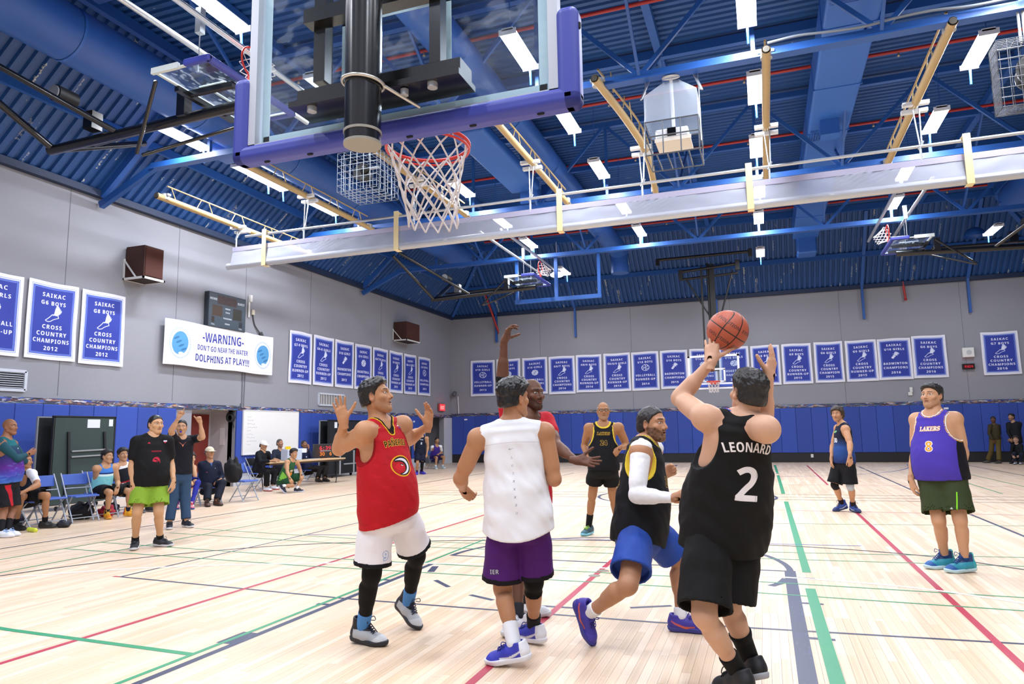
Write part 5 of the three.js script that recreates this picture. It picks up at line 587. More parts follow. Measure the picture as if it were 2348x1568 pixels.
// ---------- folding tables, chairs and things on the floor along the left wall ----------
function pingPong(lab, x, z, w, h, lean, col) {
  const t = thing('folded_table', lab, 'folding table', null, [x, 0, z], Math.PI / 2), edge = M(0x14181a, 0.5);
  mesh('table_half', [rb(w, h, 0.03, 0.008, 0, 0.12 + h / 2, 0.16)], M(col, 0.55), t); mesh('table_edge', [bx(w + 0.04, 0.04, 0.05, 0, 0.12 + h, 0.15), bx(0.035, h, 0.05, w / 2, 0.12 + h / 2, 0.15), bx(0.035, h, 0.05, -w / 2, 0.12 + h / 2, 0.15)], edge, t);
  mesh('table_half', [rb(w + 0.12, h - 0.02, 0.03, 0.008, -0.1, 0.12 + h / 2, -0.1)], M(0x12161a, 0.5), t); mesh('metal_edge', [bx(0.03, h, 0.04, -w / 2 - 0.17, 0.12 + h / 2, -0.08), bx(0.4, 0.03, 0.04, -w / 2 + 0.02, 0.11 + h, -0.08)], M(0x8f949b, 0.4, 0.4), t);
  mesh('leg', [bar([-w * 0.28, 0.2 + h * 0.78, 0.19], [-w * 0.24, 0.2 + h * 0.25, 0.2], 0.05, 0.03), bar([-w * 0.28, 0.1 + h * 0.25, 0.19], [-w * 0.28, 0.05, 0.19], 0.05, 0.03)], edge, t); mesh('leg', [bar([w * 0.31, 0.2 + h * 0.78, 0.19], [w * 0.37, 0.2 + h * 0.25, 0.2], 0.05, 0.03)], edge, t);
  mesh('cross_bar', [bar([-w * 0.22, 0.12 + h * 0.6, 0.2], [w * 0.33, 0.12 + h * 0.61, 0.2], 0.03, 0.03), bar([-w * 0.22, 0.12 + h * 0.535, 0.2], [w * 0.33, 0.12 + h * 0.545, 0.2], 0.03, 0.03)], M(0xa9adb0, 0.35, 0.5), t);
  mesh('castor', [-1, 1].flatMap((s) => [new THREE.CylinderGeometry(0.05, 0.05, 0.03, 14).rotateZ(1.57).translate(s * w * 0.4, 0.05, 0.2), new THREE.CylinderGeometry(0.05, 0.05, 0.03, 14).rotateZ(1.57).translate(s * w * 0.4, 0.05, -0.1)]), edge, t); mesh('foot_bar', [bx(w * 0.9, 0.03, 0.04, 0, 0.11, 0.02)], M(0x8f949b, 0.4, 0.4), t);
  return t;
}
{
  const t = pingPong('folded dark green table-tennis table on end by the bench', -13.75, -11.03, 1.42, 1.78, 0, 0x2b3c3b);
  const paper = M(0xd7dde3, 0.8); mesh('paper_label', [bx(0.3, 0.18, 0.003, 0.18, 1.76, 0.178)], paper, t); mesh('paper_label', [bx(0.1, 0.15, 0.003, 0.6, 1.78, 0.178)], paper, t);
  const u = pingPong('folded black table-tennis table on castors, far left wall', -14.1, -21.4, 2.0, 1.82, 0, 0x10161b); mesh('paper_label', [bx(0.16, 0.2, 0.003, -0.6, 1.78, 0.178)], paper, u); mesh('post', [tube([-0.5, 0.1, 0.3], [-0.5, 1.0, 0.3], 0.03), tube([0.2, 0.1, 0.4], [0.2, 0.9, 0.4], 0.03), bx(1.2, 0.04, 0.04, 0.2, 0.45, 0.4)], M(0xa3a8b0, 0.4, 0.3), u);
  const v = pingPong('folded black table-tennis table behind the standing far player', -14.1, -25.2, 2.2, 1.82, 0, 0x10161b); mesh('post', [tube([0.1, 0.1, 0.3], [0.1, 1.5, 0.3], 0.04), tube([0.7, 0.1, 0.3], [0.7, 1.7, 0.3], 0.04)], M(0x7c8088, 0.4, 0.3), v);
}
const chairBlue = M(0x3f5fb4, 0.42), chairSteel = M(0x9aa1ac, 0.35, 0.4), chairDark = M(0x18191d, 0.6);
function makeChair(lab, m, back) {
  const t = thing('folding_chair', lab, 'chair', 'folding chairs along the left side');
  const seat = rb(0.42, 0.03, 0.4, 0.012, 0, 0.445, 0.0, 3); { const p = seat.attributes.position; for (let i = 0; i < p.count; i++) p.setY(i, p.getY(i) - 0.012 * (1 - (p.getX(i) / 0.21) ** 2)); seat.computeVertexNormals(); }
  mesh('seat', [seat], m, t);
  const b = rb(0.44, 0.22, 0.02, 0.009, 0, 0, 0, 4); { const p = b.attributes.position; for (let i = 0; i < p.count; i++) { const c = Math.max(0, Math.abs(p.getX(i)) - 0.15) / 0.07; if (p.getY(i) > 0) p.setY(i, p.getY(i) * (1 - 0.35 * c * c)); p.setZ(i, p.getZ(i) - 0.02 * (1 - (p.getX(i) / 0.22) ** 2)); } b.computeVertexNormals(); b.rotateX(-0.2).translate(0, 0.74, -0.245); }
  mesh('backrest', [b], back ?? m, t);
  for (const s of [-1, 1]) { mesh('leg', [tube([s * 0.225, 0.84, -0.27], [s * 0.225, 0.0, 0.2], 0.012, 8)], chairSteel, t); mesh('leg', [tube([s * 0.205, 0.45, 0.1], [s * 0.205, 0.0, -0.24], 0.012, 8)], chairSteel, t); }
  mesh('stretcher', [tube([-0.225, 0.08, 0.155], [0.225, 0.08, 0.155], 0.009, 8), tube([-0.205, 0.1, -0.18], [0.205, 0.1, -0.18], 0.009, 8), tube([-0.225, 0.58, -0.125], [0.225, 0.58, -0.125], 0.009, 8)], chairSteel, t);
  return t;
}
const chair0 = makeChair('empty blue folding chair, first of two between the white-sleeved and teal players', chairBlue);
chair0.position.set(-11.5, 0, -8.72); chair0.rotation.y = 1.45;
const chairs = [[-11.42, -9.27, 1.4, 'empty blue folding chair directly before the green folded table'], ['benchwhite', 'blue folding chair under the player with a white sleeve'], ['benchteal', 'blue folding chair under the player in the teal jersey'], ['benchdark', 'blue folding chair under the half-hidden dark-jersey player'], ['benchkid', 'blue folding chair behind the pointing referee'], ['capman', 'blue folding chair under the man in the beige cap'], [-11.1, -13.05, 1.5, 'empty blue folding chair at the end of the bench, right of the capped man'], ['tablecap', 'folding chair with a black jacket on its back at the scorers\' table'], ['tableman', 'folding chair behind the scorers\' table'], ['tableright', 'folding chair under the man behind the table scoreboard'], ['farseat', 'grey-blue folding chair under the far player in purple'], [-13.6, -24.8, 1.4, 'empty blue folding chair beside the standing far player']];
for (const c of chairs) {
  const o = dup(chair0, c[c.length - 1]);
  if (typeof c[0] === 'string') { const J = POSE[c[0]], f = A(J.cf); o.position.set(J.pe[0] + f.x * 0.02, 0, J.pe[2] + f.z * 0.02); o.rotation.y = Math.atan2(f.x, f.z); const k = (J.pe[1] - 0.06) / 0.45; o.scale.y = Math.min(1.05, Math.max(0.8, k)); if (c[0] === 'tablecap') o.traverse((q) => { if (q.name === 'backrest') q.material = chairDark; }); } else { o.position.set(c[0], 0, c[1]); o.rotation.y = c[2]; }
}
{ // jackets hung on two chairs, bags and shoes under the bench
  const lump = (w, h, d, s) => { const g = new THREE.SphereGeometry(0.5, 20, 14), p = g.attributes.position; for (let i = 0; i < p.count; i++) { const k = 1 + 0.35 * noise.noise(p.getX(i) * 4 + s, p.getY(i) * 4, p.getZ(i) * 4 + s); p.setXYZ(i, p.getX(i) * w * k, (Math.max(p.getY(i), -0.42) + 0.42) * h * k, p.getZ(i) * d * k); } g.computeVertexNormals(); return g; };
  const place = (o, x, y, z) => { o.position.set(x, y, z); return o; };
  const add = (n, g, m, x, y, z, lab, cat) => tag(place(mesh(n, [g], m), x, y, z), lab, cat);
  add('jacket', lump(0.42, 0.55, 0.28, 4), M(0x101114, 0.8), -11.25, 0.42, -12.85, 'black puffy jacket heaped on the chair right of the capped man', 'jacket');
  add('sports_bag', lump(0.5, 0.32, 0.36, 1), M(0x17171b, 0.8), -11.75, 0, -9.55, 'black sports bag under the empty blue chair', 'bag');
  add('sports_bag', lump(0.3, 0.22, 0.26, 2), M(0xb01f35, 0.7), -11.6, 0, -9.95, 'bright red bag under the chair row beside the black bag', 'bag');
  add('sports_bag', lump(0.4, 0.25, 0.3, 3), M(0x24243a, 0.8), -12.0, 0, -8.5, 'dark navy bag on the floor behind the white-sleeved player', 'bag');
  add('sports_bag', lump(0.35, 0.2, 0.3, 7), M(0x222226, 0.8), -11.9, 0, -10.3, 'small black bag behind the teal player\'s orange shoes', 'bag');
  add('cap_on_floor', lump(0.24, 0.13, 0.18, 5), M(0x1f232b, 0.7), -10.95, 0, -8.6, 'dark cap left on the floor before the blue chair', 'cap');
  add('water_bottle', new THREE.CapsuleGeometry(0.035, 0.14, 6, 14).rotateZ(1.5).translate(0, 0.035, 0), M(0xc9d43a, 0.3), -10.92, 0, -8.05, 'yellow-green bottle lying by the seated player\'s black shoe', 'bottle');
}
{ // the scorers' table and what stands on it
  const t = thing('scorers_table', 'long folding table with pale top where the scorers sit', 'table', null, [-12.75, 0, -17.35], 1.5);
  mesh('tabletop', [rb(3.3, 0.04, 0.62, 0.012, 0, 0.72, 0)], M(0xc9ad84, 0.5), t); mesh('apron', [bx(3.2, 0.05, 0.55, 0, 0.68, 0)], M(0x4a3526, 0.6), t);
  for (const s of [-1, 1]) for (const q of [-1, 1]) mesh('leg', [tube([s * 1.4, 0.68, q * 0.22], [s * 1.25, 0, q * 0.26], 0.014, 8)], chairDark, t);
  const bx1 = thing('cardboard_box', 'pale blue-grey box standing on the scorers\' table', 'box', null, [-12.85, 0.745, -17.0], 1.3); mesh('box_body', [rb(0.5, 0.3, 0.3, 0.008, 0, 0.15, 0)], M(0xb9c6da, 0.6), bx1); mesh('box_lid', [rb(0.3, 0.12, 0.2, 0.006, 0.32, 0.26, -0.02)], M(0xdfe6ee, 0.6), bx1);
  const sb = thing('table_scoreboard', 'tabletop scoreboard with red and orange lit digits', 'scoreboard', null, [-12.85, 0.745, -18.55], 1.0);
  mesh('scoreboard_case', [rb(0.64, 0.42, 0.14, 0.015, 0, 0.22, 0)], M(0x26272b, 0.5), sb);
  const digits = canvas(256, 160, (g) => { g.fillStyle = '#141416'; g.fillRect(0, 0, 256, 160); g.textAlign = 'center'; g.textBaseline = 'middle'; g.font = 'bold 66px monospace'; g.fillStyle = '#ff2f45'; g.fillText('6:39', 140, 44); g.fillStyle = '#ff8a1c'; g.font = 'bold 60px monospace'; g.fillText('30', 100, 122); g.fillText('6', 215, 120); g.fillStyle = '#8a9298'; g.fillRect(70, 76, 150, 9); });
  mesh('scoreboard_display', [new THREE.PlaneGeometry(0.6, 0.37).translate(0, 0.22, 0.073)], new THREE.MeshStandardMaterial({ color: 0x111112, emissive: 0xffffff, emissiveMap: digits, emissiveIntensity: 1.3, roughness: 0.4 }), sb);
  const l = new THREE.PointLight(0xff5030, 0.12); l.position.set(-12.6, 0.95, -18.4); scene.add(l);
  const pp = thing('paper_sheets', 'loose white score sheets lying on the table', 'paper', null, [-12.75, 0.742, -17.8], 1.4); mesh('sheet', [bx(0.3, 0.002, 0.21, 0, 0.002, 0), bx(0.3, 0.002, 0.21, 0.12, 0.004, 0.05, [0, 0.3, 0])], M(0xf0efe9, 0.8), pp);
  const nt = thing('yellow_note', 'yellow card stuck at the edge of the whiteboard', 'paper', null, [XL + 0.13, 0.98, -19.1], Math.PI / 2); mesh('card', [bx(0.26, 0.24, 0.004)], M(0xf2d21a, 0.7), nt);
}
// ---------- people: one distance field per body, meshed with surface nets; clothes are fields that follow it ----------
const clamp = (x, a, b) => (x < a ? a : x > b ? b : x);
const smin = (a, b, k) => { const h = Math.max(k - Math.abs(a - b), 0) / k; return Math.min(a, b) - h * h * k * 0.25; };
const smax = (a, b, k) => -smin(-a, -b, k);
const ramp = (a, b, x) => { const t = clamp((x - a) / (b - a), 0, 1); return t * t * (3 - 2 * t); };
function cap(a, b, ra, rb = ra) {
  const ax = a.x, ay = a.y, az = a.z, bx_ = b.x - ax, by = b.y - ay, bz = b.z - az, inv = 1 / Math.max(1e-9, bx_ * bx_ + by * by + bz * bz);
  return (x, y, z) => { const px = x - ax, py = y - ay, pz = z - az, t = clamp((px * bx_ + py * by + pz * bz) * inv, 0, 1), dx = px - bx_ * t, dy = py - by * t, dz = pz - bz * t; return Math.sqrt(dx * dx + dy * dy + dz * dz) - (ra + (rb - ra) * t); };
}
const ball = (c, r) => (x, y, z) => Math.hypot(x - c.x, y - c.y, z - c.z) - r;
function ell(c, X, Y, Z, r) {
  return (x, y, z) => { x -= c.x; y -= c.y; z -= c.z; const u = (x * X.x + y * X.y + z * X.z), v = (x * Y.x + y * Y.y + z * Y.z), w = (x * Z.x + y * Z.y + z * Z.z); const k0 = Math.hypot(u / r[0], v / r[1], w / r[2]), k1 = Math.hypot(u / (r[0] * r[0]), v / (r[1] * r[1]), w / (r[2] * r[2])); return k1 < 1e-6 ? -Math.min(...r) : k0 * (k0 - 1) / k1; };
}
const e0 = (x, y, z, a, b, c) => ell(V(x, y, z), V(1, 0, 0), V(0, 1, 0), V(0, 0, 1), [a, b, c]);
const union = (list, k) => (x, y, z) => { let d = list[0](x, y, z); for (let i = 1; i < list.length; i++) d = smin(d, list[i](x, y, z), k); return d; };
function nets(f, lo, hi, h) {
  const n = [0, 1, 2].map((i) => Math.ceil((hi[i] - lo[i]) / h) + 2), [nx, ny, nz] = n, val = new Float32Array(nx * ny * nz), B = 6, R = B * h * 0.87 * 1.3 + 0.004;
  for (let bz = 0; bz < nz; bz += B) for (let by = 0; by < ny; by += B) for (let bx = 0; bx < nx; bx += B) {
    const d = f(lo[0] + (bx + B / 2 - 0.5) * h, lo[1] + (by + B / 2 - 0.5) * h, lo[2] + (bz + B / 2 - 0.5) * h), far = Math.abs(d) > R;
    for (let k = bz; k < Math.min(bz + B, nz); k++) for (let j = by; j < Math.min(by + B, ny); j++) for (let i = bx; i < Math.min(bx + B, nx); i++) val[i + nx * (j + ny * k)] = far ? d : f(lo[0] + i * h, lo[1] + j * h, lo[2] + k * h);
  }
  const id = new Int32Array(nx * ny * nz).fill(-1), pos = [], idx = [], S = [1, nx, nx * ny];
  const E = [[0, 1], [2, 3], [4, 5], [6, 7], [0, 2], [1, 3], [4, 6], [5, 7], [0, 4], [1, 5], [2, 6], [3, 7]];
  const c = new Float32Array(8);
  for (let k = 0; k < nz - 1; k++) for (let j = 0; j < ny - 1; j++) for (let i = 0; i < nx - 1; i++) {
    const o = i + nx * (j + ny * k); let m = 0;
    for (let q = 0; q < 8; q++) { c[q] = val[o + (q & 1) + ((q >> 1) & 1) * nx + (q >> 2) * S[2]]; if (c[q] < 0) m |= 1 << q; }
    if (m === 0 || m === 255) continue;
    let X = 0, Y = 0, Z = 0, cnt = 0;
    for (const [a, b] of E) { if (((m >> a) & 1) === ((m >> b) & 1)) continue; const t = c[a] / (c[a] - c[b]); X += (a & 1) + t * ((b & 1) - (a & 1)); Y += ((a >> 1) & 1) + t * (((b >> 1) & 1) - ((a >> 1) & 1)); Z += (a >> 2) + t * ((b >> 2) - (a >> 2)); cnt++; }
    id[o] = pos.length / 3; pos.push(lo[0] + (i + X / cnt) * h, lo[1] + (j + Y / cnt) * h, lo[2] + (k + Z / cnt) * h);
  }
  for (let k = 1; k < nz - 1; k++) for (let j = 1; j < ny - 1; j++) for (let i = 1; i < nx - 1; i++) {
    const o = i + nx * (j + ny * k), s = val[o] < 0;
    for (let a = 0; a < 3; a++) { const t = val[o + S[a]] < 0; if (s === t) continue; const u = S[(a + 1) % 3], v = S[(a + 2) % 3], q = [id[o], id[o - u], id[o - u - v], id[o - v]]; if (q.some((w) => w < 0)) continue; if (s) idx.push(q[0], q[1], q[2], q[0], q[2], q[3]); else idx.push(q[0], q[2], q[1], q[0], q[3], q[2]); }
  }
  const g = new THREE.BufferGeometry(); g.setAttribute('position', new THREE.Float32BufferAttribute(pos, 3)); g.setIndex(idx); g.computeVertexNormals(); return g;
}
function bounds(pts, r) { const lo = [1e9, 1e9, 1e9], hi = [-1e9, -1e9, -1e9]; for (const p of pts) [p.x, p.y, p.z].forEach((v, i) => { lo[i] = Math.min(lo[i], v - r); hi[i] = Math.max(hi[i], v + r); }); return [lo, hi]; }
const rgb = (h) => { const c = new THREE.Color(h); return [c.r, c.g, c.b]; };
const mix3 = (a, b, t) => [a[0] + (b[0] - a[0]) * t, a[1] + (b[1] - a[1]) * t, a[2] + (b[2] - a[2]) * t];
function colour(g, f) { const p = g.attributes.position, c = new Float32Array(p.count * 3); for (let i = 0; i < p.count; i++) c.set(f(p.getX(i), p.getY(i), p.getZ(i)), i * 3); g.setAttribute('color', new THREE.BufferAttribute(c, 3)); return g; }
const basis = (X, Y, Z, o) => new THREE.Matrix4().makeBasis(X, Y, Z).setPosition(o);
const tab = (T, Y, t) => { if (t <= T[0]) return Y[0]; for (let i = 1; i < T.length; i++) if (t <= T[i]) { const k = (t - T[i - 1]) / (T[i] - T[i - 1]); return Y[i - 1] + (Y[i] - Y[i - 1]) * k * k * (3 - 2 * k); } return Y[Y.length - 1]; };

// head: skull, jaw, brows, nose, lips, ears (local: z forward, y up)
function headField(mouth) {
  const f = [e0(0, 0.032, -0.014, 0.077, 0.09, 0.097), e0(0, -0.03, 0.022, 0.064, 0.088, 0.072), cap(V(-0.052, -0.06, 0.0), V(-0.018, -0.104, 0.062), 0.024, 0.02), cap(V(0.052, -0.06, 0.0), V(0.018, -0.104, 0.062), 0.024, 0.02), e0(0, -0.1, 0.066, 0.026, 0.019, 0.022)];
  const base = union(f, 0.03), det = [];
  for (const s of [-1, 1]) { det.push(cap(V(s * 0.012, 0.03, 0.083), V(s * 0.048, 0.03, 0.064), 0.011, 0.01)); det.push(e0(s * 0.046, -0.022, 0.058, 0.024, 0.022, 0.022)); det.push(e0(s * 0.013, -0.033, 0.094, 0.0095, 0.008, 0.011)); }
  const nose = union([cap(V(0, 0.016, 0.086), V(0, -0.026, 0.108), 0.009, 0.0125)], 0.01);
  const lipU = cap(V(-0.02, -0.0565, 0.083), V(0.02, -0.0565, 0.083), 0.0075), lipU2 = cap(V(-0.008, -0.0545, 0.0915), V(0.008, -0.0545, 0.0915), 0.0065), lipL = cap(V(-0.014, -0.069 - mouth * 0.006, 0.086), V(0.014, -0.069 - mouth * 0.006, 0.086), 0.0085);
  const sock = [-1, 1].map((s) => e0(s * 0.032, 0.008, 0.096, 0.02, 0.0125, 0.02)), eye = [-1, 1].map((s) => e0(s * 0.031, 0.0085, 0.071, 0.0155, 0.0115, 0.0125));
  const ear = [-1, 1].map((s) => { const A0 = e0(s * 0.081, -0.004, -0.008, 0.011, 0.033, 0.02), B0 = e0(s * 0.092, -0.002, -0.004, 0.009, 0.022, 0.012), L = e0(s * 0.08, -0.032, 0.0, 0.008, 0.01, 0.009); return (x, y, z) => smin(smax(A0(x, y, z), -B0(x, y, z), 0.006), L(x, y, z), 0.01); });
  const mh = e0(0, -0.0625 - mouth * 0.003, 0.096, 0.019, 0.0012 + mouth * 0.0062, 0.014);
  return (x, y, z) => {
    let d = base(x, y, z); if (d > 0.05) return d;
    for (const q of det) d = smin(d, q(x, y, z), 0.016); d = smin(d, nose(x, y, z), 0.012);
    for (const q of sock) d = smax(d, -q(x, y, z), 0.014); for (const q of eye) d = smin(d, q(x, y, z), 0.004);
    d = smin(d, lipU(x, y, z), 0.008); d = smin(d, lipU2(x, y, z), 0.007); d = smin(d, lipL(x, y, z), 0.008); d = smax(d, -mh(x, y, z), 0.003);
    for (const q of ear) d = smin(d, q(x, y, z), 0.006); return d;
  };
}
const headCache = {};
function headGeo(res, mouth) { const k = res + '/' + mouth; return (headCache[k] ??= nets(headField(mouth), [-0.105, -0.14, -0.125], [0.105, 0.14, 0.13], res)).clone(); }
const hairLine = (z) => tab([-0.11, -0.03, -0.012, 0.012, 0.03, 0.05, 0.072, 0.095], [-0.062, -0.05, 0.012, 0.0, 0.035, 0.06, 0.079, 0.09], z);
function headColour(p) { // skin, lips, brows, eyes, stubble; p holds the person's colours
  const skin = rgb(p.skin), lip = mix3(skin, [0.28, 0.07, 0.06], 0.5), hair = rgb(p.hair ?? '#15110f'), dark = [0.012, 0.009, 0.008], white = [0.62, 0.6, 0.57], iris = [0.025, 0.014, 0.009], ruddy = mix3(skin, [0.5, 0.16, 0.12], 0.16);
  return (x, y, z) => {
    let c = skin; const ax = Math.abs(x), nz = noise.noise(x * 60, y * 60, z * 60);
    c = mix3(c, ruddy, z > 0.03 ? ramp(0.03, 0.0, Math.hypot(ax - 0.042, y + 0.025)) * 0.7 + ramp(0.02, 0.0, Math.hypot(ax, y + 0.03)) * (z > 0.09 ? 0.8 : 0) : 0);
    if (Math.abs(x) > 0.075) c = mix3(c, ruddy, 0.8);
    c = mix3(c, mix3(skin, dark, 0.25), clamp(nz, 0, 1) * 0.12);
    if (p.beard && z > -0.01) { const cheek = tab([0, 0.02, 0.04, 0.06, 0.08], [-0.047, -0.05, -0.042, -0.03, -0.015], ax), mo = ramp(0.011, 0.004, Math.abs(y + 0.0485)) * ramp(0.03, 0.022, ax); const m = Math.max(ramp(cheek + 0.006, cheek - 0.01, y) * ramp(-0.005, 0.02, z + 0.01), mo); c = mix3(c, rgb(p.beardColour ?? p.hair), m * p.beard * (0.8 + 0.4 * nz)); }
    if (p.shave) { const m = ramp(-0.004, 0.02, y - hairLine(z) + 0.006); c = mix3(c, hair, m * p.shave * (0.85 + 0.3 * nz)); }
    if (z > 0.07 && ax < 0.027) { const a = Math.hypot(ax / 0.025, (y + 0.0625) / 0.0125); if (a < 1) c = mix3(c, lip, 0.85); if (Math.abs(y + 0.0625) < 0.0016 + p.mouth * 0.005 && ax < 0.02) c = mix3(c, [0.05, 0.012, 0.012], 0.9); if (p.mouth > 0.6 && Math.abs(y + 0.0595) < 0.002 && ax < 0.013) c = [0.5, 0.47, 0.42]; }
    if (z > 0.085 && Math.hypot(ax - 0.008, y + 0.0375) < 0.0042) c = dark;
    if (z > 0.045 && ax > 0.012 && ax < 0.052) { const b = 0.0345 - (ax - 0.03) ** 2 * 5; if (Math.abs(y - b) < 0.0042) c = mix3(c, hair, p.brow ?? 0.85); }
    if (z > 0.05) { const ex = ax - 0.031, ey = y - 0.0085, q = Math.hypot(ex / 0.0145, ey / 0.0062); if (q < 1) { c = white; if (Math.hypot(x - Math.sign(x) * 0.031 - (p.gaze ?? 0) * 0.004, ey) < 0.0058) c = iris; if (ey > 0.0036) c = mix3(c, dark, 0.7); } else if (q < 1.3 && ey > 0) c = mix3(c, dark, 0.55); else if (q < 1.7) c = mix3(c, mix3(skin, [0.12, 0.05, 0.04], 0.5), 0.4); }
    return c;
  };
}
function hairGeo(kind, res) {
  const cr = e0(0, 0.032, -0.014, 0.077, 0.09, 0.097), K = { short: [0.014, 0.006, 45, 0], crop: [0.008, 0.003, 60, 0], full: [0.021, 0.008, 34, 0], messy: [0.03, 0.013, 24, 0.03], sides: [0.009, 0.004, 50, 0], cap: [0.012, 0, 1, 0] }[kind];
  const back = e0(0, -0.03, -0.05, 0.07, 0.06, 0.06);
  const f = (x, y, z) => {
    let th = K[0] + (K[1] ? K[1] * noise.noise(x * K[2], y * K[2] * 0.8, z * K[2]) + K[1] * 0.5 * noise.noise(x * K[2] * 2.3, y * K[2] * 2, z * K[2] * 2.3) : 0);
    if (kind === 'short' || kind === 'full') th *= 0.55 + 0.75 * ramp(0.0, 0.09, y) ; if (kind === 'full' || kind === 'short') th += 0.012 * ramp(0.05, 0.1, y) * ramp(-0.02, 0.07, z);
    let d = smin(cr(x, y, z), back(x, y, z), 0.03) - th;
    let line = hairLine(z) - K[3] * (z < 0.03 ? 1 : 0.4); if (kind === 'sides') line = hairLine(z);
    d = smax(d, (line - y) * 0.8 + (kind === 'messy' ? 0.006 * noise.noise(x * 70, y * 30, z * 70) : 0), 0.008);
    if (kind === 'sides') d = smax(d, y - 0.052 - 0.02 * ramp(0, -0.1, z), 0.01);
    return d;
  };
  return nets(f, [-0.125, -0.14, -0.16], [0.125, 0.17, 0.14], res);
}
const hairCache = {}; const hairG = (k, r) => (hairCache[k + r] ??= hairGeo(k, r)).clone();
// hand: palm, four fingers of unequal length in three bones, thumb from the side of the palm (local: y fingers, z palm side, +x thumb side)
function handGeo(p, side, res, k) {
  const F = [], s = side === 'R' ? 1 : -1, kx = [0.031, 0.011, -0.009, -0.028], ky = [0.086, 0.091, 0.087, 0.078], L = [0.074, 0.083, 0.077, 0.06], r0 = [0.0098, 0.01, 0.0095, 0.0085];
  const pts = [V(0, 0, 0)], palm = [];
  for (let i = 0; i < 4; i++) {
    palm.push(cap(V(s * kx[i] * 0.62, -0.005, 0), V(s * kx[i], ky[i] - 0.004, 0.002), 0.0155, 0.0125));
    let a = V(s * kx[i], ky[i], 0), ang = 0; const sp = (p.s ?? 0.12) * (1.4 - i) * s, c = p.c[i], seg = [0.46, 0.3, 0.24], parts = [];
    for (let j = 0; j < 3; j++) { ang += c * [0.95, 1.15, 0.75][j]; const d = V(Math.sin(sp) * Math.cos(ang), Math.cos(sp) * Math.cos(ang), Math.sin(ang)), b = a.clone().addScaledVector(d, L[i] * seg[j]); parts.push(cap(a, b, r0[i] * (1 - j * 0.09), r0[i] * (1 - (j + 1) * 0.09))); a = b; pts.push(b); }
    F.push(union(parts, 0.004));
  }
  const t = p.t ?? [0.75, 0.3], th = []; let a = V(s * 0.026, 0.022, 0.008); const tl = [0.048, 0.036, 0.03], tr = [0.0145, 0.0118, 0.0105, 0.009]; let ang = t[0], lift = t[2] ?? 0.25;
  for (let j = 0; j < 3; j++) { const d = V(s * Math.sin(ang) * Math.cos(lift), Math.cos(ang) * Math.cos(lift), Math.sin(lift)); const b = a.clone().addScaledVector(d, tl[j]); th.push(cap(a, b, tr[j], tr[j + 1])); a = b; pts.push(b); ang -= t[1] * 0.7; lift += t[1] * 0.35; }
  const P = union([...palm, cap(V(0, -0.05, 0), V(0, 0.01, 0), 0.0255 , 0.024), e0(s * 0.022, 0.035, 0.012, 0.016, 0.026, 0.012)], 0.022), T = union(th, 0.006);
  const f = (x, y, z) => { let d = P(x, y, z); for (const q of F) d = smin(d, q(x, y, z), 0.009); return smin(d, T(x, y, z), 0.014); };
  const [lo, hi] = bounds(pts, 0.03); lo[1] = -0.06; return nets(f, lo, hi, res).scale(k, k, k);
}
// shoe: upper, sole and laces (local: z to the toe, y up, ankle at 0.105)
function soleD(x, z) { let d = Math.hypot(x, z + 0.045) - 0.037; const c = cap(V(0, 0, -0.045), V(0.004, 0, 0.1), 0.035, 0.045), t = e0(0.002, 0, 0.125, 0.043, 1, 0.07); d = smin(smin(d, c(x, 0, z), 0.02), t(x, 0, z), 0.03); return d; }
const shoeCache = {};
function shoeGeo(high, res) {
  return shoeCache[high + '/' + res] ??= (() => {
    const top = high ? 0.145 : 0.098, body = union([cap(V(0, 0.052, -0.045), V(0, 0.05, 0.03), 0.04, 0.042), cap(V(0, 0.05, 0.03), V(0.002, 0.034, 0.13), 0.044, 0.036), e0(0.002, 0.03, 0.135, 0.041, 0.034, 0.056), cap(V(0, 0.055, -0.035), V(0, top, -0.03), 0.042, high ? 0.043 : 0.045)], 0.03), hole = cap(V(0, 0.085, -0.024), V(0, 0.25, -0.03), 0.033, 0.036), tongue = cap(V(0, 0.085, 0.045), V(0, top + 0.02, 0.012), 0.02, 0.022);
    const up = (x, y, z) => { let d = smin(body(x, y, z), tongue(x, y, z), 0.012); d = smax(d, -hole(x, y, z), 0.006); d = smax(d, y - top - 0.012 - 0.25 * Math.max(0, -z - 0.05), 0.01); return smax(d, 0.014 - y, 0.004); };
    const sole = (x, y, z) => smax(soleD(x, z) - 0.006 * ramp(0.0, 0.03, y), Math.abs(y - 0.0155 - 0.012 * ramp(0.12, 0.2, z) - 0.004 * ramp(-0.02, -0.09, z)) - 0.0155, 0.008);
    const lace = []; const n = high ? 6 : 5; for (let i = 0; i < n; i++) { const k = i / (n - 1), y = 0.079 + k * (top - 0.075) * 0.75, z = 0.095 - k * 0.065; for (const q of [-1, 1]) lace.push(pipe([[q * 0.026, y - 0.006, z + 0.004], [0, y + 0.012, z + 0.004], [-q * 0.026, y + 0.004, z - 0.008]], 0.0032, 8, 5)); }
    lace.push(pipe([[0, top + 0.008, 0.045], [0.03, top + 0.022, 0.06], [0.045, top - 0.005, 0.065], [0.01, top, 0.055]], 0.0028, 14, 5), pipe([[0, top + 0.008, 0.045], [-0.03, top + 0.02, 0.06], [-0.04, top - 0.01, 0.062], [-0.01, top, 0.055]], 0.0028, 14, 5));
    return { up: nets(up, [-0.07, -0.01, -0.12], [0.07, top + 0.07, 0.21], res), sole: nets(sole, [-0.07, -0.012, -0.12], [0.07, 0.055, 0.215], res), lace: merge(lace) };
  })();
}
const clothBump = grain(128, 128, (x, y) => 0.5 + 0.3 * Math.sin(x * Math.PI / 2) * Math.sin(y * Math.PI / 2) + 0.15 * (rnd() - 0.5)); clothBump.repeat.set(30, 30);
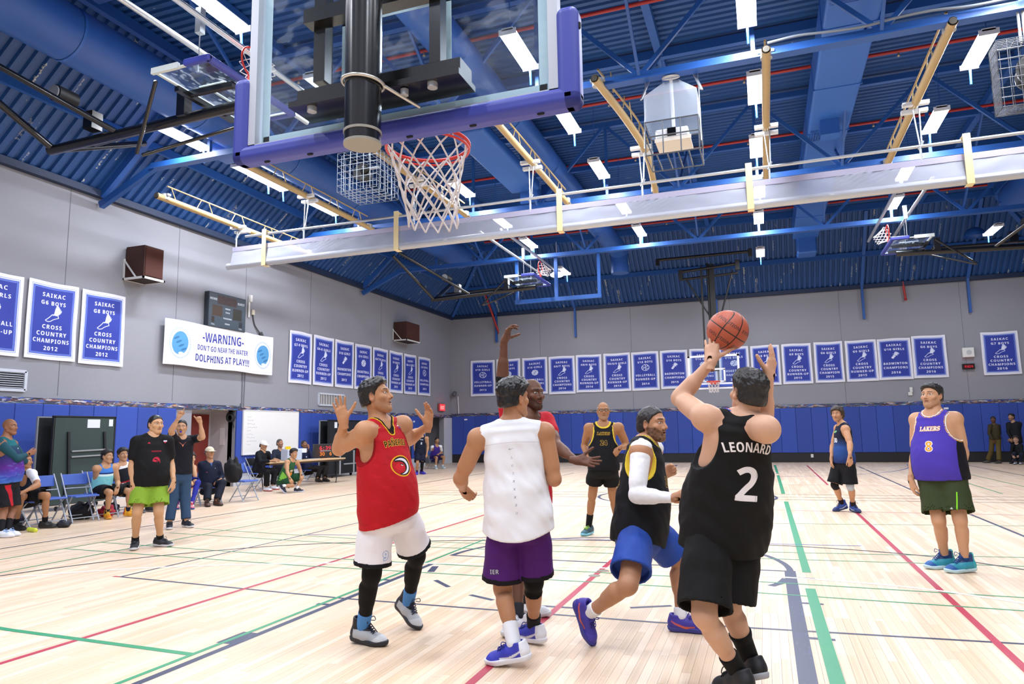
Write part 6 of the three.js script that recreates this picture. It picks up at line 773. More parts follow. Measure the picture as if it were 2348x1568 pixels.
function skinMat() { return M(0xffffff, 0.48, 0, { vertexColors: true, specularIntensity: 0.5 }); }
const SKIN = skinMat();
function person(key, o) {
  const J0 = POSE[key], J = {}; for (const k of Object.keys(J0)) J[k] = A(J0[k]);
  const H = o.H, k = H / 1.75, b = o.b ?? 1, main = o.res === 'main', h = main ? 0.0095 : o.res === 'mid' ? 0.013 : 0.018, hc = main ? 0.0085 : o.res === 'mid' ? 0.012 : 0.018;
  const t = thing('person', o.label, 'person'), org = V(J.pe.x, 0, J.pe.z); t.position.copy(org); for (const q of Object.keys(J)) if (!/^(hf|hu|cf|pf|ft.|ha.)$/.test(q)) J[q].sub(org);
  const up = V(0, 1, 0), a = J.nk.clone().sub(J.pe), len = a.length(); a.normalize();
  const rp = J.pf.clone().cross(up).normalize(), rc = J.cf.clone().cross(up).normalize();
  const belly = o.belly ?? 0;
  // torso coordinates: t along the spine, u to the person's right, v forward
  let Ct = 0, Cu = 0, Cv = 0; const fr = (tt) => { const m = rp.clone().lerp(rc, clamp(tt, 0, 1)); m.addScaledVector(a, -m.dot(a)).normalize(); return [m, a.clone().cross(m)]; };
  const FR = []; for (let i = 0; i <= 20; i++) FR.push(fr(i / 20));
  const coords = (x, y, z) => { x -= J.pe.x; y -= J.pe.y; z -= J.pe.z; const s = x * a.x + y * a.y + z * a.z; Ct = s / len; const [R, F] = FR[Math.round(clamp(Ct, 0, 1) * 20)]; Cu = x * R.x + y * R.y + z * R.z; Cv = x * F.x + y * F.y + z * F.z - (belly * 0.5 * ramp(0.75, 0.3, Ct) * ramp(-0.25, 0.15, Ct) - 0.012 * ramp(0.7, 1, Ct)); };
  const rings = (T, W, D, grow) => (x, y, z) => { coords(x, y, z); const be = belly * ramp(0.8, 0.3, Ct) * ramp(-0.35, 0.15, Ct), w = (tab(T, W, Ct) * b + be * 0.5) * k + grow, d = (tab(T, D, Ct) * b + be) * k + grow, r = Math.hypot(Cu, Cv), q = Math.hypot(Cu / w, Cv / d); const e = q < 1e-6 ? -d : r * (1 - 1 / q) * 0.9; return smax(e, Math.max((Ct - T[T.length - 1]) * len, (T[0] - Ct) * len), 0.02); };
  const ST = [-0.22, 0, 0.2, 0.4, 0.6, 0.8, 0.92, 1.0, 1.05], SW = [0.145, 0.166, 0.156, 0.15, 0.163, 0.172, 0.15, 0.095, 0.06], SD = [0.1, 0.118, 0.108, 0.106, 0.116, 0.112, 0.092, 0.068, 0.055];
  const torso = rings(ST, SW, SD, 0);
  // ---- body: one continuous surface
  const f = [torso], limb = [];
  const P = (p, q, m) => p.clone().lerp(q, m);
  const hz = J.hf.clone(); const nb = J.nk.clone().addScaledVector(a, -0.02), ht = J.hd.clone().addScaledVector(J.hu, -0.06 * k).addScaledVector(J.hf, -0.022 * k);
  f.push(cap(nb, ht, 0.062 * k * b, 0.056 * k * b));
  for (const s of ['R', 'L']) {
    const sh = J['sh' + s], el = J['el' + s], wr = J['wr' + s], hi = J['hi' + s], kn = J['kn' + s], an = J['an' + s], m = o.arm ?? b;
    f.push(cap(nb.clone().addScaledVector(a, 0.0), sh, 0.05 * k, 0.055 * k * m));
    limb.push(ball(sh, 0.063 * k * m), cap(sh, el, 0.056 * k * m, 0.042 * k * m), cap(P(sh, el, 0.3), P(sh, el, 0.7), 0.051 * k * m, 0.05 * k * m), cap(el, wr, 0.042 * k * m, 0.0265 * k * m), cap(P(el, wr, 0.12), P(el, wr, 0.42), 0.0455 * k * m, 0.041 * k * m));
    const back = J.pf.clone().multiplyScalar(-1), g = o.leg ?? b, ca = P(kn, an, 0.28).addScaledVector(back.addScaledVector(an.clone().sub(kn).normalize(), -back.dot(an.clone().sub(kn).normalize())).normalize(), 0.016 * k);
    limb.push(cap(hi, kn, 0.088 * k * g, 0.054 * k * g), cap(P(hi, kn, 0.85), P(kn, an, 0.06), 0.056 * k * g, 0.053 * k * g), cap(kn, an, 0.05 * k * g, 0.036 * k * g), cap(ca, P(ca, an, 0.32), 0.054 * k * g, 0.045 * k * g));
  }
  const tr = union(f, 0.045), lim = limb; const bodyF = (x, y, z) => { let d = tr(x, y, z), e = 1e9; for (const q of lim) e = smin(e, q(x, y, z), 0.022); return smin(d, e, 0.04); };
  const allPts = ['pe', 'nk', 'shR', 'shL', 'elR', 'elL', 'wrR', 'wrL', 'hiR', 'hiL', 'knR', 'knL', 'anR', 'anL'].map((q) => J[q]).concat([ht]);
  const skin = rgb(o.skin), pale = mix3(skin, [0.8, 0.6, 0.5], 0.12), ruddy = mix3(skin, [0.4, 0.13, 0.1], 0.16), parts = [];
  const [blo, bhi] = bounds(allPts, 0.13);
  parts.push(colour(nets(bodyF, blo, bhi, h), (x, y, z) => { let c = mix3(skin, noise.noise(x * 9, y * 9, z * 9) > 0 ? ruddy : pale, Math.abs(noise.noise(x * 9, y * 9, z * 9)) * 0.5); for (const s of ['R', 'L']) { const d = Math.min(J['el' + s].distanceTo(V(x, y, z)), J['kn' + s].distanceTo(V(x, y, z))); if (d < 0.08) c = mix3(c, ruddy, 0.5 * (1 - d / 0.08)); } return c; }));
  const hp = { skin: o.skin, hair: o.hair?.[1], beard: o.beard, beardColour: o.beardColour, shave: o.shave, mouth: o.mouth ?? 0, brow: o.brow, gaze: o.gaze };
  const hs = (o.head ?? 1) * Math.sqrt(k), fw = o.faceWide ?? 1, HX = J.hu.clone().cross(J.hf).normalize(), HM = basis(HX.clone().multiplyScalar(hs * fw), J.hu.clone().multiplyScalar(hs), J.hf.clone().multiplyScalar(hs), J.hd);
  parts.push(colour(headGeo(main ? 0.0026 : o.res === 'mid' ? 0.0034 : 0.0055, o.mouth ?? 0), headColour(hp)).applyMatrix4(HM));
  const handPose = { open: { c: [0.08, 0.05, 0.08, 0.12], s: 0.17, t: [0.85, 0.15] }, relax: { c: [0.35, 0.42, 0.48, 0.5], s: 0.06, t: [0.45, 0.3] }, fist: { c: [1.35, 1.4, 1.45, 1.45], s: 0.02, t: [0.55, 0.9, 0.5] }, thumb: { c: [1.35, 1.4, 1.45, 1.45], s: 0.02, t: [0.35, 0.0, 0.1] }, point: { c: [0.05, 1.35, 1.4, 1.4], s: 0.02, t: [0.5, 0.9, 0.5] }, hook: { c: [0.65, 0.55, 0.5, 0.55], s: 0.08, t: [0.95, 0.1, 0.5] } };
  for (const s of ['R', 'L']) {
    const hv = J0['ha' + s], y = V(hv[0], hv[1], hv[2]).normalize(), z = V(hv[3], hv[4], hv[5]); z.addScaledVector(y, -z.dot(y)).normalize(); const x = y.clone().cross(z), hd = o.hands?.[s] ?? 'relax';
    parts.push(colour(handGeo(typeof hd === 'string' ? handPose[hd] : hd, s, main ? 0.0036 : o.res === 'mid' ? 0.005 : 0.007, k), (X, Y) => mix3(skin, ruddy, 0.25 + 0.4 * ramp(0.1, 0.16, Y))).applyMatrix4(basis(x, y, z, J['wr' + s].clone().addScaledVector(y, 0.012))));
  }
  const body = new THREE.Mesh(mergeGeometries(parts), SKIN); body.name = 'body'; body.castShadow = body.receiveShadow = true; t.add(body);
  const part = (n, g, m, p = t) => { const q = new THREE.Mesh(g, m); q.name = n; q.castShadow = q.receiveShadow = true; p.add(q); return q; };
  if (o.hair?.[0]) part('hair', hairG(o.hair[0], main ? 0.0036 : 0.006).applyMatrix4(HM), M(o.hair[1], o.hair[2] ?? 0.55));
  if (o.hat) { const dome = nets((x, y, z) => smax(e0(0, 0.035, -0.012, 0.094, 0.1, 0.112)(x, y, z), 0.03 - y - z * 0.12, 0.01), [-0.12, 0, -0.15], [0.12, 0.16, 0.13], main ? 0.005 : 0.007), brim = nets((x, y, z) => smax(e0(0, 0.05, 0.11, 0.078, 0.05, 0.09)(x, y, z), Math.abs(y - 0.05 + x * x * 4 + (z - 0.09) * 0.15) - 0.006, 0.004), [-0.1, 0, 0.04], [0.1, 0.08, 0.22], 0.006); const q = part('cap', dome.applyMatrix4(HM), M(o.hat, 0.8)); part('cap_brim', brim.applyMatrix4(HM), M(o.hat, 0.8), q); }
  if (o.glasses) { const gl = []; for (const s of [-1, 1]) { gl.push(new THREE.TorusGeometry(0.02, 0.0022, 6, 20).scale(1.15, 0.85, 1).translate(s * 0.031, 0.006, 0.098)); gl.push(tube([s * 0.053, 0.01, 0.095], [s * 0.078, 0.006, 0.0], 0.002, 6)); } gl.push(tube([-0.01, 0.01, 0.1], [0.01, 0.01, 0.1], 0.002, 6)); part('glasses', merge(gl).applyMatrix4(HM), M(0x1a1512, 0.4)); }
  // ---- clothes
  const uvMap = (g, t0, t1) => { // front half of the print on the left of the texture, back half on the right
    const q = g.toNonIndexed(), p = q.attributes.position, n = q.attributes.normal, uv = new Float32Array(p.count * 2);
    for (let i = 0; i < p.count; i += 3) { let nf = 0; for (let j = 0; j < 3; j++) { coords(p.getX(i + j), p.getY(i + j), p.getZ(i + j)); const F = FR[Math.round(clamp(Ct, 0, 1) * 20)][1]; nf += n.getX(i + j) * F.x + n.getY(i + j) * F.y + n.getZ(i + j) * F.z; } for (let j = 0; j < 3; j++) { coords(p.getX(i + j), p.getY(i + j), p.getZ(i + j)); uv[(i + j) * 2] = nf > 0 ? clamp(0.25 - Cu / k, 0.002, 0.498) : clamp(0.75 + Cu / k, 0.502, 0.998); uv[(i + j) * 2 + 1] = (Ct - t0) / (t1 - t0); } }
    q.setAttribute('uv', new THREE.BufferAttribute(uv, 2)); return q;
  };
  const cloth = (c, extra = {}) => M(c, extra.rough ?? 0.72, 0, { bumpMap: clothBump, bumpScale: 0.0006, ...(extra.map ? { map: extra.map } : {}), specularIntensity: extra.spec ?? 0.35 });
  const T = o.top;
  if (T) {
    const loose = T.loose ?? 1, hem = T.hem ?? -0.18, JT = [-0.45, -0.1, 0.2, 0.5, 0.75, 0.9, 0.98, 1.04], JW = [0.196 + 0.012 * loose, 0.19 + 0.012 * loose, 0.178 + 0.01 * loose, 0.178 + 0.006 * loose, 0.185, 0.166, 0.118, 0.08], JD = [0.152 + 0.012 * loose, 0.15 + 0.01 * loose, 0.14 + 0.01 * loose, 0.136, 0.13, 0.108, 0.085, 0.07];
    const shell = rings(JT, JW, JD, 0.004), cf0 = FR[20][1], top0 = J.nk.clone().addScaledVector(a, -0.005);
    const straps = ['R', 'L'].map((s) => cap(top0.clone().lerp(J['sh' + s], 0.3), top0.clone().lerp(J['sh' + s], T.type === 'tank' ? 0.62 : 0.92).addScaledVector(a, 0.006), 0.056 * k, T.type === 'tank' ? 0.05 * k : 0.066 * k * (o.arm ?? b)));
    const sleeves = []; if (T.type === 'tee' || T.type === 'long') for (const s of ['R', 'L']) { const e = T.type === 'tee' ? P(J['sh' + s], J['el' + s], T.sleeve ?? 0.62) : J['el' + s]; sleeves.push(cap(J['sh' + s], e, 0.073 * k * b, (T.type === 'tee' ? 0.07 : 0.058) * k * b)); if (T.type === 'long') sleeves.push(cap(e, P(e, J['wr' + s], 0.93), 0.057 * k * b, 0.042 * k * b)); }
    const holes = []; if (T.type === 'tank' || T.type === 'sleeveless') for (const [s, sg] of [['R', 1], ['L', -1]]) { const c = J.nk.clone().addScaledVector(FR[20][0], sg * (T.type === 'tank' ? 0.215 : 0.25) * k).addScaledVector(a, -0.12 * k).addScaledVector(cf0, T.type === 'tank' ? 0.01 : 0); holes.push(ell(c, FR[20][0], a, cf0, [(T.type === 'tank' ? 0.088 : 0.07) * k, 0.165 * k, 0.15 * k])); }
    const nh = T.neck ?? 1, neck = T.vee ? (() => { const A1 = ell(J.nk.clone().addScaledVector(a, 0.045 * k), FR[20][0], a, cf0, [0.078 * k, 0.06 * k, 0.1 * k]), B1 = cap(J.nk.clone().addScaledVector(cf0, 0.1 * k).addScaledVector(a, 0.05 * k), J.nk.clone().addScaledVector(cf0, 0.115 * k).addScaledVector(a, -0.075 * k), 0.07 * k, 0.012 * k); return (x, y, z) => smin(A1(x, y, z), B1(x, y, z), 0.02); })() : ell(J.nk.clone().addScaledVector(a, 0.045 * k).addScaledVector(cf0, 0.045 * k), FR[20][0], a, cf0, [0.086 * k * nh, 0.1 * k * nh, 0.1 * k * nh]);
    const nF = T.fold ?? 1, wr = (x, y, z) => nF * (0.0075 * noise.noise(x * 7 + y * 5, y * 3.2 - x * 2, z * 7 + y * 4) + 0.004 * noise.noise(x * 17 + y * 9, y * 6, z * 17 - y * 8)) * ramp(0.95, 0.55, Ct);
    const J1 = (x, y, z) => { let d = shell(x, y, z); const w = d < 0.06 && d > -0.06 ? wr(x, y, z) : 0, ct = Ct; for (const q of straps) d = smin(d, q(x, y, z), 0.035); if (sleeves.length) { let e = sleeves[0](x, y, z); for (let i = 1; i < sleeves.length; i++) e = smin(e, sleeves[i](x, y, z), 0.012); d = smin(d, e, 0.04); } d -= w; Ct = ct; return d; };
    const tilt = T.tilt ?? 0, hemD = (x, y, z) => { coords(x, y, z); return (hem + tilt * Cu - (T.tail ?? 0) * (1 - (Cu / 0.2) ** 2) * 0.5 - Ct) * len; };
    const cut = (x, y, z) => { let d = -neck(x, y, z); for (const q of holes) d = Math.max(d, -q(x, y, z)); if (T.type === 'tee') for (const s of ['R', 'L']) { const S = J['sh' + s], D = J['el' + s].clone().sub(S), L = D.length(); d = d; } return d; };
    const F = (x, y, z) => { let d = J1(x, y, z); if (d > 0.1) return d; d = smax(d, cut(x, y, z), 0.004); const hd = hemD(x, y, z); d = smax(d, hd, 0.006); if (hd > -0.06) d = Math.max(d, Math.min(-(J1(x, y, z) + 0.02), 9) < 0 ? d : Math.min(0.02 + hd * 0.2 + 0.012, -(J1(x, y, z) + 0.02))); return d; };
    const pts = [J.pe.clone().addScaledVector(a, hem * len), J.nk, J.shR, J.shL]; if (T.type === 'tee') pts.push(P(J.shR, J.elR, 0.65), P(J.shL, J.elL, 0.65)); if (T.type === 'long') pts.push(J.elR, J.elL, J.wrR, J.wrL);
    const [lo, hi] = bounds(pts, 0.24); const gTop = uvMap(nets(F, lo, hi, hc), -0.35, 1.1);
    const top = part(T.name ?? 'jersey', gTop, cloth(T.map ? 0xffffff : T.color, { map: T.map, rough: T.rough, spec: T.spec }));
    const ring = (n, fd, w0, w1, c, thick = 0.003) => { const G = (x, y, z) => { const d = J1(x, y, z); if (d > 0.08) return d; const q = fd(x, y, z); return Math.max(d - thick, q - w1, w0 - q); }; part(n, nets(G, lo.map((v, i) => (i === 1 ? Math.max(v, J.nk.y - 0.4) : v)), hi, main ? 0.0048 : Math.min(hc, 0.008)), cloth(c), top); };
    if (T.collar) for (const [w0, w1, c] of T.collar) ring('collar', neck, w0, w1, c);
    if (T.armTrim) for (const q of holes) for (const [w0, w1, c] of T.armTrim) ring('arm_trim', q, w0, w1, c);
  }
  const B = o.bottom;
  if (B) {
    const fr_ = B.frac ?? 0.85, lo_ = B.loose ?? 1, pel = rings([-0.36, -0.25, 0, 0.15, 0.24], [0.15, 0.175, 0.18, 0.168, 0.165], [0.11, 0.135, 0.135, 0.122, 0.12], 0.008), legs = [];
    for (const s of ['R', 'L']) {
      const hi_ = J['hi' + s], kn = J['kn' + s], an = J['an' + s], long = fr_ > 1, end = long ? P(kn, an, (fr_ - 1)) : P(hi_, kn, fr_), d0 = kn.clone().sub(hi_).normalize(), dir = long ? an.clone().sub(kn).normalize() : d0, st = hi_.clone();
      const bend = long ? kn : P(hi_, kn, 0.5), r1 = (0.094 + 0.004 * lo_) * k * b, r2 = (long ? 0.068 + 0.012 * lo_ : 0.094 + 0.013 * lo_) * k * b, r3 = (long ? 0.052 + 0.022 * lo_ : 0.092 + 0.026 * lo_) * k * b;
      const A1 = cap(st, bend, r1, r2), ext = end.clone().addScaledVector(dir, 0.05), B1 = cap(bend, ext, r2, r3);
      legs.push({ cone: (x, y, z) => { const w = 0.006 * noise.noise(x * 9 + s.length, y * 5, z * 9) + 0.003 * noise.noise(x * 22, y * 9, z * 22); return smin(A1(x, y, z), B1(x, y, z), 0.03) - w * (B.fold ?? 1); }, plane: (x, y, z) => (x - end.x) * dir.x + (y - end.y) * dir.y + (z - end.z) * dir.z, end });
    }
    const leg = (L, x, y, z, grow = 0) => { const c = L.cone(x, y, z) - grow, p = L.plane(x, y, z); let d = Math.max(c, p); if (p > -0.07 && fr_ <= 1) d = Math.max(d, -Math.max(c + 0.016, -(p + 0.05))); return d; };
    const F = (x, y, z) => { const d = smin(leg(legs[0], x, y, z), leg(legs[1], x, y, z), 0.014); return smin(pel(x, y, z), d, 0.035); };
    const [lo, hi] = bounds([J.pe, J.hiR, J.hiL, J.knR, J.knL, legs[0].end, legs[1].end], 0.19); const g = nets(F, lo, hi, hc), gb = uvMap(g, -1.1, 0.35);
    const bot = part(B.name ?? 'shorts', gb, cloth(B.map ? 0xffffff : B.color, { map: B.map, rough: B.rough }));
    if (B.hem) for (const L of legs) part('shorts_hem', nets((x, y, z) => { const c = L.cone(x, y, z), p = L.plane(x, y, z); return Math.max(c - 0.003, p - 0.002, -(p + B.hem[0]), -(c + 0.014)); }, ...bounds([L.end], 0.2), Math.min(hc, 0.009)), cloth(B.hem[1]), bot);
    if (B.yoke) part('waist_panel', nets((x, y, z) => { const d = Math.min(pel(x, y, z), 9), e = smin(legs[0].cone(x, y, z), legs[1].cone(x, y, z), 0.03); coords(x, y, z); return Math.max(smin(d, e, 0.035) - 0.004, (B.yoke[0] - Ct) * len); }, lo, hi, hc), cloth(B.yoke[1]), bot);
  }
  const wrap = (n, p, q, r0, r1, c, sh = 0.0) => { const d = q.clone().sub(p), L = d.length(), C = cap(p.clone().addScaledVector(d, -0.1), q.clone().addScaledVector(d, 0.1), r0, r1); d.normalize(); const g = nets((x, y, z) => { const s = (x - p.x) * d.x + (y - p.y) * d.y + (z - p.z) * d.z; let e = bodyF(x, y, z) - 0.004 - sh; const far = C(x, y, z); e = Math.max(e, far); return Math.max(e, -s, s - L); }, ...bounds([p, q], Math.max(r0, r1) + 0.03), main ? 0.006 : 0.009); return part(n, g, typeof c === 'object' ? c : cloth(c)); };
  for (const s of ['R', 'L']) {
    const kn = J['kn' + s], an = J['an' + s], so = o.socks?.[s] ?? o.socks?.both;
    if (so) wrap('sock', P(kn, an, so[0]), an.clone().addScaledVector(kn.clone().sub(an).normalize(), -0.03), 0.1, 0.085, so[1], so[2] ?? 0.002);
    const sl = o.legSleeve?.[s]; if (sl) { const p0 = sl[0] < 0 ? P(kn, J['hi' + s], -sl[0]) : P(kn, an, sl[0]); const g1 = P(kn, an, sl[1]); const d = (x, y, z) => { const e = an.clone().sub(kn).normalize(), s1 = (x - kn.x) * e.x + (y - kn.y) * e.y + (z - kn.z) * e.z, e2 = J['hi' + s].clone().sub(kn).normalize(), s2 = (x - kn.x) * e2.x + (y - kn.y) * e2.y + (z - kn.z) * e2.z; return Math.max(s1 - kn.distanceTo(g1), s2 - kn.distanceTo(p0)); }; const near = cap(p0, kn, 0.12), near2 = cap(kn, g1, 0.12); part(sl[3] ?? 'leg_sleeve', nets((x, y, z) => Math.max(bodyF(x, y, z) - 0.005, d(x, y, z), Math.min(near(x, y, z), near2(x, y, z))), ...bounds([p0, kn, g1], 0.14), main ? 0.007 : 0.009), cloth(sl[2])); }
    const as = o.armSleeve?.[s]; if (as) for (const [m0, m1, c, n] of as) { const at = (m) => (m < 1 ? P(J['sh' + s], J['el' + s], m) : P(J['el' + s], J['wr' + s], m - 1)); const pts = [at(m0), ...(m0 < 1 && m1 > 1 ? [J['el' + s]] : []), at(m1)]; const q = pts.slice(1).map((v, i) => cap(pts[i], v, 0.075, m1 > 1.7 ? 0.06 : 0.075)); const d0 = pts[1].clone().sub(pts[0]).normalize(), d1 = pts[pts.length - 1].clone().sub(pts[pts.length - 2]).normalize(), e = pts[pts.length - 1]; part(n ?? 'arm_sleeve', nets((x, y, z) => { let w = q[0](x, y, z); for (const v of q) w = Math.min(w, v(x, y, z)); return Math.max(bodyF(x, y, z) - 0.005 - 0.0025 * noise.noise(x * 40, y * 40, z * 40), w, m0 > 0 ? -((x - pts[0].x) * d0.x + (y - pts[0].y) * d0.y + (z - pts[0].z) * d0.z) : -9, (x - e.x) * d1.x + (y - e.y) * d1.y + (z - e.z) * d1.z); }, ...bounds(pts, 0.11), main ? 0.007 : 0.01), cloth(c)); }
    const S = o.shoes; if (S && !(o.noShoe === s)) {
      const z = J['ft' + s].clone().normalize(), y = up.clone().addScaledVector(z, -z.y).normalize(), x = y.clone().cross(z), G = shoeGeo(!!S.high, main ? 0.0042 : 0.007), ks = k * (S.k ?? 1.02), M4 = basis(x.clone().multiplyScalar(ks), y.clone().multiplyScalar(ks), z.clone().multiplyScalar(ks), an.clone().addScaledVector(y, -0.105 * ks));
      let low = 1e9; for (const [zz, yy] of [[-0.085, 0.006], [0.19, 0.012], [0.1, 0.0]]) low = Math.min(low, V(0, yy, zz).applyMatrix4(M4).y); const drop = o.air === s ? 0 : low - 0.003; const sk = rgb(S.color), s2 = rgb(S.color2 ?? S.color), s3 = rgb(S.toe ?? S.color);
      const gu = colour(G.up.clone(), (X, Y, Z) => { let c = sk; if (Z > 0.1 + (Y - 0.03)) c = s3; if (Y > 0.085 && S.collarC) c = rgb(S.collarC); if (S.heel && Z < -0.045) c = rgb(S.heel); if (S.side && Math.abs(X) > 0.018) { const cv = 0.03 + 0.34 * Math.max(0, 0.05 - Z) * 0.35 + (Z - 0.05) ** 2 * 2.2; if (Z > -0.06 && Z < 0.09 && Math.abs(Y - cv) < 0.009 * (1 - Math.abs(Z - 0.05) * 5)) c = rgb(S.side); } if (S.mud && Y < 0.04 && noise.noise(X * 30, 0, Z * 30) > 0) c = s2; return c; }).applyMatrix4(M4);
      if (drop) gu.translate(0, -drop, 0); const u = part('shoe', gu, M(0xffffff, 0.55, 0, { vertexColors: true })); const gs = G.sole.clone().applyMatrix4(M4), gl = G.lace.clone().applyMatrix4(M4); if (drop) { gs.translate(0, -drop, 0); gl.translate(0, -drop, 0); } part('sole', gs, M(S.sole, 0.6), u); part('laces', gl, M(S.lace ?? S.color, 0.7), u);
      if (drop < -0.02 || drop > 0.03) console.log(key, s, 'shoe shift', drop.toFixed(3));
    }
  }
  return t;
}
const FX = (u) => 256 - u * 1024, BX = (u) => 768 + u * 1024, TY = (tt) => (1.1 - tt) / 1.45 * 1024;
function print(base, draw, base2) { return canvas(1024, 1024, (g) => { g.fillStyle = base; g.fillRect(0, 0, 512, 1024); g.fillStyle = base2 ?? base; g.fillRect(512, 0, 512, 1024); g.textAlign = 'center'; g.textBaseline = 'middle'; g.lineJoin = 'round'; draw(g); }); }
function lettering(g, s, x, y, px, fill, line, lw, sx = 1, sy = 1, arcR = 0, slant = 0, font = 'sans-serif') {
  g.font = `bold ${px}px ${font}`; const ch = [...s], w = ch.map((c) => g.measureText(c).width * sx), L = w.reduce((a, b) => a + b, 0); let p = -L / 2;
  ch.forEach((c, i) => { const m = p + w[i] / 2; g.save(); g.translate(x, y); if (arcR) { const an = m / arcR; g.translate(Math.sin(an) * arcR, arcR - Math.cos(an) * arcR); g.rotate(an); } else g.translate(m, 0); g.transform(1, 0, slant, 1, 0, 0); g.scale(sx, sy); if (line) { for (const [col, w2] of [].concat(line[0] instanceof Array ? line : [[line, lw]])) { g.strokeStyle = col; g.lineWidth = w2; g.strokeText(c, 0, 0); } } g.fillStyle = fill; g.fillText(c, 0, 0); g.restore(); p += w[i]; });
}
const swoosh = (g, x, y, s, c) => { g.save(); g.translate(x, y); g.scale(s, s); g.fillStyle = c; g.beginPath(); g.moveTo(-20, 2); g.quadraticCurveTo(-16, 16, 26, -12); g.quadraticCurveTo(-10, 6, -12, -2); g.quadraticCurveTo(-14, -6, -8, -10); g.quadraticCurveTo(-18, -6, -20, 2); g.fill(); g.restore(); };
// ---------- the players in the foreground ----------
const redJersey = print('#b3141f', (g) => {
  for (let i = 0; i < 260; i++) { g.fillStyle = rnd() < 0.5 ? '#8e0f19' : '#cf2029'; g.globalAlpha = 0.3; g.save(); g.translate(rnd() * 1024, rnd() * 1024); g.rotate(0.5); g.fillRect(0, 0, 8 + rnd() * 50, 6 + rnd() * 22); g.restore(); } g.globalAlpha = 1;
  lettering(g, 'PA\u00d1EROS', 262, TY(0.73), 62, '#1a1414', '#e0b23a', 7, 0.72, 1.15, 520);
  swoosh(g, FX(0.085), TY(0.93), 0.75, '#e8bd2e'); g.fillStyle = '#e9e4e4'; g.beginPath(); g.moveTo(FX(-0.09), TY(0.95)); g.lineTo(FX(-0.075), TY(0.93)); g.lineTo(FX(-0.105), TY(0.93)); g.fill(); g.fillStyle = '#4a55b0'; g.beginPath(); g.arc(FX(-0.1), TY(0.91), 9, 0, 7); g.fill();
  const cx = 256, cy = TY(0.44); g.save(); g.translate(cx, cy); g.fillStyle = '#e6a81f'; g.beginPath(); g.arc(0, 0, 92, 0, 7); g.fill(); g.fillStyle = '#201617'; g.beginPath(); g.arc(0, 0, 82, 0, 7); g.fill(); g.fillStyle = '#b3141f'; g.beginPath(); g.arc(0, 0, 80, 0.2, 7); g.fill();
  g.fillStyle = '#201617'; g.beginPath(); g.arc(0, 0, 80, -2.4, 1.9); g.lineTo(-40, 60); g.quadraticCurveTo(40, 60, 30, -6); g.quadraticCurveTo(10, -48, -50, -38); g.fill();
  g.fillStyle = '#dcdde4'; g.beginPath(); g.moveTo(-52, -52); g.quadraticCurveTo(0, -84, 48, -50); g.quadraticCurveTo(84, -6, 56, 42); g.quadraticCurveTo(30, 78, -26, 70); g.quadraticCurveTo(30, 56, 44, 22); g.quadraticCurveTo(54, -10, 30, -34); g.quadraticCurveTo(0, -56, -52, -52); g.fill();
  g.fillStyle = '#c51e2a'; g.beginPath(); g.moveTo(-64, 4); g.quadraticCurveTo(-40, -34, 6, -26); g.quadraticCurveTo(34, -10, 22, 26); g.quadraticCurveTo(-6, 20, -16, 34); g.quadraticCurveTo(-44, 40, -64, 4); g.fill(); g.fillStyle = '#eee'; g.beginPath(); g.ellipse(4, -6, 10, 6, 0.5, 0, 7); g.fill(); g.fillStyle = '#111'; g.beginPath(); g.arc(6, -6, 3.5, 0, 7); g.fill(); g.strokeStyle = '#201617'; g.lineWidth = 6; g.beginPath(); g.moveTo(-14, -20); g.lineTo(18, -8); g.stroke(); g.restore();
});
const redShorts = print('#e9e8ec', (g) => { lettering(g, '9', FX(0.105), (0.35 + 0.6) / 1.45 * 1024, 96, '#e9e8ec', [['#5b8ec9', 12], ['#c9dcf2', 5]], 5, 0.9, 1); for (let i = 0; i < 20; i++) { g.fillStyle = '#d9d9e2'; g.globalAlpha = 0.25; g.fillRect(rnd() * 1024, rnd() * 1024, 3, 60 + rnd() * 150); } g.globalAlpha = 1; });
person('red', {
  label: 'man in red jersey with round bird emblem and white shorts, both hands raised', H: 1.7, b: 1.06, belly: 0.03, res: 'main', skin: '#b98763', hair: ['short', '#14100f', 0.45], shave: 0.8, mouth: 0.7, beard: 0.25, beardColour: '#3a2a22', faceWide: 1.03,
  top: { type: 'tank', map: redJersey, vee: true, hem: -0.2, tilt: -0.35, loose: 1.3, fold: 1.1, collar: [[-0.001, 0.009, '#17130f'], [0.009, 0.019, '#d9b22c']], armTrim: [[-0.001, 0.006, '#8e0f19']], rough: 0.6 },
  bottom: { map: redShorts, frac: 0.86, loose: 1.25, hem: [0.03, '#15161b'] }, legSleeve: { R: [-0.35, 0.8, '#0d0d0e', 'leg_sleeve'], L: [-0.35, 0.72, '#0d0d0e', 'leg_sleeve'] }, socks: { both: [0.72, '#4d86c4', 0.004] },
  shoes: { color: '#a9acb0', toe: '#c6c9cc', heel: '#22242a', collarC: '#121317', sole: 0x23262d, lace: '#1d2540', high: true, k: 1.08 }, hands: { R: 'open', L: { c: [0.2, 0.25, 0.3, 0.35], s: 0.08, t: [0.9, 0.2] } },
});
const whiteTop = print('#e3e3e6', (g) => { g.strokeStyle = '#b9bac4'; g.lineWidth = 3; g.beginPath(); g.moveTo(512, TY(0.73)); g.quadraticCurveTo(768, TY(0.82), 1024, TY(0.73)); g.stroke(); swoosh(g, BX(0.0), TY(0.7), 0.8, '#8d8f9c'); ['5', '6', '5', 'X', 'X', 'X', '3', '0'].forEach((c, i) => { g.save(); g.translate(768 + i * 3, TY(0.6 - i * 0.087)); g.rotate(0.15); g.font = '26px sans-serif'; g.fillStyle = i > 2 && i < 7 ? '#4c4f5c' : '#9aa2b4'; g.fillText(c, 0, 0); g.restore(); }); });
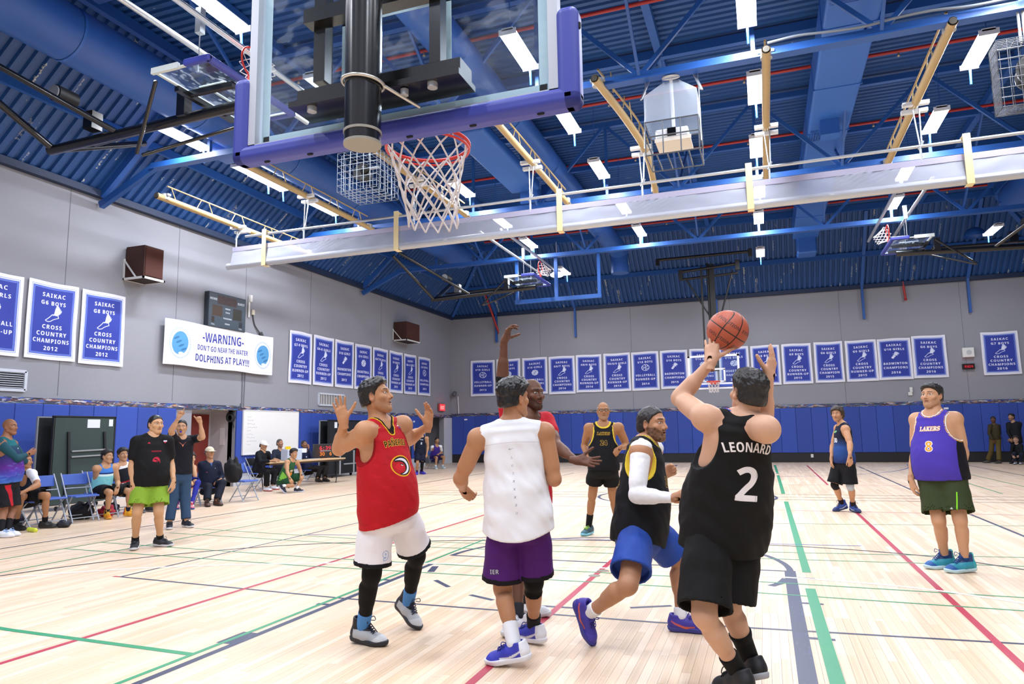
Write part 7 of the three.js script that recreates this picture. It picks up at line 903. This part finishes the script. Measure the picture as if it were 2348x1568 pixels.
const purpleShorts = print('#4a1c66', (g) => { for (let i = 0; i < 300; i++) { g.fillStyle = '#5a2678'; g.globalAlpha = 0.3; g.fillRect(rnd() * 1024, rnd() * 1024, 3, 20); } g.globalAlpha = 1; lettering(g, 'IER', BX(-0.165), (0.35 + 0.66) / 1.45 * 1024, 44, '#b9b4c4', ['#2a1c3a', 5], 5, 0.9, 1.1); });
person('white', {
  label: 'man seen from behind in sleeveless white shirt over purple shorts', H: 1.74, b: 1.04, res: 'main', skin: '#ad7c5a', hair: ['full', '#0f0d0e', 0.4],
  top: { type: 'sleeveless', map: whiteTop, neck: 0.86, hem: -0.26, tail: 0.14, loose: 2.2, fold: 1.7, rough: 0.8, collar: [[-0.02, -0.001, '#2f3a8e']] },
  bottom: { map: purpleShorts, frac: 0.9, loose: 1.5, hem: [0.032, '#141016'], yoke: [-0.14, '#141118'] }, legSleeve: { R: [-0.16, 0.24, '#0c0c0e', 'knee_pad'] }, socks: { L: [0.66, '#e6e8ec', 0.004], R: [0.76, '#1a1a1f', 0.004] },
  shoes: { color: '#3238ae', toe: '#3a41bb', heel: '#e4e6ec', side: '#d8dade', sole: 0xe3e4ea, lace: '#2a2f8e', k: 1.08 }, hands: { L: 'relax', R: 'relax' },
});
person('bald', {
  label: 'bald man in red shirt behind the white-shirted player, raised arm with black elbow band', H: 1.8, res: 'main', skin: '#5f3e2d', shave: 0.15, hair: [null, '#15100d'], beard: 0.7, beardColour: '#17120f',
  top: { type: 'tee', color: '#b81c2a', sleeve: 0.4, hem: -0.18, loose: 1 }, bottom: { color: '#26282e', frac: 0.85, loose: 1 }, armSleeve: { R: [[0.82, 1.06, '#121214', 'elbow_band'], [0.68, 0.82, '#d8cfc6', 'elbow_wrap']] },
  socks: { both: [0.8, '#2a2b30'] }, shoes: { color: '#dfe1e4', side: '#9a9da4', sole: 0xd2d4d8, lace: '#c8cad0', heel: '#4b4e58' }, hands: { R: 'hook', L: 'open' },
});
const blackGold = (front, num, back) => print('#121317', (g) => { if (front) lettering(g, front, 256, TY(0.76), 66, '#14120f', [['#d9ab3c', 9], ['#5e4a1c', 3]], 6, 0.66, 1, 0, -0.12, 'serif'); if (num) lettering(g, num, 256, TY(0.53), 118, '#15151a', [['#d6a93f', 12], ['#151515', 4]], 6, 0.75, 0.95); if (back) lettering(g, back, 768, TY(0.5), 210, '#15151a', [['#d9ab3c', 16], ['#15151a', 5]], 6, 0.8, 1); lettering(g, back ? '8' : '', 768, TY(0.8), 10, '#111', null, 0); g.fillStyle = '#1a2233'; g.globalAlpha = 0.25; for (let i = 0; i < 60; i++) g.fillRect(rnd() * 1024, rnd() * 1024, 6, 60); g.globalAlpha = 1; });
person('runner', {
  label: 'bearded running man in black vest over white long sleeves and blue shorts', H: 1.78, b: 1.08, belly: 0.02, res: 'main', skin: '#b08162', hair: ['crop', '#1a1412', 0.5], shave: 0.75, beard: 0.85, beardColour: '#1c1512', mouth: 0.6, faceWide: 1.04,
  top: { type: 'tank', map: blackGold('', '24', '24'), neck: 0.9, hem: -0.24, tilt: 0.25, loose: 1.6, fold: 1.4, collar: [[-0.001, 0.007, '#d9c04a'], [0.007, 0.012, '#17171a'], [0.012, 0.019, '#d9c04a']], armTrim: [[-0.001, 0.011, '#d9bd3c']] },
  armSleeve: { R: [[-0.2, 1.93, '#e6e7ea', 'white_sleeve']], L: [[-0.2, 1.93, '#e6e7ea', 'white_sleeve']] }, bottom: { color: '#27489c', frac: 0.8, loose: 1.4, fold: 1.6, rough: 0.5 }, socks: { both: [0.86, '#e9eaee', 0.004] },
  shoes: { color: '#40359c', toe: '#473cab', side: '#d8604a', sole: 0x3c3f92, lace: '#39308e', k: 1.06 }, hands: { R: 'fist', L: 'fist' },
});
const leonard = print('#131313', (g) => { lettering(g, 'LEONARD', 772, TY(0.79), 84, '#e4dfdc', null, 0, 0.74, 1, 430); lettering(g, '2', 774, TY(0.46), 330, '#e2dcdb', null, 0, 0.78, 0.9); g.fillStyle = '#1d1d1f'; g.globalAlpha = 0.5; for (let i = 0; i < 90; i++) g.fillRect(rnd() * 1024, rnd() * 1024, 2, 40 + rnd() * 120); g.globalAlpha = 1; });
const blackShorts = print('#121212', (g) => { swoosh(g, BX(-0.16), (0.35 + 0.72) / 1.45 * 1024, 1.1, '#6a6a70'); });
person('leonard', {
  label: 'man with number 2 on black jersey, seen from behind, shooting the ball', H: 1.8, b: 1.08, belly: 0.05, res: 'main', skin: '#c79c80', hair: ['short', '#171310', 0.5], shave: 0.85,
  top: { type: 'tank', map: leonard, neck: 0.92, hem: -0.24, tilt: 0.1, loose: 1.7, fold: 1.6, collar: [[-0.001, 0.006, '#c22334'], [0.006, 0.011, '#dedee4'], [0.011, 0.018, '#3a4aa8']] },
  bottom: { map: blackShorts, frac: 0.94, loose: 1.6, fold: 1.4 }, socks: { L: [0.72, '#131314', 0.005], R: [0.5, '#131314', 0.005] }, shoes: { color: '#17181a', toe: '#1d1e20', sole: 0xa9abb0, lace: '#202124', k: 1.06 },
  hands: { L: { c: [0.12, 0.1, 0.12, 0.2], s: 0.17, t: [0.95, 0.1] }, R: { c: [0.15, 0.2, 0.35, 0.45], s: 0.12, t: [1.0, 0.1] } },
});
{ // the ball, panels divided by black channels
  const t = thing('basketball', 'orange basketball with black seams just leaving the shooter\'s left hand', 'ball', null, BALL);
  const R0 = 0.121, g = new THREE.SphereGeometry(R0, 96, 64), q = new THREE.Quaternion().setFromEuler(new THREE.Euler(0.5, 0.4, -0.75)); const p = g.attributes.position;
  const seamAt = (v) => { const [x, y, z] = [v.x / R0, v.y / R0, v.z / R0]; let d = Math.min(Math.abs(y), Math.abs(x)); const e = Math.abs(Math.acos(clamp(z * Math.sign(z), -1, 1)) - 0.0); const c1 = Math.abs(Math.hypot(x - Math.sign(x) * 1.32, z * 0.98) - 0.95); d = Math.min(d, c1 * 0.9); return d * R0; };
  const col = new Float32Array(p.count * 3), v = V(0, 0, 0); for (let i = 0; i < p.count; i++) { v.fromBufferAttribute(p, i); const s = seamAt(v), m = ramp(0.0042, 0.0026, s), n2 = noise.noise(v.x * 260, v.y * 260, v.z * 260); v.multiplyScalar(1 - 0.012 * m + 0.0016 * n2); p.setXYZ(i, v.x, v.y, v.z); }
  g.computeVertexNormals(); g.applyQuaternion(q);
  const tex = canvas(1024, 512, (c, W, H) => { const im = c.createImageData(W, H), w = V(0, 0, 0); for (let j = 0; j < H; j++) for (let i = 0; i < W; i++) { const ph = i / W * 2 * Math.PI, th = j / H * Math.PI; w.set(-Math.cos(ph) * Math.sin(th), Math.cos(th), Math.sin(ph) * Math.sin(th)).multiplyScalar(R0); const m = ramp(0.0036, 0.0026, seamAt(w)), k = 0.95 + 0.05 * noise.noise(w.x * 300, w.y * 300, w.z * 300); const o = (j * W + i) * 4; im.data[o] = (176 * (1 - m) + 24 * m) * k; im.data[o + 1] = (82 * (1 - m) + 18 * m) * k; im.data[o + 2] = (54 * (1 - m) + 16 * m) * k; im.data[o + 3] = 255; } c.putImageData(im, 0, 0); c.fillStyle = '#3b211a'; c.textAlign = 'center'; c.textBaseline = 'middle'; for (const x of [140, 396, 652, 908]) { c.font = 'bold 40px sans-serif'; c.fillText('EVOLUTION', x, 190); c.fillText('EVOLUTION', x, 330); } });
  mesh('ball_skin', [g], M(0xffffff, 0.55, 0, { map: tex }), t);
}
// ---------- players in the middle distance ----------
person('yellow24', {
  label: 'grey-haired man in glasses and black jersey 24 with yellow trim, hands at his waist', H: 1.76, res: 'mid', b: 1.03, belly: 0.02, skin: '#a1724f', hair: ['sides', '#8d8984', 0.7], glasses: true, beard: 0.35, beardColour: '#857f78', brow: 0.5,
  top: { type: 'tank', map: blackGold('LAKERS', '24', ''), hem: -0.16, loose: 0.9, collar: [[-0.001, 0.026, '#d6b93a']], armTrim: [[-0.001, 0.022, '#d6b93a']] }, bottom: { color: '#111113', frac: 0.66, loose: 0.9 },
  socks: { both: [0.62, '#141416'] }, shoes: { color: '#2f4d57', toe: '#3b6a75', sole: 0x7ec3d8, lace: '#9ac552', heel: '#223a44', k: 1.05 }, hands: { R: 'open', L: 'relax' },
});
const purple = print('#4a3aa6', (g) => { lettering(g, 'LAKERS', 262, TY(0.72), 70, '#ece9ee', [['#dca03a', 9]], 6, 0.66, 1, 0, -0.15, 'serif'); lettering(g, '8', 258, TY(0.42), 170, '#dca03a', [['#eeeaf2', 14]], 6, 0.78, 0.95); lettering(g, '8', 768, TY(0.5), 200, '#dca03a', [['#eeeaf2', 14]], 6, 0.8, 1); g.fillStyle = '#14121c'; for (const x of [0, 470, 512, 982]) g.fillRect(x, TY(0.7), 42, 700); });
person('purple8', {
  label: 'stocky man in purple jersey 8 and olive shorts, arms hanging', H: 1.79, res: 'mid', b: 1.14, arm: 1.12, leg: 1.08, belly: 0.05, skin: '#c0916f', hair: ['short', '#16110f', 0.5], shave: 0.8, beard: 0.3, faceWide: 1.08, mouth: 0.25,
  top: { type: 'tank', map: purple, hem: -0.17, loose: 1, collar: [[-0.001, 0.011, '#ece6d8'], [0.011, 0.022, '#dca43c']], armTrim: [[-0.001, 0.01, '#ece6d8'], [0.01, 0.02, '#dca43c']] },
  bottom: { color: '#353e24', frac: 0.86, loose: 1.3, map: print('#353e24', (g) => { g.fillStyle = '#86e02a'; g.fillRect(FX(-0.17) - 5, (0.35 + 0.35) / 1.45 * 1024, 10, 420); g.fillStyle = '#b9bcb0'; g.beginPath(); g.moveTo(FX(-0.14), 690); g.lineTo(FX(-0.125), 665); g.lineTo(FX(-0.11), 690); g.fill(); }) },
  socks: { both: [0.93, '#1d3c6a'] }, shoes: { color: '#2b8b9e', toe: '#22579a', collarC: '#1d3566', heel: '#33a6b0', sole: 0xb9d5dc, lace: '#1e4a86', high: true, k: 1.1 }, hands: { R: 'relax', L: 'relax' },
});
const blue30 = print('#161c33', (g) => { for (const x of [0, 512]) { const gr = g.createLinearGradient(0, TY(0.6), 0, TY(-0.3)); gr.addColorStop(0, '#15192a'); gr.addColorStop(0.35, '#2a4c8e'); gr.addColorStop(0.6, '#24427f'); gr.addColorStop(1, '#171d44'); g.fillStyle = gr; g.fillRect(x, TY(0.6), 512, 700); } lettering(g, '30', 256, TY(0.5), 150, '#e6e8ee', null, 0, 0.75, 0.9); lettering(g, '30', 768, TY(0.5), 180, '#e6e8ee', null, 0, 0.75, 0.9); g.fillStyle = '#7fb53c'; g.beginPath(); g.ellipse(256, TY(0.76), 60, 22, -0.2, 0, 7); g.fill(); g.strokeStyle = '#3f7fc0'; g.lineWidth = 6; g.stroke(); });
person('blue30', {
  label: 'long-haired man in dark blue jersey 30 with black and grey knee pads', H: 1.7, res: 'mid', skin: '#b98a68', hair: ['messy', '#2f2119', 0.6], beard: 0.3, top: { type: 'tank', map: blue30, hem: -0.2, loose: 1.4, collar: [[-0.001, 0.012, '#14151c']], armTrim: [[-0.001, 0.012, '#14151c']] },
  bottom: { color: '#15161a', frac: 0.95, loose: 1.6 }, legSleeve: { R: [-0.05, 0.2, '#17171b', 'knee_pad'], L: [-0.05, 0.2, '#a9b2bd', 'knee_pad'] }, socks: { both: [0.78, '#2a1d22'] }, shoes: { color: '#26418c', toe: '#25346f', side: '#dfe3ea', sole: 0x2b3c66, lace: '#1c2444', high: true }, hands: { R: 'relax', L: 'relax' },
});
const logoTee = print('#131315', (g) => { lettering(g, 'TORONTO', 262, TY(0.62), 34, '#b02238', null, 0, 0.8, 1); g.fillStyle = '#b02238'; g.save(); g.translate(256, TY(0.42)); g.beginPath(); g.moveTo(-46, 20); g.quadraticCurveTo(-40, -50, 10, -48); g.quadraticCurveTo(60, -40, 50, 60); g.lineTo(38, 12); g.quadraticCurveTo(10, 50, -46, 20); g.fill(); g.fillStyle = '#131315'; g.beginPath(); g.ellipse(-4, -8, 24, 9, 0.4, 0, 7); g.fill(); g.beginPath(); g.ellipse(14, 16, 20, 6, -0.4, 0, 7); g.fill(); g.restore(); g.fillStyle = '#d5d8e6'; g.fillRect(FX(-0.12) - 20, TY(0.87), 40, 22); g.fillStyle = '#c23a50'; g.beginPath(); g.moveTo(FX(-0.12) - 20, TY(0.87) + 22); g.lineTo(FX(-0.12) + 20, TY(0.87) + 22); g.lineTo(FX(-0.12), TY(0.87) + 50); g.fill(); g.fillStyle = '#b02238'; g.beginPath(); g.moveTo(FX(0.08), TY(0.84)); g.lineTo(FX(0.06), TY(0.8)); g.lineTo(FX(0.1), TY(0.8)); g.fill(); });
person('green', {
  label: 'man in black T-shirt with red print and bright green shorts', H: 1.72, res: 'mid', b: 1.08, belly: 0.03, skin: '#c0946f', hair: ['crop', '#100d0d', 0.4], shave: 0.3, faceWide: 1.05, top: { type: 'tee', map: logoTee, neck: 0.84, sleeve: 0.62, hem: -0.2, loose: 1.4 },
  bottom: { color: '#7ea032', frac: 0.8, loose: 1.4, fold: 1.4 }, socks: { both: [0.86, '#141416'] }, shoes: { color: '#202228', toe: '#25272d', sole: 0xc3c4ca, lace: '#2a2c33' }, hands: { R: 'relax', L: 'relax' },
});
const refTee = print('#14151d', (g) => { g.fillStyle = '#e0805c'; g.beginPath(); g.moveTo(180, TY(0.88)); g.lineTo(240, TY(0.8)); g.lineTo(256, TY(0.72)); g.lineTo(280, TY(0.82)); g.lineTo(340, TY(0.9)); g.lineTo(290, TY(0.84)); g.lineTo(256, TY(0.78)); g.lineTo(220, TY(0.84)); g.fill(); });
person('referee', {
  label: 'referee in dark T-shirt and jeans, one finger pointing up, one fist raised', H: 1.66, res: 'mid', b: 1.03, skin: '#bd9272', hair: ['crop', '#14110f', 0.5], mouth: 0.2, top: { type: 'tee', map: refTee, neck: 0.84, sleeve: 0.6, hem: -0.08, loose: 0.9 },
  bottom: { name: 'jeans', color: '#2f4560', frac: 1.94, loose: 1.0 }, shoes: { color: '#1e2029', sole: 0xd0d2d8, lace: '#1e2029' }, hands: { R: 'point', L: 'thumb' },
});
{ const J = POSE.referee, f = A(J.hf), p = A(J.hd).addScaledVector(f, 0.105).addScaledVector(A(J.hu), -0.07); tag(mesh('whistle', [new THREE.CylinderGeometry(0.013, 0.013, 0.016, 14).rotateZ(1.57).translate(p.x, p.y - 0.004, p.z), tube(p.toArray(), p.clone().addScaledVector(f, -0.02).toArray(), 0.006, 6)], M(0x4b36c0, 0.4)), 'small purple whistle in the referee\'s mouth', 'whistle'); }
const galaxy = print('#17606a', (g) => { for (const x of [0, 512]) { const gr = g.createLinearGradient(0, TY(0.8), 0, TY(-0.35)); gr.addColorStop(0, '#1c4a58'); gr.addColorStop(0.25, '#2a2a5c'); gr.addColorStop(0.5, '#5b2a8a'); gr.addColorStop(0.75, '#3a56b4'); gr.addColorStop(1, '#5a94d0'); g.fillStyle = gr; g.fillRect(x, TY(0.8), 512, 900); } for (let i = 0; i < 160; i++) { g.fillStyle = ['#8f5fc0', '#6fb0e0', '#2a2a5c'][i % 3]; g.globalAlpha = 0.25; g.beginPath(); g.ellipse(rnd() * 1024, TY(0.5 - rnd() * 0.8), 10 + rnd() * 30, 6 + rnd() * 10, rnd() * 3, 0, 7); g.fill(); } g.globalAlpha = 1; g.fillStyle = '#d9dce6'; g.fillRect(FX(-0.06) - 22, TY(0.72), 44, 20); });
person('crossed', {
  label: 'bald man with folded arms in purple and blue top with white shoes', H: 1.72, res: 'mid', b: 1.08, belly: 0.04, skin: '#8f6248', shave: 0.25, hair: [null, '#1c1512'], top: { type: 'tank', map: galaxy, neck: 0.85, hem: -0.2, loose: 1.3 }, armSleeve: { R: [[-0.1, 1.9, '#1d4753', 'long_sleeve']], L: [[-0.1, 1.9, '#1d4753', 'long_sleeve']] },
  bottom: { map: print('#1a1a1f', (g) => { g.fillStyle = '#b3202d'; g.beginPath(); g.moveTo(60, 420); g.lineTo(130, 420); g.lineTo(210, 860); g.lineTo(130, 860); g.fill(); g.fillStyle = '#e2e2e6'; g.fillRect(0, 850, 512, 60); g.fillRect(512, 850, 512, 60); }), frac: 0.88, loose: 1.4 }, socks: { both: [0.5, '#141417'] }, shoes: { color: '#d9dde4', toe: '#e4e7ec', sole: 0xdadde6, lace: '#7fa0d0' }, hands: { R: 'relax', L: 'relax' },
});
// ---------- the bench on the left ----------
person('benchwhite', { label: 'seated player with one white sleeve and black shorts at the left end of the bench', H: 1.72, res: 'low', skin: '#a97a58', hair: ['crop', '#14100f'], top: { type: 'tank', color: '#1c2a3c', hem: -0.1, loose: 1.1 }, armSleeve: { R: [[-0.2, 0.75, '#e8e9ec', 'white_sleeve']] }, bottom: { color: '#17171b', frac: 0.85, loose: 1.4 }, socks: { both: [0.8, '#17171a'] }, shoes: { color: '#1d1f1e', sole: 0x2a2c2b, lace: '#2a2c2b' } });
const tealTop = print('#7cc4cc', (g) => { for (const x of [0, 512]) { g.fillStyle = '#3f78c4'; g.fillRect(x, 0, 512, TY(0.72)); g.fillStyle = '#1c2f6a'; g.fillRect(x, TY(0.76), 512, 40); g.fillStyle = '#cfe9ea'; g.fillRect(x, TY(0.7), 512, 60); } for (let i = 0; i < 120; i++) { g.fillStyle = i % 2 ? '#a9dede' : '#5aa9b6'; g.globalAlpha = 0.35; g.beginPath(); g.ellipse(rnd() * 1024, TY(rnd() * 0.7 - 0.2), 24, 9, rnd() * 3, 0, 7); g.fill(); } g.globalAlpha = 1; });
person('benchteal', { label: 'seated player in a pale teal jersey with orange shoes, hands clasped', H: 1.68, res: 'low', skin: '#b58a68', hair: ['short', '#15110f'], top: { type: 'tank', map: tealTop, hem: -0.1, loose: 1.2 }, bottom: { map: print('#17171b', (g) => { g.fillStyle = '#9a7a3a'; g.fillRect(40, 300, 12, 700); g.fillRect(460, 300, 12, 700); }), frac: 0.9, loose: 1.4 }, socks: { both: [0.8, '#1a1d33'] }, shoes: { color: '#d79a1c', toe: '#d8781e', heel: '#c0452a', sole: 0xd9a030, lace: '#e0b83a', high: true } });
person('benchdark', { label: 'seated dark-jersey player with red trim, half hidden behind the green-shorts man', H: 1.68, res: 'low', skin: '#b98c6a', hair: ['full', '#12100f'], top: { type: 'tank', map: print('#1d1f28', (g) => { for (const x of [0, 512]) { g.fillStyle = '#e2e2e8'; g.fillRect(x, 0, 512, TY(0.82)); g.fillStyle = '#b01e2c'; g.fillRect(x + 60, TY(0.3), 392, 120); g.fillStyle = '#e2e2e8'; g.fillRect(x + 120, TY(0.25), 260, 40); } }), hem: -0.1, loose: 1.1 }, bottom: { color: '#22232a', frac: 0.9, loose: 1.3 }, socks: { both: [0.8, '#17181c'] }, shoes: { color: '#2a2c33', sole: 0x6a6c72, lace: '#2a2c33' } });
person('benchkid', { label: 'seated boy in blue knee socks behind the pointing referee, hand at his mouth', H: 1.55, res: 'low', skin: '#c49a78', hair: ['messy', '#2a1e18'], top: { type: 'tank', color: '#25357c', hem: -0.1 }, bottom: { color: '#23308a', frac: 0.75, loose: 1.2 }, legSleeve: { R: [0.05, 0.75, '#2c3396', 'knee_sock'], L: [0.05, 0.75, '#2c3396', 'knee_sock'] }, socks: { both: [0.72, '#2c3396'] }, shoes: { color: '#dcd7da', toe: '#d0606a', sole: 0x3a4a90, lace: '#c8434f', high: true } });
person('capman', { label: 'seated man in beige cap, navy jacket and dark trousers with brown boots', H: 1.7, res: 'low', skin: '#b08262', hair: ['crop', '#2a2522'], hat: '#cfc5ad', top: { type: 'long', name: 'jacket', map: print('#1b2236', (g) => { g.fillStyle = '#46629a'; g.beginPath(); g.moveTo(210, TY(1.05)); g.lineTo(302, TY(1.05)); g.lineTo(256, TY(0.82)); g.fill(); g.fillStyle = '#b9bec8'; g.fillRect(330, TY(0.74), 22, 14); g.fillStyle = '#c0505a'; g.fillRect(140, TY(0.6), 30, 12); }), neck: 0.7, hem: -0.12, loose: 1.6 }, bottom: { name: 'trousers', color: '#191d2b', frac: 1.92, loose: 1.2 }, shoes: { color: '#4a3020', toe: '#53382a', sole: 0x2c1f18, lace: '#2c1f18', high: true } });
// ---------- the scorers' table ----------
person('tablecap', { label: 'scorer in white cap and black jacket seated at the near end of the table', H: 1.7, res: 'low', skin: '#b58a68', hair: ['crop', '#1b1614'], hat: '#e6e3e2', top: { type: 'long', name: 'jacket', color: '#15181e', neck: 0.75, hem: -0.1, loose: 1.4 }, bottom: { name: 'trousers', color: '#131417', frac: 1.92 }, shoes: { color: '#dcdfe6', toe: '#e5e8ec', sole: 0xb04a4a, lace: '#c8cad0' } });
person('tableman', { label: 'grey-haired scorer in a dark polo shirt behind the cardboard box', H: 1.74, res: 'low', skin: '#a97d60', hair: ['crop', '#4a4541'], beard: 0.4, beardColour: '#4a4541', top: { type: 'tee', color: '#202636', neck: 0.8, hem: -0.1, loose: 1.2, sleeve: 0.8 }, bottom: { name: 'trousers', color: '#17181d', frac: 1.9 }, shoes: { color: '#222', sole: 0x222222, lace: '#222' } });
person('tableright', { label: 'scorer in navy jacket leaning on his hand behind the lit table scoreboard', H: 1.74, res: 'low', skin: '#8a6248', hair: ['crop', '#17130f'], top: { type: 'long', name: 'jacket', map: print('#1d2544', (g) => { g.fillStyle = '#c8cce0'; g.fillRect(140, TY(0.7), 30, 46); }), neck: 0.75, hem: -0.1, loose: 1.2 }, bottom: { name: 'trousers', color: '#1b1613', frac: 1.9 }, shoes: { color: '#2c2522', sole: 0x1d1816, lace: '#2c2522' } });
const greenTop = print('#2e5a38', (g) => { for (const x of [0, 512]) { g.fillStyle = '#7cc24a'; g.beginPath(); g.moveTo(x, TY(0.5)); g.lineTo(x + 170, TY(0.2)); g.lineTo(x + 120, TY(-0.3)); g.lineTo(x, TY(-0.3)); g.fill(); } g.fillStyle = '#d98a3a'; g.beginPath(); g.ellipse(262, TY(0.35), 60, 70, 0.3, 0, 7); g.fill(); g.fillStyle = '#d9b8a0'; g.beginPath(); g.ellipse(262, TY(0.52), 60, 34, 0, 0, 7); g.fill(); g.fillStyle = '#c0362a'; g.fillRect(230, TY(0.2), 50, 40); });
person('kneel', { label: 'player in green jersey crouching on one knee before the scorers\' table', H: 1.62, res: 'low', skin: '#b98d6a', hair: ['full', '#14110f'], top: { type: 'tank', map: greenTop, hem: -0.08, loose: 1.1 }, bottom: { map: print('#234c32', (g) => { g.fillStyle = '#cfdcd2'; for (const x of [40, 552]) for (let k = 0; k < 3; k++) g.fillRect(x, 520 + k * 40, 200, 14); }), frac: 0.9, loose: 1.4 }, socks: { both: [0.82, '#e3e4ea'] }, shoes: { color: '#1b2030', toe: '#222838', sole: 0xc9cfe6, lace: '#1b2030' } });
person('farstand', { label: 'player in black jersey and shorts with violet shoes standing far off', H: 1.72, res: 'low', skin: '#b08565', hair: ['crop', '#15110f'], top: { type: 'tank', map: print('#15182a', (g) => { lettering(g, '8', 256, TY(0.55), 140, '#d5e0ea', null, 0, 0.8); g.fillStyle = '#c8d4de'; g.fillRect(200, TY(0.8), 112, 24); }), hem: -0.2, loose: 1.2 }, bottom: { color: '#161a30', frac: 0.9, loose: 1.3 }, legSleeve: { L: [-0.1, 0.95, '#121218', 'leg_sleeve'] }, socks: { both: [0.8, '#1b1b22'] }, shoes: { color: '#4438b4', sole: 0x4a3fc0, lace: '#3a30a0', high: true } });
person('farseat', { label: 'player seated by the dark doorway, purple vest over a white T-shirt', H: 1.74, res: 'low', skin: '#a97c5a', hair: ['crop', '#17120f'], beard: 0.5, beardColour: '#17120f', top: { type: 'tank', color: '#3f2c84', hem: -0.1 }, armSleeve: { R: [[-0.25, 0.72, '#e8e8ec', 'white_sleeve']], L: [[-0.25, 0.72, '#e8e8ec', 'white_sleeve']] }, bottom: { color: '#2c2560', frac: 0.8, loose: 1.2 }, socks: { both: [0.86, '#c9d4d8'] }, shoes: { color: '#b5c6cf', sole: 0xd0d8dc, lace: '#a0b0ba' } });
// ---------- onlookers at the far right ----------
person('brown', { label: 'man in brown sweater and khaki trousers leaning on the far right pads', H: 1.66, res: 'low', skin: '#5a3d2c', hair: ['crop', '#120f0d'], top: { type: 'long', name: 'sweater', color: '#3b3423', neck: 0.75, hem: -0.08, loose: 1.2 }, bottom: { name: 'trousers', color: '#5d4f2a', frac: 1.95, loose: 1.4 }, shoes: { color: '#4a453f', sole: 0x4a453f, lace: '#38342f' } });
person('darkfar', { label: 'tall man in black coat with hands folded, standing at the right edge', H: 1.76, res: 'low', skin: '#a07a62', hair: ['short', '#14110f'], beard: 0.5, beardColour: '#14110f', top: { type: 'long', name: 'coat', color: '#15181d', neck: 0.75, hem: -0.35, loose: 1.5 }, bottom: { name: 'trousers', color: '#17181c', frac: 1.95 }, shoes: { color: '#1c1c1e', sole: 0x1c1c1e, lace: '#1c1c1e' } });
person('farkid', { label: 'child in black crouching at the feet of the tall man in black', H: 1.4, res: 'low', skin: '#b58e78', hair: ['full', '#231a14'], head: 1.1, top: { type: 'long', name: 'coat', color: '#131418', neck: 0.75, hem: -0.1, loose: 1.4 }, bottom: { name: 'trousers', color: '#1c2232', frac: 1.9 }, shoes: { color: '#d0d2d6', sole: 0x333338, lace: '#222' } });
renderer.render(scene, camera);
